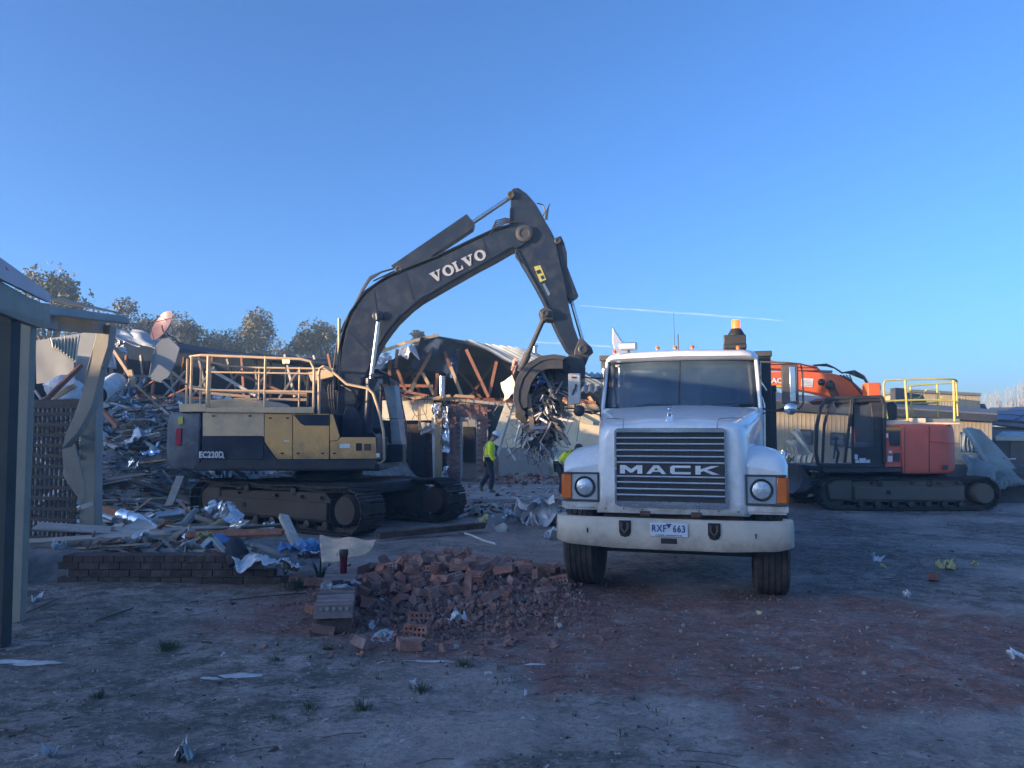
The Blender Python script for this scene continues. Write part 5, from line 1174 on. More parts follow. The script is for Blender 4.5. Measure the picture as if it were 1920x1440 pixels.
# solar roof house
SH = empty('solar_roof_house', V((23, 34, 0)), label='low house with solar panels on its grey roof at the right edge', cat='house')
def Sp(px, py, Y): return at(px, py, Y) - SH.location
q = MB(); q.prism([Sp(1836, 790, 33), Sp(1856, 764, 38), Sp(2200, 760, 38), Sp(2200, 815, 33), Sp(1960, 808, 33)], (0, 0, -.08)); q.build('roof', m_groof, SH)
q = MB(); q.prism([Sp(1850, 826, 32), Sp(1836, 804, 33), Sp(2200, 815, 33), Sp(2200, 826, 31.5)], (0, 0, -.08)); q.build('lower_roof', m_groof, SH)
q = MB(); q.prism([Sp(1840, 870, 33.5), Sp(1840, 800, 33.5), Sp(2200, 806, 33.5), Sp(2200, 880, 33.5)], (0, 2, 0)); q.build('wall', m_render, SH)
q = MB(); q.prism([Sp(1866, 818, 31), Sp(1880, 809, 32), Sp(2200, 812, 32), Sp(2200, 820, 31)], (0, 0, -.05)); q.build('awning', m_zinc, SH)
q = MB(); q.beam(Sp(1866, 822, 31), Sp(2200, 828, 31), .1, .16); q.build('gutter', m_cream, SH)
q = MB(); q.prism([Sp(1895, 872, 33.4), Sp(1895, 828, 33.4), Sp(1970, 830, 33.4), Sp(1970, 875, 33.4)], (0, .05, 0)); q.build('window', m_glass, SH)
rA, rB, rC, rD = Sp(1846, 788, 33.2), Sp(1903, 765, 37.4), Sp(2100, 762, 37.4), Sp(2060, 806, 33.2)
m_sol = mat('solar_cell', (.02, .035, .10), (.03, .05, .14), 6, .45, 0, spec=.3)
for i in range(4):
    for j in range(3):
        def gp(u, v): return rA.lerp(rD, u).lerp(rB.lerp(rC, u), v) + V((0, -.02, .05))
        u0, u1, v0, v1 = i / 4 + .012, (i + 1) / 4 - .012, j / 3 + .03, (j + 1) / 3 - .03
        q = MB(); q.prism([gp(u0, v0), gp(u1, v0), gp(u1, v1), gp(u0, v1)], (0, 0, .03)); q.build('solar_panel', m_sol, SH)
q = MB(); q.prism([Sp(1838, 778, 33), Sp(1838, 757, 33), Sp(1846, 757, 33), Sp(1852, 768, 33), Sp(1850, 778, 33)], (0, .05, 0)); q.build('solar_panel', m_sol, SH)

# ------------------------------------------------------------------ orange excavator
SO = V((9.85, 18.1, 0)); OX = empty('crawler_excavator', SO, label='orange crawler excavator with black cab and yellow guard rail at right', cat='excavator')
def O(px, py, Y): return at(px, py, Y) - SO
m_ofr = mat('grey_track_frame', (.15, .125, .10), (.11, .09, .075), 2, .75, .1, dirt=(.2, .17, .14), damt=.7, dscale=2, bump=.3)
TC = ((O(1525, 800, 17.2).x + O(1852, 800, 17.2).x) / 2)
for yc in (-1.0, 1.0):
    T = make_track(OX, 'track_frame', yc, 3.3, .5, .34, m_ofr, m_ofr, False, -1); T.location = (TC, 0, 0)
q = MB(); q.box((TC, 0, .62), (2.2, 1.6, .3)); q.lathe([(.5, .75), (.55, .8), (.55, .9), (0, .92)], (0, 0, 0), n=26); q.build('undercarriage_frame', m_steel, OX, bevel=.02)
yo = 16.85
def op(nm, pts, m, Y=yo, th=.03, par=None, bev=.006, prd=0, **k):
    q = MB(); q.prism([O(a, b, Y) + V((0, -prd, 0)) for a, b in pts], (0, th, 0)); return q.build(nm, m, par or OX, bevel=bev, **k)
op('deck_frame', [(1540, 875), (1700, 875), (1700, 885), (1545, 885)], m_steel, yo + .02, 2.3)
# counterweight: rounded in plan
xa, xb = O(1690, 800, yo).x, O(1807, 800, yo).x; za, zb = O(0, 889, yo).z, O(0, 795, yo).z
pl_ = [(xa, -1.25), (xa + .5, -1.28), (xb - .35, -1.22), (xb - .05, -.95), (xb + .1, -.3), (xb + .1, .3), (xb - .05, .95), (xb - .4, 1.25), (xa, 1.25)]
q = MB(); q.loft([[V((xa + (x - xa) * k, y * (.6 + .4 * k), z)) for x, y in pl_] for z, k in ((za, .94), (za + .04, .985), (za + .15, 1), (zb - .15, 1.0), (zb - .05, .985), (zb, .94))]); q.build('counterweight', m_oraf, OX, bevel=.03, ang=50)
q = MB(); q.box((xa - .2, -.62, (za + zb) / 2 + .02), (.42, 1.12, zb - za - .06)); q.build('engine_housing', m_oraf, OX, bevel=.02)
sd_ = op('side_panel', [(1657, 804), (1690, 804), (1690, 878), (1660, 878)], m_oraf, yo + .02)
op('yellow_band', [(1657, 802), (1690, 802), (1690, 806.5), (1657, 806.5)], mat('yellow_band', (.6, .5, .1), None, 8, .5), yo + .01, .02, prd=.01)
op('vent', [(1667, 809), (1687, 809), (1687, 836), (1669, 836)], m_steel, yo, .02, sd_, .002, .01); op('vent', [(1676, 849), (1687, 849), (1687, 865), (1676, 865)], m_steel, yo, .02, sd_, .002, .01)
for (a, b, c, d) in ((1664, 855, 1673, 866), (1666, 845, 1672, 850), (1659, 813, 1665, 821)): op('sticker', [(a, b), (c, b), (c, d), (a, d)], m_lampw, yo, .01, sd_, 0, .012)
op('panel_seam', [(1742, 798), (1743.2, 798), (1743.2, 886), (1742, 886)], m_steel, yo - .03, .01); op('panel_seam', [(1696, 800), (1697, 800), (1697, 886), (1696, 886)], m_steel, yo - .03, .01)
op('crease', [(1744, 826), (1800, 832), (1800, 833.5), (1744, 828)], m_oraf, yo - .035, .02); op('lift_eye', [(1768, 872), (1778, 872), (1778, 880), (1768, 880)], m_steel, yo - .03, .02)
# deck top and railings
op('walkway', [(1662, 796), (1662, 788), (1706, 787), (1706, 784), (1736, 784), (1736, 792), (1800, 792), (1800, 796)], m_plaster, yo + .1, 1.0); op('walkway', [(1736, 791), (1736, 785), (1800, 785), (1800, 791)], m_green, yo + .2, 1.0)
op('bonnet', [(1690, 796), (1692, 790), (1795, 790), (1800, 796)], m_oraf, yo + .2, 1.9, bev=.03)
m_yr = mat('yellow_rail', (.62, .52, .13), (.5, .42, .11), 3, .45, 0, dirt=(.2, .16, .1), damt=.4, dscale=4)
orl = lambda pts, r=.022, nm='rail': MB().tube([O(*p) for p in pts], r, 8).build(nm, m_yr, OX)
Yf = 18.3
orl([(1664, 786, yo), (1658, 750, yo), (1657, 722, yo), (1659, 715, yo), (1664, 713, yo), (1700, 711.5, yo), (1750, 710.5, yo), (1785, 711, yo), (1793, 713, yo + .1), (1794, 716, yo + .5), (1790, 719, Yf)])
orl([(1659, 752, yo), (1700, 750.5, yo), (1740, 749.5, yo), (1796, 752, yo)]); orl([(1697, 713, yo), (1702, 790, yo)], .026, 'rail_post'); orl([(1788, 713, yo), (1790, 790, yo)], .026, 'rail_post'); orl([(1793, 716, yo + .2), (1796, 780, yo + .2)], .02, 'rail_post')
orl([(1701, 724, Yf), (1712, 723, Yf), (1760, 719, Yf), (1790, 718, Yf)]); orl([(1707, 724, Yf), (1710, 782, Yf)], .022, 'rail_post'); orl([(1757, 720, Yf), (1759, 782, Yf)], .022, 'rail_post'); orl([(1710, 757, Yf), (1760, 755, Yf)])
orl([(1712, 747, Yf), (1722, 747, Yf), (1738, 730, Yf), (1757, 730, Yf), (1766, 747, Yf), (1790, 750, Yf)], .016)
# cab
m_cabk = mat('black_cab_paint', (.025, .026, .03), (.035, .036, .04), 4, .45, 0, dirt=(.12, .1, .09), damt=.35, dscale=3)
cbm = MB()
def ob(a, b, w=.06, Y0=yo, d=.06): cbm.beam(O(a[0], a[1], Y0), O(b[0], b[1], Y0), w, d, (0, 1, 0))
for Y0 in (yo, yo + 1.0):
    fr_ = [(1534, 870), (1530, 850), (1531, 800), (1538, 765), (1548, 750), (1565, 746), (1652, 744), (1658, 760), (1657, 870)]
    for a, b in zip(fr_, fr_[1:]): ob(a, b, .07, Y0)
    ob((1534, 872), (1657, 873), .08, Y0)
for p in ((1534, 870), (1531, 800), (1540, 760), (1565, 746), (1652, 744), (1657, 870)): cbm.beam(O(*p, yo), O(*p, yo + 1.0), .06, .06)
for a, b in (((1542, 868), (1545, 800)), ((1545, 800), (1553, 762)), ((1553, 762), (1566, 752)), ((1596, 748), (1592, 800)), ((1592, 800), (1584, 868)), ((1599, 748), (1599, 868)), ((1600, 752), (1597, 800)), ((1601, 868), (1600, 860))): ob(a, b, .05, yo - .01)
cbm.prism([O(1599, 873, yo + .0), O(1599, 838, yo), O(1650, 838, yo), O(1654, 873, yo)], (0, .04, 0)); cbm.prism([O(1548, 750, yo), O(1565, 744, yo), O(1655, 742, yo), O(1658, 752, yo), O(1560, 756, yo)], (0, 1.04, 0)); cbm.prism([O(1642, 870, yo + .02), O(1638, 800, yo + .02), O(1632, 755, yo + .02), O(1657, 755, yo + .02), O(1660, 870, yo + .02)], (0, .95, 0))
cbx = cbm.build('operator_cab', m_cabk, OX, bevel=.008)
m_cgl = mat('cab_glass_clear', (.10, .13, .16), (.14, .17, .2), 2, .08, 0, dirt=(.3, .3, .3), damt=.2, dscale=2, alpha=.22)
q = MB(); q.prism([O(1546, 866, yo + .04), O(1548, 800, yo + .04), O(1556, 762, yo + .04), O(1594, 755, yo + .04), O(1592, 800, yo + .04), O(1586, 866, yo + .04)], (0, .006, 0)); q.prism([O(1604, 838, yo + .03), O(1602, 762, yo + .03), O(1630, 758, yo + .03), O(1636, 800, yo + .03), O(1638, 838, yo + .03)], (0, .006, 0)); q.build('cab_glass', m_cgl, cbx)
q = MB(); q.box(O(1616, 835, yo + .55), (.5, .5, .14)); q.box(O(1628, 812, yo + .55), (.14, .46, .7), (0, .15, 0)); q.build('seat', mat('grey_seat', (.2, .24, .25), None, 5, .8), cbx, bevel=.04)
for o, (a, b, c, d) in enumerate(((1602, 852, 1608, 861), (1602, 862, 1610, 868), (1611, 859, 1623, 868), (1624, 862, 1631, 868))): op('sticker', [(a, b), (c, b), (c, d), (a, d)], m_lampw, yo, .01, cbx, 0, .01)
q = MB(); q.tube([O(1566, 830, yo + .4), O(1572, 850, yo + .4), O(1568, 872, yo + .4)], .03, 6); q.tube([O(1563, 860, yo + .3), O(1568, 822, yo + .3)], .02, 5); q.box(O(1566, 822, yo + .3), (.12, .1, .06)); q.build('control_lever', m_black, cbx)
# boom
def obp(nm, pts, m, Y=17.9, th=.42, par=OX, bev=.01, **k): return op(nm, pts, m, Y, th, par, bev, **k)
obm = obp('boom', [(1380, 698), (1430, 698), (1500, 696), (1560, 700), (1585, 706), (1605, 720), (1622, 736), (1626, 745), (1610, 762), (1586, 760), (1570, 746), (1555, 743), (1530, 736), (1500, 731), (1450, 722), (1380, 714)], m_orange)
obp('arm_cylinder', [(1380, 666), (1440, 674), (1470, 680), (1530, 685), (1540, 695), (1500, 694), (1380, 686)], m_orange, 18.0, .22)
q = MB(); q.cyl(O(1440, 692, 18.1), O(1560, 697, 18.1), .035, n=8); q.build('cylinder_rod', m_chrome, OX)
A_, B_ = O(1413, 717, 17.9), O(1468, 719, 17.9)
tm = text_mb('HITACHI', .17, .003, .006, 1.15, 1.0); c = O(1452, 714, 17.9); tm.xf(Matrix.Translation(c + V((0, -.012, 0))) @ Matrix.Rotation(R(2), 4, 'Y') @ FACE); tm.build('boom_lettering', m_lampw, obm, ang=0)
op('yellow_stripe', [(1400, 718.5), (1470, 723.5), (1470, 727), (1400, 722.5)], mat('bright_yellow', (.75, .55, .03), None, 8, .5), 17.9, .01, obm, 0, .008)
pt = op('notice_sticker', [(1503, 709), (1525, 710), (1523, 726), (1502, 724)], m_lampw, 17.9, .01, obm, 0, .008)
for k in range(4): op('print_line', [(1505, 713 + 3 * k), (1521, 714 + 3 * k), (1521, 714.8 + 3 * k), (1505, 713.8 + 3 * k)], m_alu, 17.9, .004, pt, 0, .013)
q = MB(); q.cyl(O(1556, 722, 17.7), O(1575, 762, 17.7), .09, n=12); q.build('boom_cylinder', m_rust, OX)
q = MB(); q.ball(O(1556, 722, 17.65), .11, jit=.3); q.ball(O(1540, 717, 17.65), .08, jit=.4); q.build('cylinder_head', m_black, OX)
q = MB()
for k in range(4):
    q.tube([O(1525 + k * 3, 685, 17.8 + .1 * k), O(1550, 683 + k, 17.8), O(1565, 690, 17.8 + .05 * k), O(1580, 700, 17.8)], .02, 6)
    q.tube([O(1580 + 3 * k, 699, 17.8), O(1602, 695 + 3 * k, 17.8 + .1 * k), O(1620, 705 + 2 * k, 17.8 + .1 * k), O(1630, 722 + 2 * k, 17.8)], .018, 6)
    q.tube([O(1575 + 6 * k, 703, 17.75), O(1600, 718 + k, 17.75), O(1618, 742, 17.75)], .016, 5)
q.tube([O(1436, 684, 17.8), O(1500, 682, 17.7), O(1530, 690, 17.8)], .015, 5); q.build('hose', m_black, OX)
q = MB(); q.box(O(1634, 738, 17.6), (.3, .3, .5)); q.box(O(1640, 727, 17.6), (.22, .2, .12)); q.build('head_block', m_orange, OX, bevel=.02)
op('rear_box', [(1660, 788), (1660, 758), (1675, 752), (1682, 760), (1682, 788)], m_cabk, 17.6, .8)
# dozer blade hanging in front
q = MB(); bl = [(1506, 880), (1499, 872), (1512, 890), (1513, 905), (1505, 918), (1488, 925)]
q.prism([O(1500, 871, 17), O(1508, 879, 17), O(1518, 893, 17), O(1520, 912, 17), O(1512, 922, 17), O(1486, 926, 17), O(1499, 914, 17), O(1504, 900, 17), O(1500, 882, 17)], (0, 2.2, 0)); q.build('dozer_blade', m_steel, OX, bevel=.01)
q = MB(); q.beam(O(1515, 905, 17.3), O(1560, 900, 17.3), .1, .14); q.beam(O(1515, 905, 18.8), O(1560, 900, 18.8), .1, .14); q.build('blade_arm', m_steel, OX)

# ------------------------------------------------------------------ loose corrugated sheets round the orange excavator
def loose(nm, pts, m, lab, cat='metal sheet', group='crumpled corrugated sheets', **k):
    c = sum((at(*p) for p in pts), V()) / 4
    P = empty('tmp', c); o = shp(nm, pts, m, par=P, label=lab, cat=cat, group=group, **k); o.parent = None; o.location = c
    bpy.data.objects.remove(P); return o
S = loose
S('corrugated_sheet', [(1482, 812, 20.5), (1495, 806, 20.8), (1535, 860, 20.2), (1520, 862, 19.8)], m_cream, 'cream corrugated sheet standing highest left of the orange cab', corr=5, wob=.15)
S('corrugated_sheet', [(1472, 828, 20), (1490, 830, 20.4), (1538, 872, 19.8), (1510, 878, 19.4)], m_cream, 'long cream corrugated sheet sloping down to the orange cab', corr=6, wob=.15)
S('corrugated_sheet', [(1496, 850, 19.5), (1530, 866, 19.6), (1540, 888, 19.2), (1505, 884, 19.0)], m_cream, 'torn cream sheet between the dozer blade and the black cab', corr=5, wob=.3)
S('corrugated_sheet', [(1466, 862, 21), (1492, 852, 21.3), (1498, 872, 21), (1470, 884, 20.6)], m_cream, 'bunched cream sheet just right of the truck fender', corr=6, wob=.35)
S('corrugated_sheet', [(1470, 886, 20.5), (1500, 880, 20.8), (1500, 898, 20.4), (1470, 900, 20.1)], m_cream, 'flat creased cream sheet low beside the dozer blade', corr=5, wob=.3)
S('corrugated_sheet', [(1470, 902, 20), (1496, 898, 20.3), (1494, 914, 20), (1472, 922, 19.6)], m_cream, 'lowest cream sheet lying near the brick scraps', corr=5, wob=.3)
S('corrugated_sheet', [(1520, 884, 18.9), (1550, 882, 18.9), (1552, 896, 18.7), (1522, 904, 18.6)], m_cream, 'cream sheet poking out under the black cab', corr=5, wob=.25)
S('corrugated_sheet', [(1462, 848, 21.6), (1475, 840, 21.6), (1482, 862, 21.4), (1466, 868, 21.3)], m_foil, 'crumpled bright foil piece above the bunched cream sheets', cat='foil', group=None, wob=.4)
S('corrugated_sheet', [(1805, 802, 20.8), (1836, 806, 21.2), (1930, 908, 19.2), (1880, 912, 18.9)], m_green, 'long green corrugated sheet leaning down to the right edge', corr=8, wob=.04)
S('corrugated_sheet', [(1800, 810, 21.6), (1850, 822, 21.8), (1870, 850, 21.2), (1802, 846, 21.2)], m_green, 'dark green sheet standing behind the orange counterweight', corr=9, wob=.12)
S('corrugated_sheet', [(1808, 850, 19.4), (1850, 866, 19.8), (1892, 905, 18.8), (1822, 912, 18.4)], m_green, 'green sheet folded over at the foot of the sheet pile', corr=9, wob=.25)
S('corrugated_sheet', [(1846, 890, 18.9), (1890, 886, 19.2), (1915, 912, 18.6), (1850, 918, 18.2)], m_green, 'flat green sheet lowest on the pile at right', corr=8, wob=.15)
S('corrugated_sheet', [(1836, 852, 20.2), (1878, 862, 20.4), (1882, 876, 20), (1838, 872, 20)], m_zinc, 'small bent grey sheet in the middle of the green sheet pile', corr=5, wob=.3)
S('corrugated_sheet', [(1722, 882, 19.6), (1760, 884, 19.6), (1762, 892, 19.2), (1724, 893, 19.2)], m_cream, 'cream sheet end seen under the orange counterweight', corr=4, wob=.15)
S('corrugated_sheet', [(1624, 884, 19.8), (1636, 884, 19.8), (1636, 898, 19.6), (1626, 896, 19.6)], m_cream, 'scrap of cream sheet seen below the cab sill', corr=0, wob=.2)
q = MB()
for k in range(12):
    a = at(U(1810, 1880), U(855, 880), U(19.6, 20.5)); b = a + V((U(-.5, .5), U(-.3, .3), U(-.2, .2))); q.beam(a, b, .03, .03)
mid = V((13.2, 20, 0)); q.xf(Matrix.Translation(-mid)); q.build('metal_offcuts', m_alu, loc=mid, kind='stuff', label='thin bright metal strips tangled in the green sheet pile', cat='scrap metal')
q = MB(); c = at(1860, 905, 20.5); c.z = 0
q.ball((0, 0, 0), 1, 20, 10, (3.4, 1.6, .9), jit=.25); q.build('scrap_mound', m_trackf, loc=c, kind='stuff', label='dark earth and scrap mound under the green sheets', cat='rubble')
c = at(1495, 905, 21.3); c.z = 0; q = MB(); q.ball((0, 0, 0), 1, 20, 10, (1.6, 1.0, .9), jit=.25); q.build('scrap_mound', m_cream, loc=c, kind='stuff', label='scrap mound under the cream sheets beside the dozer blade', cat='rubble')
# ------------------------------------------------------------------ rubble heap
def heap(x, y):
    ys = 13 + 3.5 * sst(-8.2, -6.4, x)
    a = sst(ys, ys + 8.5, y) * 2.5 * (1 - sst(-5.2, -2.6, x)) * (1 - .25 * sst(22, 25, y))
    b = .26 * sst(8.85, 9.1, y) * (1 - sst(10.8, 12.6, y)) * (1 - sst(-3.3, -2.9, x) * (1 - .6 * sst(9.6, 10.4, y))) * (1 - sst(-3.1, -2.3, x))
    n = fbm(x, y, .8, 4, 1.) * .35 * min(1, a * 2 + .12) + fbm(x, y, 2.5, 3, 4.) * .08 * min(1, a * 2 + b * 2)
    return max(0, a + b + n) if (a + b) > .01 else 0
nx, ny = 190, 190; hv = []; hf = []
for j in range(ny + 1):
    y = 8.86 + (j / ny) ** 1.3 * 17.2
    for i in range(nx + 1):
        x = -2.0 - i / nx * 19; z = heap(x, y)
        hv.append((x, y, z + gz(x, y) - .07 * (1 - sst(.0, .06, z))))
for j in range(ny):
    for i in range(nx): a = j * (nx + 1) + i; hf.append((a, a + nx + 1, a + nx + 2, a + 1))
m_heap = mat('rubble_dirt', (.27, .25, .235), (.13, .12, .11), 5, .95, 0, dirt=(.3, .28, .26), damt=.5, dscale=9, bump=1, bscale=22)
mb = MB(); mb.add(hv, hf); mb.build('rubble_mound', m_heap, kind='stuff', label='broad mound of crushed building rubble behind the yellow excavator', cat='rubble')
def surfz(x, y): return max(heap(x, y), 0) + gz(x, y)
rr = random.Random(5)
def spot(y0=9.3, y1=23, pa=176, pb=600):
    while True:
        Y = y0 + (y1 - y0) * rr.random() ** .8; px = rr.uniform(pa, pb); x = (px - 960) / F * Y
        # keep clear of the excavator's tracks
        d = V((x + 3.63, Y - 14.9, 0)); u = d.x * .85 - d.y * .525; w = d.x * .525 + d.y * .85
        if abs(u) < 2.5 and abs(w) < 1.75: continue
        if Y < 13 and px > 455: continue
        return x, Y
# fine splinters, uncountable
vm = [m_woodg, m_wood, m_plastw, m_steel, m_brick, m_zinc, m_woodr]
mb = MB()
for k in range(6500):
    x, y = spot(8.95, 24.5, 170, 620) if k % 7 else spot(11.2, 24, 50, 175); z = surfz(x, y); l = rr.uniform(.06, .42); r3 = rr.random()
    mb.mi = 0 if r3 < .42 else 1 if r3 < .68 else 2 if r3 < .78 else 3 if r3 < .88 else 4 if r3 < .92 else 5 if r3 < .95 else 6
    w = rr.uniform(.01, .05) * (3 if mb.mi in (2, 5) and rr.random() < .4 else 1)
    mb.box((x, y, z + rr.uniform(0, .07)), (l, w, rr.uniform(.006, .03)), (rr.gauss(0, .5), rr.gauss(0, .32), rr.uniform(0, 3.14)))
mb.build('splinters', vm, ang=0, kind='stuff', label='fine splinters and scraps strewn over the rubble heap', cat='rubble')
def zone(x, y):
    p_ = 960 + x / y * F
    return ('front edge' if y < 11.5 else 'lower slope' if y < 15.5 else 'middle slope' if y < 19.5 else 'crest') + ' of the rubble heap, ' + ('behind the trellis' if p_ < 172 else 'by the carport post' if p_ < 260 else 'left of the counterweight' if p_ < 340 else 'by the near track' if p_ < 470 else 'behind the excavator')
# single boards
def jagplank(l, w, h):
    q = MB(); pts = []; n = 5
    top = [(-l / 2 + rr.uniform(0, .1) * l * .5, w * (k / n - .5)) for k in range(n + 1)]; bot = [(l / 2 - rr.uniform(0, .16) * l * .5, w * (.5 - k / n)) for k in range(n + 1)]
    q.prism([V((a, b, -h / 2)) for a, b in top + bot], (0, 0, h)); return q
srcs = []
for mm in (m_woodg, m_wood, m_woodg, m_woodr, m_wood, m_pine):
    for (w, h) in ((.09, .035), (.14, .02), (.05, .045)): srcs.append((jagplank(1, w, h), mm))
meshes = [s_.mesh('board', mm, 0) for s_, mm in srcs]
LBL = 'splintered timber board lying in the rubble heap at left'
for k in range(285):
    x, y = spot(9.2, 23.5, 172, 610) if k % 8 else spot(15.5, 22, 55, 172); z = surfz(x, y); i = rr.randrange(len(meshes)); l = rr.uniform(.5, 1.9) * (1 + .25 * sst(15, 23, y))
    if i >= 15 and rr.random() < .6: i -= 9
    o = bpy.data.objects.new('board', meshes[i]); COL.objects.link(o)
    o.location = (x, y, z + rr.uniform(.02, .16)); o.rotation_euler = (rr.gauss(0, .35), rr.gauss(0, .22) if rr.random() < (.85 if y > 14 else 1) else rr.uniform(.5, 1.1), rr.gauss(0, .6)); o.scale = (l, rr.uniform(.8, 1.5), 1)
    hue = ('weathered grey', 'dull brown', 'weathered grey', 'reddish', 'dull brown', 'pale')[i // 3]; sz = 'long' if l > 1.25 else 'short'
    zn = 'front edge' if y < 11.5 else 'lower slope' if y < 15.5 else 'middle slope' if y < 19.5 else 'crest'; pxx = 960 + x / y * F
    sd3 = 'behind the trellis' if pxx < 172 else 'by the carport post' if pxx < 260 else 'left of the counterweight' if pxx < 340 else 'by the near track' if pxx < 470 else 'behind the excavator'
    tag(o, sz + ' ' + hue + ' board on the ' + zn + ' of the rubble heap, ' + sd3, 'timber board', 'splintered boards in the rubble heap')
# bent sheets, plaster slabs, foil and film
def scrap(kind, x, y, s_, m, lab, cat, grp, wob=.3, lift=.08, corr=0):
    z = surfz(x, y) + lift; a = rr.uniform(0, 6.28); ex = V((math.cos(a), math.sin(a), rr.gauss(0, .25))) * s_; ey = V((-math.sin(a), math.cos(a), rr.gauss(0, .45))) * s_ * rr.uniform(.4, .9)
    c = V((x, y, z)); s0 = rr.random() * 99; nrm = ex.cross(ey).normalized(); nn = corr * 4 if corr else 9
    def f(u, v):
        e = 1 + .35 * noise.noise(V((u * 3, v * 3, s0))); p = ex * (u - .5) * e + ey * (v - .5) * e
        return p + nrm * (wob * s_ * (noise.noise(V((u * 1.6, v * 1.6, s0 + 3))) + .5 * noise.noise(V((u * 5, v * 5, s0 + 6)))) + (.02 * math.sin(u * corr * 6.283) if corr else 0))
    q = MB(); q.surf(f, nn, 9, .008 if m is not m_plastw else .014); o = q.build(kind, m, ang=25 if m in (m_foil, m_plas) else 40, loc=c); tag(o, lab, cat, grp); return o
for k in range(84):
    x, y = spot(10, 23.5, 176, 580) if k % 4 else spot(11.5, 22, 60, 160); scrap('plaster_slab', x, y, rr.uniform(.22, .7), m_plastw if k % 3 else m_plaster, ('white' if k % 3 else 'cream') + ' plasterboard slab on the ' + zone(x, y), 'plasterboard', 'plasterboard slabs in the rubble heap', .12)
for k in range(22):
    x, y = spot(10, 23.5, 176, 560); scrap('metal_scrap', x, y, rr.uniform(.3, .9), m_zinc if k % 2 else m_steel, ('grey' if k % 2 else 'dark') + ' bent metal scrap on the ' + zone(x, y), 'scrap metal', 'metal scraps in the rubble heap', .5, .12, corr=(5 if k % 3 == 0 else 0))
for k in range(38):
    x, y = spot(9.5, 23.5, 176, 600); scrap('foil_scrap', x, y, rr.uniform(.2, .5), m_foil if k % 3 else m_plas, ('shiny foil' if k % 3 else 'white film') + ' scrap on the ' + zone(x, y), 'foil', 'foil scraps in the rubble heap', .8, .1)
def at_s(px, py, Y): return at(px, py, Y)
def one(nm, mb_, m, c, lab, cat, **k):
    c = V(c); mb_.xf(Matrix.Translation(-c)); return mb_.build(nm, m, loc=c, label=lab, cat=cat, **k)
# larger pieces on the crest
q = MB(); a, b = at(183, 740, 19.5), at(218, 716, 21); q.cyl(a, b, .26, n=22); d_ = (b - a).normalized(); q.cyl(a - d_ * .03, a + d_ * .02, .275, n=22); dr_ = one('white_drum', q, m_plastw, a, 'white metal drum lying on its side on top of the rubble', 'drum')
q = MB(); q.cyl(-d_ * .035, -d_ * .033, .24, n=22); q.build('open_end', m_dark, dr_)
q = MB(); q.ball(at(120, 732, 15), .33, 16, 10, (1.1, .8, .8), jit=.5); one('white_sack', q, m_plas, at(120, 732, 15), 'bulging white sack behind the top of the trellis', 'sack')
def st1(nm, p0, p1, w, h, m, lab, cat='timber board', **k):
    q = MB(); q.beam(p0, p1, w, h, (0, 0, 1), jag=.08); return one(nm, q, m, (p0 + p1) / 2, lab, cat, ang=0, **k)
st1('timber_stud', at(88, 748, 14), at(151, 686, 15), .05, .09, m_woodr, 'red brown timber stud leaning up behind the trellis')
st1('timber_stud', at(104, 745, 14.5), at(136, 725, 14.5), .05, .08, m_pine, 'short pale stud beside the white sack')
st1('timber_stud', at(203, 640, 22), at(252, 716, 21.5), .07, .1, m_wood, 'long brown stud sloping down beneath the torn roof sheets')
st1('timber_stud', at(245, 698, 21), at(250, 722, 21), .09, .12, m_pine, 'short pale upright stud end above the twisted sheet')
st1('timber_stud', at(184, 760, 18), at(218, 798, 17.5), .07, .1, m_woodr, 'dark stud leaning below the white drum')
st1('timber_stud', at(262, 800, 19), at(300, 775, 19.5), .06, .1, m_woodr, 'brown stud angled over the plaster heap left of the counterweight')
for k, (px, py, Y, s_, m, lab) in enumerate(((275, 770, 20, .5, m_plas, 'pale pink torn sheeting on the heap left of the counterweight'), (262, 790, 19, .45, m_foil, 'bright foil bundle below the pink torn sheeting'), (215, 745, 20, .7, m_plas, 'white sheeting tucked under the twisted grey sheet'), (205, 775, 18.5, .6, m_zinc, 'dark folded metal beside the bent post'), (300, 805, 19, .7, m_plaster, 'cream torn board close to the counterweight'),
                                             (250, 830, 17.5, .5, m_plas, 'pale blue film draped over boards'), (210, 830, 18, .8, m_plastw, 'large broken white slab right of the bent post'), (283, 850, 16.5, .35, m_foil, 'curled foil strip among boards'), (505, 893, 19, .6, m_plas, 'white film seen under the excavator house'), (420, 890, 18.5, .55, m_plastw, 'white board seen under the left of the excavator house'), (465, 893, 19, .5, m_zinc, 'grey sheet seen under the excavator house'))):
    p = at(px, py, Y); o = scrap('torn_sheet', p.x, p.y, s_, m, lab, 'sheet', None, .5); o.location.z = p.z
# named pieces in front
def tubepiece(nm, pts, r, m, lab, cat='duct', n=12, crumple=.15):
    q = MB(); P = []
    for a, b in zip(pts, pts[1:]):
        for t in range(8): P.append(V(a).lerp(V(b), t / 8))
    P.append(V(pts[-1])); q.tube(P, [r * (1 + rr.uniform(-crumple, crumple)) for _ in P], n); return one(nm, q, m, P[len(P) // 2], lab, cat)
tubepiece('foil_duct', [at(228, 966, 11.3), at(262, 978, 11.0), at(325, 1014, 10.3)], .10, m_foil, 'foil wrapped duct slanting down in front of the heap')
tubepiece('foil_duct', [at(255, 975, 11.9), at(290, 966, 12.3)], .06, m_foil, 'short crumpled duct crossing behind the slanting duct')
tubepiece('foil_duct', [at(292, 968, 12.2), at(345, 962, 12.4)], .075, m_alu, 'straight silver duct lying level near the idler end of the track')
tubepiece('foil_duct', [at(320, 998, 11.5), at(345, 983, 11.8), at(368, 958, 12.2)], .065, m_green, 'dark dented duct leaning towards the track')
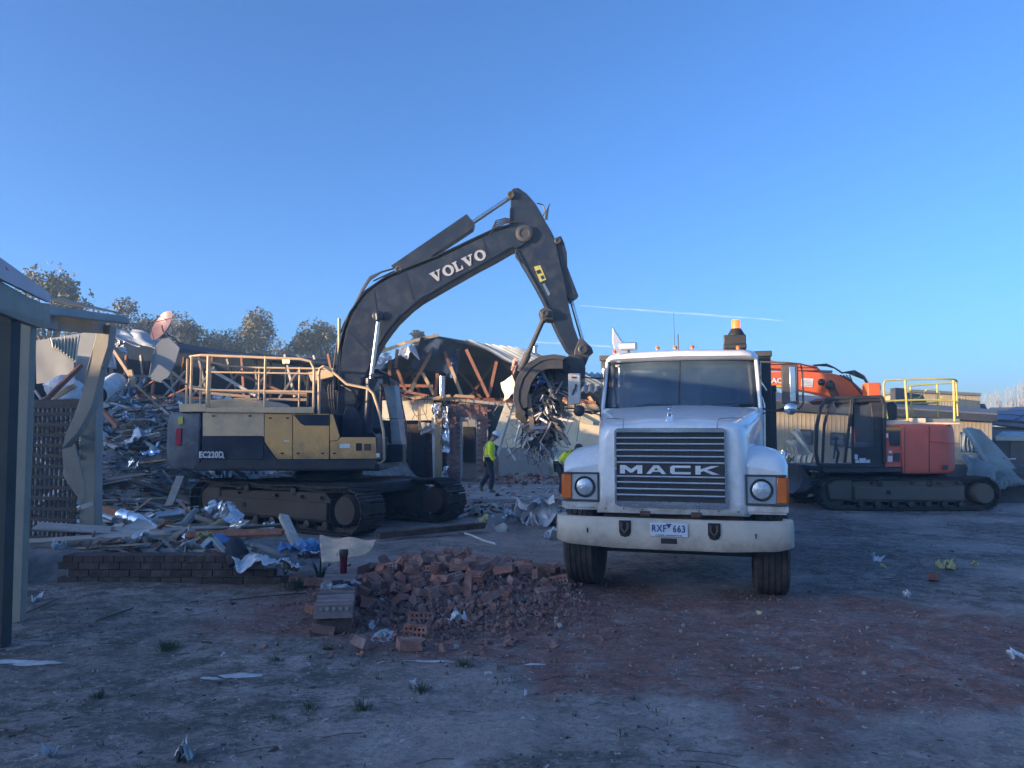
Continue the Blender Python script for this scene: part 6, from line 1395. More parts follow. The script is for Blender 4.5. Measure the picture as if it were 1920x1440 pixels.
tubepiece('foil_duct', [at(385, 965, 12.0), at(400, 950, 12.1), at(425, 952, 12.1), at(438, 970, 11.9), at(440, 990, 11.6), at(450, 1005, 11.3)], .095, m_foil, 'bright crumpled foil hose arching in front of the track', crumple=.5)
tubepiece('foil_duct', [at(180, 962, 12.6), at(215, 975, 12.2)], .05, m_zinc, 'small dull duct right of the trellis')
st1('long_board', at(278, 1032, 9.35), at(440, 1036, 9.25), .16, .06, m_woodg, 'long grey board on the low brick wall')
st1('long_board', at(205, 1000, 10.5), at(176, 970, 11), .06, .09, m_pine, 'pale board end leaning at the carport post')
st1('long_board', at(200, 955, 13.2), at(232, 966, 12.6), .08, .12, m_woodr, 'dark red board end on the slanting duct')
st1('short_board', at(338, 895, 15), at(318, 945, 14.6), .16, .03, m_woodg, 'grey plank leaning upright left of the track')
st1('short_board', at(375, 1028, 9.3), at(392, 1012, 9.5), .08, .02, m_plastw, 'small white board propped on the long grey board')
st1('post_stump', at(555, 1020, 10.2), at(533, 972, 10.6), .11, .09, m_woodg, 'weathered post stump leaning in front of the near track')
st1('long_board', at(476, 1020, 9.6), at(535, 1042, 9.2), .1, .03, m_woodg, 'grey board behind the low brick wall corner')
q = MB(); q.ball(at(418, 1018, 9.6), .15, 14, 9, (1.2, .8, .75), jit=.35); one('blue_bag', q, m_blue, at(418, 1018, 9.6), 'crumpled blue plastic bag on the low wall', 'bag')
for (px, py, Y, s_, m, lab, cat) in ((380, 1013, 9.6, .3, m_insul, 'yellow insulation strip beside the blue bag', 'insulation'), (352, 1022, 9.3, .25, m_plastw, 'white scrap left of the yellow strip', 'scrap'), (452, 1035, 9.0, .22, m_cream, 'folded olive card leaning by the blue bag', 'card'), (470, 1055, 8.7, .34, m_plas, 'torn white carton at the wall corner', 'carton'),
                                     (520, 1052, 8.7, .4, m_plas, 'long crumpled silver film right of the wall corner', 'film'), (565, 1022, 9.3, .5, m_blue, 'bright blue tarpaulin scrap behind the silver film', 'tarpaulin'), (595, 1030, 9.2, .3, m_blue, 'blue tarpaulin end beside the chipboard', 'tarpaulin'), (580, 1042, 8.9, .24, m_foil, 'foil shred below the blue tarpaulin', 'foil'), (545, 1062, 8.6, .3, m_foil, 'foil scraps in dark leaves', 'foil'), (485, 1045, 8.9, .3, m_zinc, 'bent tin strip at the wall corner', 'tin')):
    p = at(px, py, Y); o = scrap('loose_scrap', p.x, p.y, s_, m, lab, cat, None, .45); o.location.z = max(p.z, surfz(p.x, p.y) + .04)
q = MB(); q.tube([at(438, 1018, 9), at(446, 1040, 8.9), at(444, 1062, 8.8)], [.1, .13, .09], 10); one('black_cloth', q, m_navy, at(442, 1040, 8.9), 'dark cloth hanging over the low wall end', 'cloth')
q = MB(); q.ball(at(452, 1062, 8.75), .07, 10, 6, (1.1, .9, .8), jit=.3); one('blue_bundle', q, m_blue, at(452, 1062, 8.75), 'small blue bundle at the wall end', 'bundle')
# chipboard
shp_ = S('chipboard', [(600, 1003, 9.4), (704, 1016, 9.5), (690, 1040, 9.1), (604, 1058, 8.6)], mat('chipboard_tan', (.82, .54, .36), (.70, .46, .30), 14, .85, 0, dirt=(.25, .2, .15), damt=.4, dscale=5), 'torn tan chipboard sheet behind the drink bottle', cat='chipboard', group=None, wob=.1)

# ------------------------------------------------------------------ low brick garden wall
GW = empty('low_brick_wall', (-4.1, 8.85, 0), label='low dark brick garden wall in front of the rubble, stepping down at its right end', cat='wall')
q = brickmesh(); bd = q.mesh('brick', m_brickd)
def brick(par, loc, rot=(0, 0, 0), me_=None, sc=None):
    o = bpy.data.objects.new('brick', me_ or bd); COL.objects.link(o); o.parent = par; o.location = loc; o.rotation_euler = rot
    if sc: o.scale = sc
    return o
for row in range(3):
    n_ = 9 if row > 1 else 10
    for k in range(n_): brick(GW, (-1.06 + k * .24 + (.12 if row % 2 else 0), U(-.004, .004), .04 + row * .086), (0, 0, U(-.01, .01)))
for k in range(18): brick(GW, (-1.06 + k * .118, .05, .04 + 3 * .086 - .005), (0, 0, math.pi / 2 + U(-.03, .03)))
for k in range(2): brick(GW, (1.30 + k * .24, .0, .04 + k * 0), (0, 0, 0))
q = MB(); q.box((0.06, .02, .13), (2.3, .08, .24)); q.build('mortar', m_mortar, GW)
# ------------------------------------------------------------------ cored bricks
def cored(L_=.23, W_=.11, T_=.076):
    q = MB(); nx_, ny_ = 11, 5; xs = [-L_ / 2 + L_ * i / nx_ for i in range(nx_ + 1)]; ys = [-W_ / 2 + W_ * i / ny_ for i in range(ny_ + 1)]
    for zz, s in ((T_ / 2, 1), (-T_ / 2, -1)):
        for i in range(nx_):
            for j in range(ny_):
                p = [V((xs[i], ys[j], zz)), V((xs[i + 1], ys[j], zz)), V((xs[i + 1], ys[j + 1], zz)), V((xs[i], ys[j + 1], zz))]
                if i % 2 == 1 and j % 2 == 1:
                    d = [a + V((0, 0, -s * .03)) for a in p]
                    for t in range(4): q.add([p[t], p[(t + 1) % 4], d[(t + 1) % 4], d[t]], [(0, 1, 2, 3)])
                    q.add(d, [(0, 1, 2, 3)])
                else: q.add(p, [(0, 1, 2, 3)])
    c = [V((x, y, z)) for z in (-T_ / 2, T_ / 2) for x, y in ((-L_ / 2, -W_ / 2), (L_ / 2, -W_ / 2), (L_ / 2, W_ / 2), (-L_ / 2, W_ / 2))]
    q.add(c, [(0, 1, 5, 4), (1, 2, 6, 5), (2, 3, 7, 6), (3, 0, 4, 7)]); return q
cme = cored().mesh('brick', m_brick, 30)
def halfbrick(seed):
    r_ = random.Random(seed); q = MB(); l = r_.uniform(.09, .19)
    a = [V((-l / 2 + r_.uniform(-.015, .015), y, z)) for y, z in ((-.055, -.038), (.055, -.038), (.055, .038), (0, .03), (-.055, .038))]
    b = [V((l / 2 + r_.uniform(-.035, .035), y + r_.uniform(-.01, .01), z + r_.uniform(-.01, .01))) for y, z in ((-.055, -.038), (.055, -.038), (.055, .038), (0, .03), (-.055, .038))]
    q.loft([a, b]); return q
hme = [halfbrick(k).mesh('brick', m_brick, 0) for k in range(6)]
def pile(x, y): return .46 * _pile(x, y)
def _pile(x, y): return .40 * math.exp(-((x + .95) / .62) ** 2 - ((y - 9.15) / .62) ** 2) + .26 * math.exp(-((x + .1) / .7) ** 2 - ((y - 8.9) / .6) ** 2) + .10 * math.exp(-((x + .2) / 1.3) ** 2 - ((y - 7.9) / 1.0) ** 2) + .12 * math.exp(-((x - .7) / .5) ** 2 - ((y - 9.2) / .6) ** 2)
mb = MB(); mb.surf(lambda u, v: (-2.3 + u * 4.4, 6.7 + v * 4.0, pile(-2.3 + u * 4.4, 6.7 + v * 4.0) + gz(-2.3 + u * 4.4, 6.7 + v * 4.0) * 1.0 - .03 + .03 * fbm(u * 30, v * 28)), 90, 80, .01)
mb.build('brick_dust_mound', mat('brick_dust', (.24, .12, .095), (.14, .08, .066), 9, .95, 0, dirt=(.16, .12, .10), damt=.5, dscale=4, bump=1, bscale=45), kind='stuff', label='mound of crushed red brick left of the white truck', cat='rubble')
mb = MB(); rb = random.Random(9)
for k in range(8000):
    if k < 5600: x, y = rb.gauss(-.5, .68), rb.gauss(8.05, .75)
    else: x, y = rb.uniform(-2.2, 5.5), rb.uniform(4.5, 9.6)
    if k >= 5600 and redmask(x, y) < rb.random() * .9: continue
    if y < 5.2 and k < 5600 or y > 10.3 or (x > .8 and k < 5600): continue
    s_ = (rb.uniform(.008, .028) if k % 11 else rb.uniform(.03, .06)) * (.55 if k >= 5600 else 1)
    mb.mi = 0 if k % 23 else 1
    mb.box((x, y, pile(x, y) + gz(x, y) + s_ * .3), (s_ * rb.uniform(.7, 1.6), s_, s_ * rb.uniform(.4, .9)), (rb.uniform(0, 3), rb.uniform(0, 3), rb.uniform(0, 3)), taper=.7)
mb.build('brick_crumbs', [mat('brick_crumb', (.28, .15, .125), (.17, .095, .08), 8, .95, 0, dirt=(.34, .25, .22), damt=.5, dscale=6), m_mortar], ang=0, kind='stuff', label='crushed brick crumbs spilling in front of the brick pile', cat='rubble')
GB = 'loose bricks in the brick pile'
for k in range(165):
    if k < 120: x, y = rb.gauss(-.85, .50), rb.gauss(9.0, .40)
    else: x, y = rb.uniform(-1.7, .7), rb.uniform(7.6, 9.6)
    z = pile(x, y) + gz(x, y) + rb.uniform(.0, .09); whole = rb.random() < .5
    o = bpy.data.objects.new('brick', cme if whole else hme[rb.randrange(6)]); COL.objects.link(o); o.location = (x, y, z)
    o.rotation_euler = (rb.choice((0, 0, 1.57, .5, -.6)) + rb.gauss(0, .3), rb.gauss(0, .35), rb.uniform(0, 6.28))
    tag(o, ('whole cored brick' if whole else 'broken brick') + (' at the front' if y < 8.6 else ' in the middle' if y < 9.1 else ' at the back') + (' of the left side' if x < -1.1 else ' of the crown' if x < -.6 else ' of the right side') + ' of the brick pile', 'brick', GB)
for (px, py, rot, wh, lab) in ((782, 1180, (R(88), 0, R(-22)), True, 'cored brick standing on its edge in front of the pile'), (788, 1157, (R(70), .1, R(20)), True, 'cored brick half buried just behind the standing one'), (683, 1205, (.3, .4, 1.2), False, 'broken red brick lump alone on the dirt'), (768, 1206, (0, .05, .2), False, 'small flat brick chip below the standing brick'), (1320, 1020, (0, 0, 1), False, 'lone brick piece hidden under the truck'),
                               (590, 1092, (0, .05, .15), True, 'red brick lying left of the brick bench'), (562, 1086, (0, .05, .1), True, 'red brick end to end with the one by the brick bench'), (595, 1140, (.2, .1, .8), False, 'crumbled brick at the left foot of the brick bench'), (690, 1128, (1.2, .3, .4), False, 'upright broken brick right of the brick bench'), (1750, 1078, (0, .2, 1), False, 'lone dark brick piece on the far right dirt')):
    p = gr(px, py, .05); o = bpy.data.objects.new('brick', cme if wh else hme[2]); COL.objects.link(o); o.location = (p.x, p.y, .05 + gz(p.x, p.y)); o.rotation_euler = rot
    if not wh: o.scale = (1, 1, 1.1)
    tag(o, lab, 'brick')
# fallen brick-on-edge capping used as a bench
BB = empty('brick_capping', (-1.55, 6.62, .0), 0, label='fallen row of bricks on edge forming a low bench with gloves on it', cat='brickwork'); BB.rotation_euler = (0, 0, R(10.4))
for k in range(16):
    q = MB(); q.box((0, 0, 0), (.335, .101, .115), taper=.975)
    if k == 0: capme = q.mesh('brick', mat('bench_brick', (.24, .17, .155), (.16, .115, .105), 6, .9, 0, dirt=(.36, .32, .31), damt=.6, dscale=8, bump=.4, rvar=.22))
    o = brick(BB, (rb.uniform(-.008, .008), k * .116, .215 + rb.uniform(-.007, .007)), (rb.uniform(-.04, .04), rb.uniform(-.02, .02), rb.uniform(-.03, .03)), capme)
q = MB(); q.box((0, .86, .09), (.30, 1.75, .14)); q.build('rubble_base', m_brickd, BB)
q = MB()
for k in range(5): q.cyl((-.11 + k * .055, -.05, .235), (-.11 + k * .055, -.062, .235), .016, n=8)
q.build('mortar_plugs', m_mortar, BB)
for k in range(4): brick(BB, (-.1 + k * .08, .02 + .1 * k, .06), (.3 * k, .2, 1.2 * k), hme[k])
# drink bottle
p = V((-1.78, 8.0, .275)); BT = empty('drink_bottle', p, label='dark red insulated drink bottle with black lid on the brick bench', cat='bottle')
q = MB(); q.lathe([(.034, 0), (.037, .01), (.037, .10), (.042, .17), (.042, .185)], n=20); q.build('body', mat('wine_red', (.12, .012, .025), (.10, .01, .02), 5, .3, .3), BT)
q = MB(); q.lathe([(.046, .182), (.048, .19), (.048, .235), (.044, .245), (.0, .245)], n=20); q.build('lid', m_black, BT)
# gloves
m_glove = mat('grey_glove', (.42, .43, .46), (.05, .055, .07), 16, .9, 0, bump=.5)
for k, (gx, gy, a) in enumerate(((-1.66, 7.18, .15), (-1.60, 7.36, .5))):
    G = empty('work_glove', (gx, gy, .275), a, label=('light grey work glove nearer the front of the brick bench', 'darker crumpled work glove behind the first one')[k], cat='glove')
    q = MB(); q.ball((0, 0, .02), .055, 12, 7, (1.1, .75, .35)); q.tube([(-.04, 0, .02), (-.1, .01, .02), (-.14, .015, .018)], [.04, .036, .042], 10)
    q.build('palm', m_glove if k == 0 else m_navy, G)
    for j, (yy, l) in enumerate(((-.032, .065), (-.011, .08), (.011, .075), (.031, .06))):
        q = MB(); q.tube([(.03, yy, .022), (.05 + l * .4, yy * 1.5, .03), (.05 + l, yy * 1.9, .012)], [.014, .013, .010], 7); q.build('finger', m_glove, G)
    q = MB(); q.tube([(-.01, .035, .02), (.02, .07, .025), (.045, .085, .012)], [.016, .014, .011], 7); q.build('thumb', m_glove, G)
# steel beam, hose, plastic heap and other pieces between the machines
st1('steel_beam', gr(712, 1004, .08), gr(905, 985, .1), .13, .10, m_rust, 'long rusty steel beam lying behind the brick pile', 'steel beam')
tubepiece('white_hose', [gr(872, 1000, .03), gr(885, 1004, .03), gr(905, 1013, .03), gr(930, 1020, .03)], .018, m_plastw, 'white bent hose beside the end of the steel beam', 'hose', crumple=.05)
for (px, py, Y, s_, m, lab, cat) in ((1012, 972, 14.6, .75, m_plas, 'big white plastic sheet heap left of the truck bumper', 'plastic sheet'), (1028, 978, 14.3, .5, m_plas, 'white plastic fold touching the bumper edge', 'plastic sheet'), (990, 975, 14.4, .4, m_plas, 'smaller white plastic fold left of the big heap', 'plastic sheet'), (962, 972, 14.8, .35, m_foil, 'foil and film scrap left of the plastic heap', 'foil'),
                                     (952, 962, 15.3, .25, m_plas, 'upright white film scrap', 'film'), (893, 958, 15.6, .3, m_plastw, 'pale strip lying by the far track', 'scrap'), (940, 990, 13.6, .3, m_plastw, 'white chip in front of the plastic heap', 'scrap'), (1035, 997, 12.6, .25, m_plas, 'pale blue strip near the left front tyre', 'scrap'), (905, 975, 14.6, .2, m_insul, 'round tan insulation lump at the beam end', 'insulation')):
    p = at(px, py, Y); o = scrap('loose_scrap', p.x, p.y, s_, m, lab, cat, None, .75); o.location.z = max(p.z, gz(p.x, p.y) + .05)
for (px, py, s_, m, lab) in ((1772, 1062, .20, m_insul, 'largest yellow insulation clump on the right dirt'), (1785, 1066, .10, m_insul, 'small yellow clump beside the largest one'), (1828, 1060, .06, m_insul, 'tiny yellow fluff right of the largest clump'), (1424, 1152, .045, m_insul, 'cream chip in front of the right front tyre'), (1700, 1118, .09, m_plas, 'pale crumpled scrap on the red dirt at right'), (1645, 1050, .12, m_plas, 'flat white scrap beyond the pale one'), (1655, 1062, .05, m_insul, 'little cream chip by the flat white scrap'),
                             (110, 1068, .16, m_plas, 'crumpled white paper by the carport post'), (70, 1128, .09, m_plas, 'white paper at the foot of the near post'), (418, 1233, .022, m_plas, 'white chip on the left dirt'), (740, 1140, .02, m_mortar, 'grey chip by the bricks'), (860, 1168, .10, m_plas, 'clear crumpled plastic in front of the brick crumbs'), (835, 1128, .08, m_mortar, 'grey mortar lump on the brick crumbs'),
                             (775, 1290, .04, m_plas, 'small white triangle of paper on the dirt'), (345, 1425, .10, m_zinc, 'grey leaf like scrap at the bottom left'), (985, 1310, .03, m_plas, 'white fleck on the dirt'), (92, 1424, .06, m_zinc, 'pale leaf at the bottom left corner'), (1905, 1240, .09, m_plas, 'pale twig like strip at the right edge')):
    p = gr(px, py, 0); scrap('litter', p.x, p.y, s_, m, lab, 'litter', None, 1.1, .015 + s_ * .25)
# flat lime patches
m_lime = mat('lime_patch', (.55, .56, .57), (.36, .36, .36), 9, .9)
for k, (px, py, w, d) in enumerate(((10, 1241, .22, .045), (70, 1245, .19, .05), (452, 1267, .16, .045), (395, 1272, .07, .03), (800, 1240, .20, .03), (720, 1190, .10, .22), (705, 1165, .05, .25), (1005, 1243, .08, .04))):
    c = gr(px, py, 0); r_ = random.Random(k); q = MB(); n_ = 26
    R_ = [V((math.cos(t / n_ * 6.283) * w * (1 + .5 * noise.noise(V((t * .6, k, 0)))), math.sin(t / n_ * 6.283) * d * (1 + .5 * noise.noise(V((t * .5, k, 4)))), 0)) for t in range(n_)]
    R_ = [V((v.x, v.y, gz(c.x + v.x, c.y + v.y) + .004)) for v in R_]; z0 = gz(c.x, c.y)
    q.add([V((0, 0, z0 + .008))] + R_, [(0, 1 + t, 1 + (t + 1) % n_) for t in range(n_)]); q.build('lime_patch', m_lime, loc=(c.x, c.y, 0), kind='stuff', label='dried white lime patch on the dirt, one of several', cat='stain')
# grass tufts, leaf litter and pebbles
rg = random.Random(21)
mb = MB()
def tuft(x, y, r, n, h):
    z = gz(x, y)
    for i in range(n):
        a = rg.uniform(0, 6.28); q = rg.random() * r; b = V((x + math.cos(a) * q, y + math.sin(a) * q, z)); l = h * rg.uniform(.4, 1.2); dx = V((math.cos(a), math.sin(a), 0)) * l * rg.uniform(.3, 1.2); s = V((-math.sin(a), math.cos(a), 0)) * .0028
        mb.add([b - s, b + s, b + dx * .5 + V((0, 0, l * .75)) + s * .7, b + dx * .5 + V((0, 0, l * .75)) - s * .7, b + dx + V((0, 0, l * .8))], [(0, 1, 2, 3), (3, 2, 4)])
for (px, py, r, n, h) in ((315, 1218, .10, 150, .07), (185, 1305, .05, 50, .05), (870, 1190, .12, 110, .04), (870, 1250, .07, 70, .06), (618, 1220, .05, 50, .05), (790, 1300, .08, 90, .05), (520, 1240, .06, 40, .04), (580, 1335, .07, 60, .04), (680, 1335, .07, 70, .05), (560, 1100, .3, 300, .12), (610, 1080, .1, 60, .1)):
    p = gr(px, py); tuft(p.x, p.y, r, n, h)
for k in range(150):
    x, y = rg.uniform(-4.5, 1.2), rg.uniform(2.6, 8.2)
    if fbm(x, y, .8, 2, 8.) > .02: tuft(x, y, rg.uniform(.02, .07), rg.randrange(5, 26), rg.uniform(.015, .04))
mb.build('grass_tufts', mat('dull_grass', (.06, .085, .04), (.035, .05, .028), 9, .8), ang=0, kind='stuff', label='sparse low weeds and grass on the dirt', cat='grass')
mb = MB()
for k in range(11000):
    y = 2.3 + rg.random() ** 1.3 * 16; x = rg.uniform(-.75, .75) * (y + .5); s_ = rg.uniform(.003, .010) * (1 + y * .06) * (2.2 if rg.random() < .03 else 1)
    if darkmask(x, y) < rg.random() * .6 or fbm(x, y, 1.6, 3, 7.) < rg.uniform(-.1, .25): continue
    mb.mi = 0 if rg.random() < .8 else 1
    mb.box((x, y, gz(x, y) + s_ * .1), (s_ * rg.uniform(.8, 3.6), s_, s_ * rg.uniform(.1, .35)), (rg.gauss(0, .4), rg.gauss(0, .4), rg.uniform(0, 3.14)))
for k in range(2200):
    y = 2.3 + rg.random() ** 1.3 * 17; x = rg.uniform(-.75, .75) * (y + .5); s_ = rg.uniform(.004, .013) * (1 + y * .07); mb.mi = 2 if k % 3 else 1
    mb.box((x, y, gz(x, y) + s_ * .2), (s_ * rg.uniform(.8, 1.6), s_, s_ * .6), (rg.uniform(0, 3), rg.uniform(0, 3), rg.uniform(0, 3)), taper=.7)
mb.build('ground_litter', [mat('dark_leaf', (.03, .026, .022), (.055, .045, .035), 9, .9), mat('pale_stone', (.38, .36, .33), (.3, .28, .26), 9, .9), m_heap], ang=0, kind='stuff', label='dark leaf litter and small stones scattered over the dirt', cat='litter')
mb = MB()
for k in range(64):
    y = rg.uniform(2.8, 8.5); x = rg.uniform(-.7, .3) * y; a = rg.uniform(-.5, .5); l = rg.uniform(.1, .4); z = gz(x, y) + .006
    mb.tube([(x, y, z), (x + l * .5 * math.cos(a), y + l * .5 * math.sin(a) + rg.uniform(-.03, .03), z + .012), (x + l * math.cos(a), y + l * math.sin(a), z)], .0025, 4)
for (a, b) in (((430, 1125), (575, 1112)), ((180, 1165), (250, 1140)), ((48, 1150), (110, 1122))):
    p, q_ = gr(*a, .02), gr(*b, .03); mb.tube([p, p.lerp(q_, .5) + V((0, .04, .0)), q_], .008, 5)
mb.build('twigs', mat('dead_twig', (.10, .08, .06), (.06, .05, .04), 9, .9), kind='stuff', label='thin dead twigs scattered on the left dirt', cat='twigs')
# strappy plant by the bench
PL = empty('strappy_plant', gr(600, 1092, 0), label='dark strappy leaved plant left of the brick bench', cat='plant')
for k in range(16):
    a = rg.uniform(-2.6, .6); l = rg.uniform(.18, .38); q = MB(); w = .016; d = V((math.cos(a), math.sin(a) * .6, 0)); s = V((-d.y, d.x, 0)).normalized() * w
    pts = [d * .02, d * l * .3 + V((0, 0, l * .6)), d * l * .6 + V((0, 0, l * .95))]
    q.surf(lambda u, v: (lambda c: c + s * (2 * v - 1) * (1 - u) ** .6)(pts[0].lerp(pts[1], min(1, u * 2)) if u < .5 else pts[1].lerp(pts[2], u * 2 - 1)), 6, 1, .003); q.build('leaf', mat('strap_leaf', (.035, .06, .04), (.05, .08, .055), 9, .5), PL)
# low brick rubble in front of the house
mb = MB()
for k in range(1500):
    px = rg.uniform(900, 1110); Y = rg.gauss(25.2, .35); x = (px - 960) / F * Y; hgt = .34 * math.exp(-((Y - 25.4) / .5) ** 2) * (.6 + .4 * noise.noise(V((x, 0, 0)))); s_ = rg.uniform(.05, .16); mb.mi = rg.randrange(4) // 2 if k % 3 else 2
    mb.box((x, Y, .08 + hgt * rg.random()), (s_ * 1.6, s_, s_ * .7), (rg.uniform(0, 3), rg.uniform(0, 3), rg.uniform(0, 3)))
for k in range(900):
    px = rg.uniform(700, 1110); Y = rg.uniform(15.5, 25); x = (px - 960) / F * Y; s_ = rg.uniform(.02, .09); mb.mi = rg.randrange(4)
    mb.box((x, Y, .02 + gz(x, Y) + (.05 if Y > 19 else 0)), (s_ * rg.uniform(1, 5), s_, s_ * .4), (rg.gauss(0, .3), rg.gauss(0, .3), rg.uniform(0, 3)))
mb.build('wall_rubble', [m_brick, m_brickd, m_mortar, m_woodg], ang=0, kind='stuff', label='broken brick rubble along the foot of the cream wall', cat='rubble')

# ------------------------------------------------------------------ debris hanging from the bucket
rk = random.Random(17); mb = MB(); c0 = at(1020, 760, 14.7)
mats_ = [m_woodg, m_heap, m_steel, m_plas, m_wood, m_sarkb]
for k in range(620):
    t = rk.random(); v = rk.random() ** .8; py = 712 + v * 118; px = 1022 - 12 * v + rk.gauss(0, 1) * (20 - 9 * v) + (14 * v if k % 4 == 0 else 0); Y = rk.uniform(14.2, 15.1); a = at(px, py, Y)
    l = rk.uniform(.08, .5) * (1 - .3 * v); d = V((rk.gauss(0, .55), rk.gauss(0, .5), -abs(rk.gauss(.5, .5)))).normalized(); b = a + d * l
    mb.mi = rk.choices(range(6), (4, 6, 3, 3, 2, .5))[0]
    if t < .5: mb.tube([a, a.lerp(b, .4) + V((rk.gauss(0, .06), 0, rk.gauss(0, .05))), b, b + V((rk.gauss(0, .08), 0, -rk.uniform(0, .15)))], rk.uniform(.006, .018), 4)
    elif t < .8: mb.beam(a, b, rk.uniform(.02, .07), rk.uniform(.01, .04), (rk.random(), rk.random(), 0), jag=.1)
    else:
        M = Euler((rk.uniform(0, 3), rk.uniform(0, 3), rk.uniform(0, 3))).to_matrix(); s_ = rk.uniform(.04, .14); mb.add([a + M @ V(p) * s_ for p in ((-1, -.6, 0), (.2, -.8, .3), (1, .1, -.2), (.1, .9, .3), (-.8, .5, 0))], [(0, 1, 2), (0, 2, 3), (0, 3, 4)])
for k in range(110):
    v = rk.random(); a = at(1018 - 14 * v + rk.gauss(0, 16), 740 + 90 * v, rk.uniform(14.2, 15)); pts = [a]
    for i in range(6): pts.append(pts[-1] + V((rk.gauss(0, .10), rk.gauss(0, .05), -rk.uniform(-.04, .15))))
    mb.mi = rk.choice((2, 2, 3, 0)); mb.tube(pts, .006, 4)
for k in range(16):
    v = rk.random(); mb.mi = 1; mb.ball(at(1020 - 10 * v + rk.gauss(0, 13 - 7 * v), 712 + 85 * v, 14.65), rk.uniform(.12, .26) * (1 - .5 * v), 10, 7, jit=.9)
mb.xf(Matrix.Translation(-c0)); mb.build('hanging_debris', mats_, ang=0, loc=c0, kind='stuff', label='tangled clump of wires, splinters and dirt hanging from the excavator bucket', cat='debris')
for k, (pts, mm, lab) in enumerate(((((940, 718, 14.4), (962, 703, 14.2), (966, 735, 14.1), (945, 752, 14.3)), m_plaster, 'cream wall board gripped at the left edge of the bucket'), (((957, 690, 14.5), (966, 668, 14.4), (972, 676, 14.4), (963, 702, 14.5)), mat('pink_board', (.6, .36, .28), None, 5, .8), 'pinkish board scrap above the cream board at the bucket'))):
    S('wall_board', pts, mm, lab, cat='board', group=None, wob=.06)
st1('timber_stud', at(991, 745, 14.1), at(998, 806, 14.1), .09, .07, m_wood, 'brown timber stud dangling from the bucket')
st1('timber_stud', at(1028, 770, 14.3), at(1064, 830, 14.2), .08, .07, m_woodg, 'grey splintered stud hanging towards the truck')
st1('timber_stud', at(1018, 700, 14.2), at(1040, 745, 14.2), .12, .05, m_woodg, 'pale grey board jammed inside the bucket')
S('blue_rag', [(1003, 712, 14.15), (1020, 705, 14.1), (1024, 716, 14.1), (1004, 728, 14.15)], m_sarkb, 'blue rag caught in the bucket mouth', cat='rag', group=None, wob=.5)

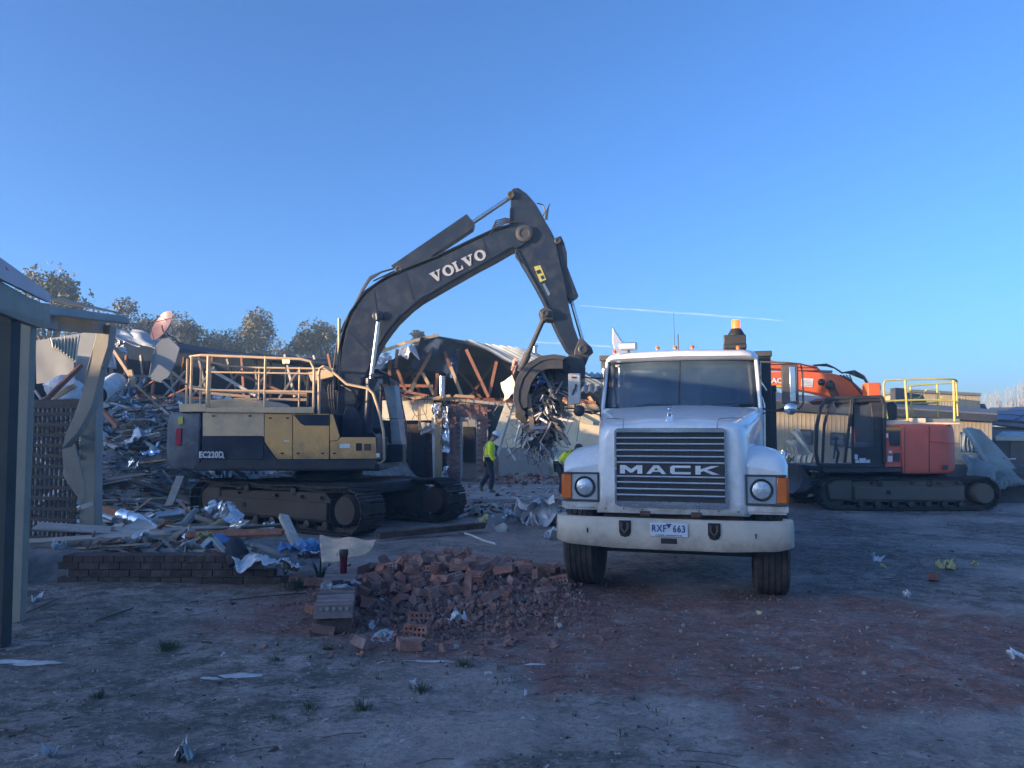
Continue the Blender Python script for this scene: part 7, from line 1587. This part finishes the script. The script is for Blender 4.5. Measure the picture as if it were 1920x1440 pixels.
# ------------------------------------------------------------------ people
def person(loc, rz, lab, P, helmet, cap=False):
    root = empty('person', loc, rz, label=lab, cat='person')
    g = P.get
    J = [(g('pel'), .10, .13), (g('che'), .11, .155), (g('nck'), .055), (g('hd0'), .075), (g('hd1'), .088)]
    Eg = [(0, 1), (1, 2), (2, 3), (3, 4)]
    for s in ('l', 'r'):
        b = len(J); J += [(g('sh' + s), .055), (g('el' + s), .042), (g('wr' + s), .028), (g('ha' + s), .032)]; Eg += [(1, b), (b, b + 1), (b + 1, b + 2), (b + 2, b + 3)]
        b = len(J); J += [(g('hi' + s), .085), (g('kn' + s), .06), (g('an' + s), .042), (g('to' + s), .035)]; Eg += [(0, b), (b, b + 1), (b + 1, b + 2), (b + 2, b + 3)]
    skins.append((root, 'body', J, Eg, m_skin))
    jm = (V(g('pel')) + V(g('che'))) / 2
    J = [(g('hem'), .135, .175), (g('pel'), .13, .17), (tuple(jm), .13, .18), (g('che'), .135, .19), (g('col'), .085, .10)]; Eg = [(0, 1), (1, 2), (2, 3), (3, 4)]
    for s in ('l', 'r'):
        b = len(J); w = V(g('wr' + s)).lerp(V(g('el' + s)), .12); J += [(g('sh' + s), .078), (g('el' + s), .062), (tuple(w), .05)]; Eg += [(3, b), (b, b + 1), (b + 1, b + 2)]
    skins.append((root, 'jacket', J, Eg, m_hiv))
    J = [(g('pel'), .125, .165)]; Eg = []
    for s in ('l', 'r'):
        b = len(J); J += [(g('hi' + s), .10), (g('kn' + s), .082), (g('an' + s), .07)]; Eg += [(0, b), (b, b + 1), (b + 1, b + 2)]
    skins.append((root, 'trousers', J, Eg, m_navy))
    for s in ('l', 'r'):
        a = V(g('an' + s)); t = V(g('to' + s)); skins.append((root, 'boot', [(tuple(a + (a - t).normalized() * .03), .055), (tuple(a.lerp(t, .45) - V((0, 0, .01))), .05), (tuple(t), .042)], [(0, 1), (1, 2)], m_boot))
        w = V(g('wr' + s)); h = V(g('ha' + s)); d = (h - w).normalized()
        for k in range(4):
            o_ = V((0, 1, 0)) * (k - 1.5) * .018; skins.append((root, 'finger', [(tuple(h + o_), .011), (tuple(h + o_ + d * .04), .010), (tuple(h + o_ + d * .065 + V((.012, 0, -.005))), .008)], [(0, 1), (1, 2)], m_skin))
        skins.append((root, 'thumb', [(tuple(w.lerp(h, .5)), .012), (tuple(w.lerp(h, .7) + V((.03, 0, -.02))), .011), (tuple(h + V((.04, 0, -.03))), .009)], [(0, 1), (1, 2)], m_skin))
    hd = V(g('hd1')); fw = V(g('fwd')).normalized(); up = (hd - V(g('hd0'))).normalized(); up = (up - fw * up.dot(fw)).normalized(); sd_ = up.cross(fw)
    q = MB(); q.ball(hd + fw * .095 - up * .02, .017, 8, 6, (1, .8, 1.4)); q.build('nose', m_skin, root)
    q = MB(); q.beam(hd + fw * .085 - up * .06 + sd_ * .02, hd + fw * .085 - up * .06 - sd_ * .02, .01, .008); q.build('mouth', m_rust, root)
    for s in (-1, 1):
        q = MB(); q.ball(hd + fw * .083 + sd_ * .03 * s + up * .005, .011, 8, 6); q.build('eye', m_dark, root)
        q = MB(); q.ball(hd + sd_ * .09 * s - up * .01, .024, 8, 6, (.8, .5, 1.2)); q.build('ear', m_skin, root)
    q = MB(); q.ball(hd - fw * .02 + up * .005, .098, 14, 9, (1, .95, 1.0)); q.build('hair', mat('grey_hair', (.12, .11, .10), (.08, .07, .07), 20, .9), root)
    M = Matrix((sd_, fw, up)).transposed()
    q = MB(); c = hd + up * .035
    prof = [(.132, -.012), (.130, .0), (.122, .03), (.10, .075), (.06, .105), (.0, .115)]
    q.lathe(prof, c, up, 22, cap=False); q.add([c + M @ V(v) for v in ((-.08, .10, .0), (.08, .10, .0), (.055, .185, -.018), (-.055, .185, -.018), (-.08, .10, .008), (.08, .10, .008), (.055, .185, -.010), (-.055, .185, -.010))], [(0, 1, 2, 3), (4, 5, 6, 7), (2, 3, 7, 6), (0, 3, 7, 4), (1, 2, 6, 5)])
    q.build('hard_hat' if not cap else 'cap', helmet, root)
    # reflective tape: hoop round the waist and braces
    q = MB(); c = V(g('pel')).lerp(V(g('che')), .32); ax_ = (V(g('che')) - V(g('pel'))).normalized(); xx = (V((1, 0, 0)) - ax_ * ax_.x).normalized(); yy = ax_.cross(xx)
    for h0 in (0,):
        ring = lambda r, h: [c + ax_ * h + xx * math.cos(t * math.pi / 14) * r * .80 + yy * math.sin(t * math.pi / 14) * r * 1.08 for t in range(28)]
        q.loft([ring(.178, -.025), ring(.183, -.025), ring(.183, .025), ring(.178, .025)], cap=False, wrap=True)
    for s in (-1, 1):
        a = c + yy * .09 * s; b = V(g('che')) + yy * .10 * s + ax_ * .19
        q.tube([a - xx * .145, a.lerp(b, .5) - xx * .165, b - xx * .05, b + xx * .03, a.lerp(b, .5) + xx * .155, a + xx * .145], .012, 5)
    q.build('reflective_tape', m_silver, root)
    return root
skins = []
white_hat = mat('white_hard_hat', (.75, .76, .78), (.7, .71, .73), 4, .35, 0, coat=.4)
person((at(918, 925, 21.2).x, 21.2, .05), 0, 'worker in yellow hi-vis jacket and white hard hat walking right on the slab, head down',
       dict(pel=(-.02, 0, .96), hem=(-.05, 0, .84), che=(.0, 0, 1.28), col=(.04, 0, 1.45), nck=(.06, 0, 1.50), hd0=(.12, 0, 1.55), hd1=(.165, 0, 1.62), fwd=(.85, .1, -.5),
            shl=(.03, .19, 1.40), ell=(.04, .24, 1.12), wrl=(.16, .22, .92), hal=(.20, .21, .86), shr=(.03, -.19, 1.40), elr=(.02, -.25, 1.12), wrr=(.14, -.24, .90), har=(.18, -.23, .83),
            hil=(-.02, .10, .90), knl=(-.06, .10, .50), anl=(-.26, .10, .20), tol=(-.20, .10, .04), hir=(-.02, -.10, .90), knr=(.07, -.10, .50), anr=(.03, -.10, .10), tor=(.19, -.10, .05)), white_hat)
person((at(1062, 900, 20.5).x, 20.5, .03), R(-20), 'second worker in hi-vis bending down behind the truck fender, dark cap',
       dict(pel=(-.20, 0, .86), hem=(-.26, 0, .78), che=(.05, 0, 1.10), col=(.16, 0, 1.20), nck=(.20, 0, 1.22), hd0=(.27, 0, 1.25), hd1=(.33, 0, 1.29), fwd=(.6, 0, -.8),
            shl=(.10, .19, 1.14), ell=(.20, .22, .88), wrl=(.34, .18, .70), hal=(.38, .17, .64), shr=(.10, -.19, 1.14), elr=(.18, -.24, .88), wrr=(.32, -.2, .70), har=(.36, -.19, .64),
            hil=(-.2, .10, .82), knl=(-.10, .12, .46), anl=(-.18, .12, .09), tol=(-.02, .12, .05), hir=(-.2, -.10, .82), knr=(-.06, -.12, .46), anr=(-.14, -.12, .09), tor=(.02, -.12, .05)), m_navy, cap=True)
# skin layers need the modifier first: assign radii through bmesh
for (root, nm, J, Eg, m) in skins:
    me = bpy.data.meshes.new(nm); bm = bmesh.new(); ly = bm.verts.layers.skin.verify()
    vs_ = [bm.verts.new(j[0]) for j in J]
    for a, b in Eg: bm.edges.new((vs_[a], vs_[b]))
    for i, (v, j) in enumerate(zip(vs_, J)):
        v[ly].radius = (j[1], j[2] if len(j) > 2 else j[1]); v[ly].use_root = (i == 0)
    bm.to_mesh(me); bm.free(); me.materials.append(m)
    o = bpy.data.objects.new(nm, me); COL.objects.link(o); o.parent = root
    s_ = o.modifiers.new('skin', 'SKIN'); s_.use_smooth_shade = True; s_.use_x_symmetry = False
    d_ = o.modifiers.new('sub', 'SUBSURF'); d_.levels = 2; d_.render_levels = 2


# ------------------------------------------------------------------ evening haze over the whole place
q = MB(); q.box((0, (YS[-1] + YS[0]) / 2, 5.9), (2 * XS[-1] + 10, YS[-1] - YS[0] + 10, 13.8))
m = bpy.data.materials.new('haze_air'); m.use_nodes = True; t = m.node_tree; t.nodes.clear()
pv = t.nodes.new('ShaderNodeVolumePrincipled'); pv.inputs['Color'].default_value = (.52, .79, 1, 1); pv.inputs['Density'].default_value = .0026; pv.inputs['Anisotropy'].default_value = 0
ou = t.nodes.new('ShaderNodeOutputMaterial'); t.links.new(pv.outputs[0], ou.inputs['Volume']); q.build('haze', m, kind='stuff')
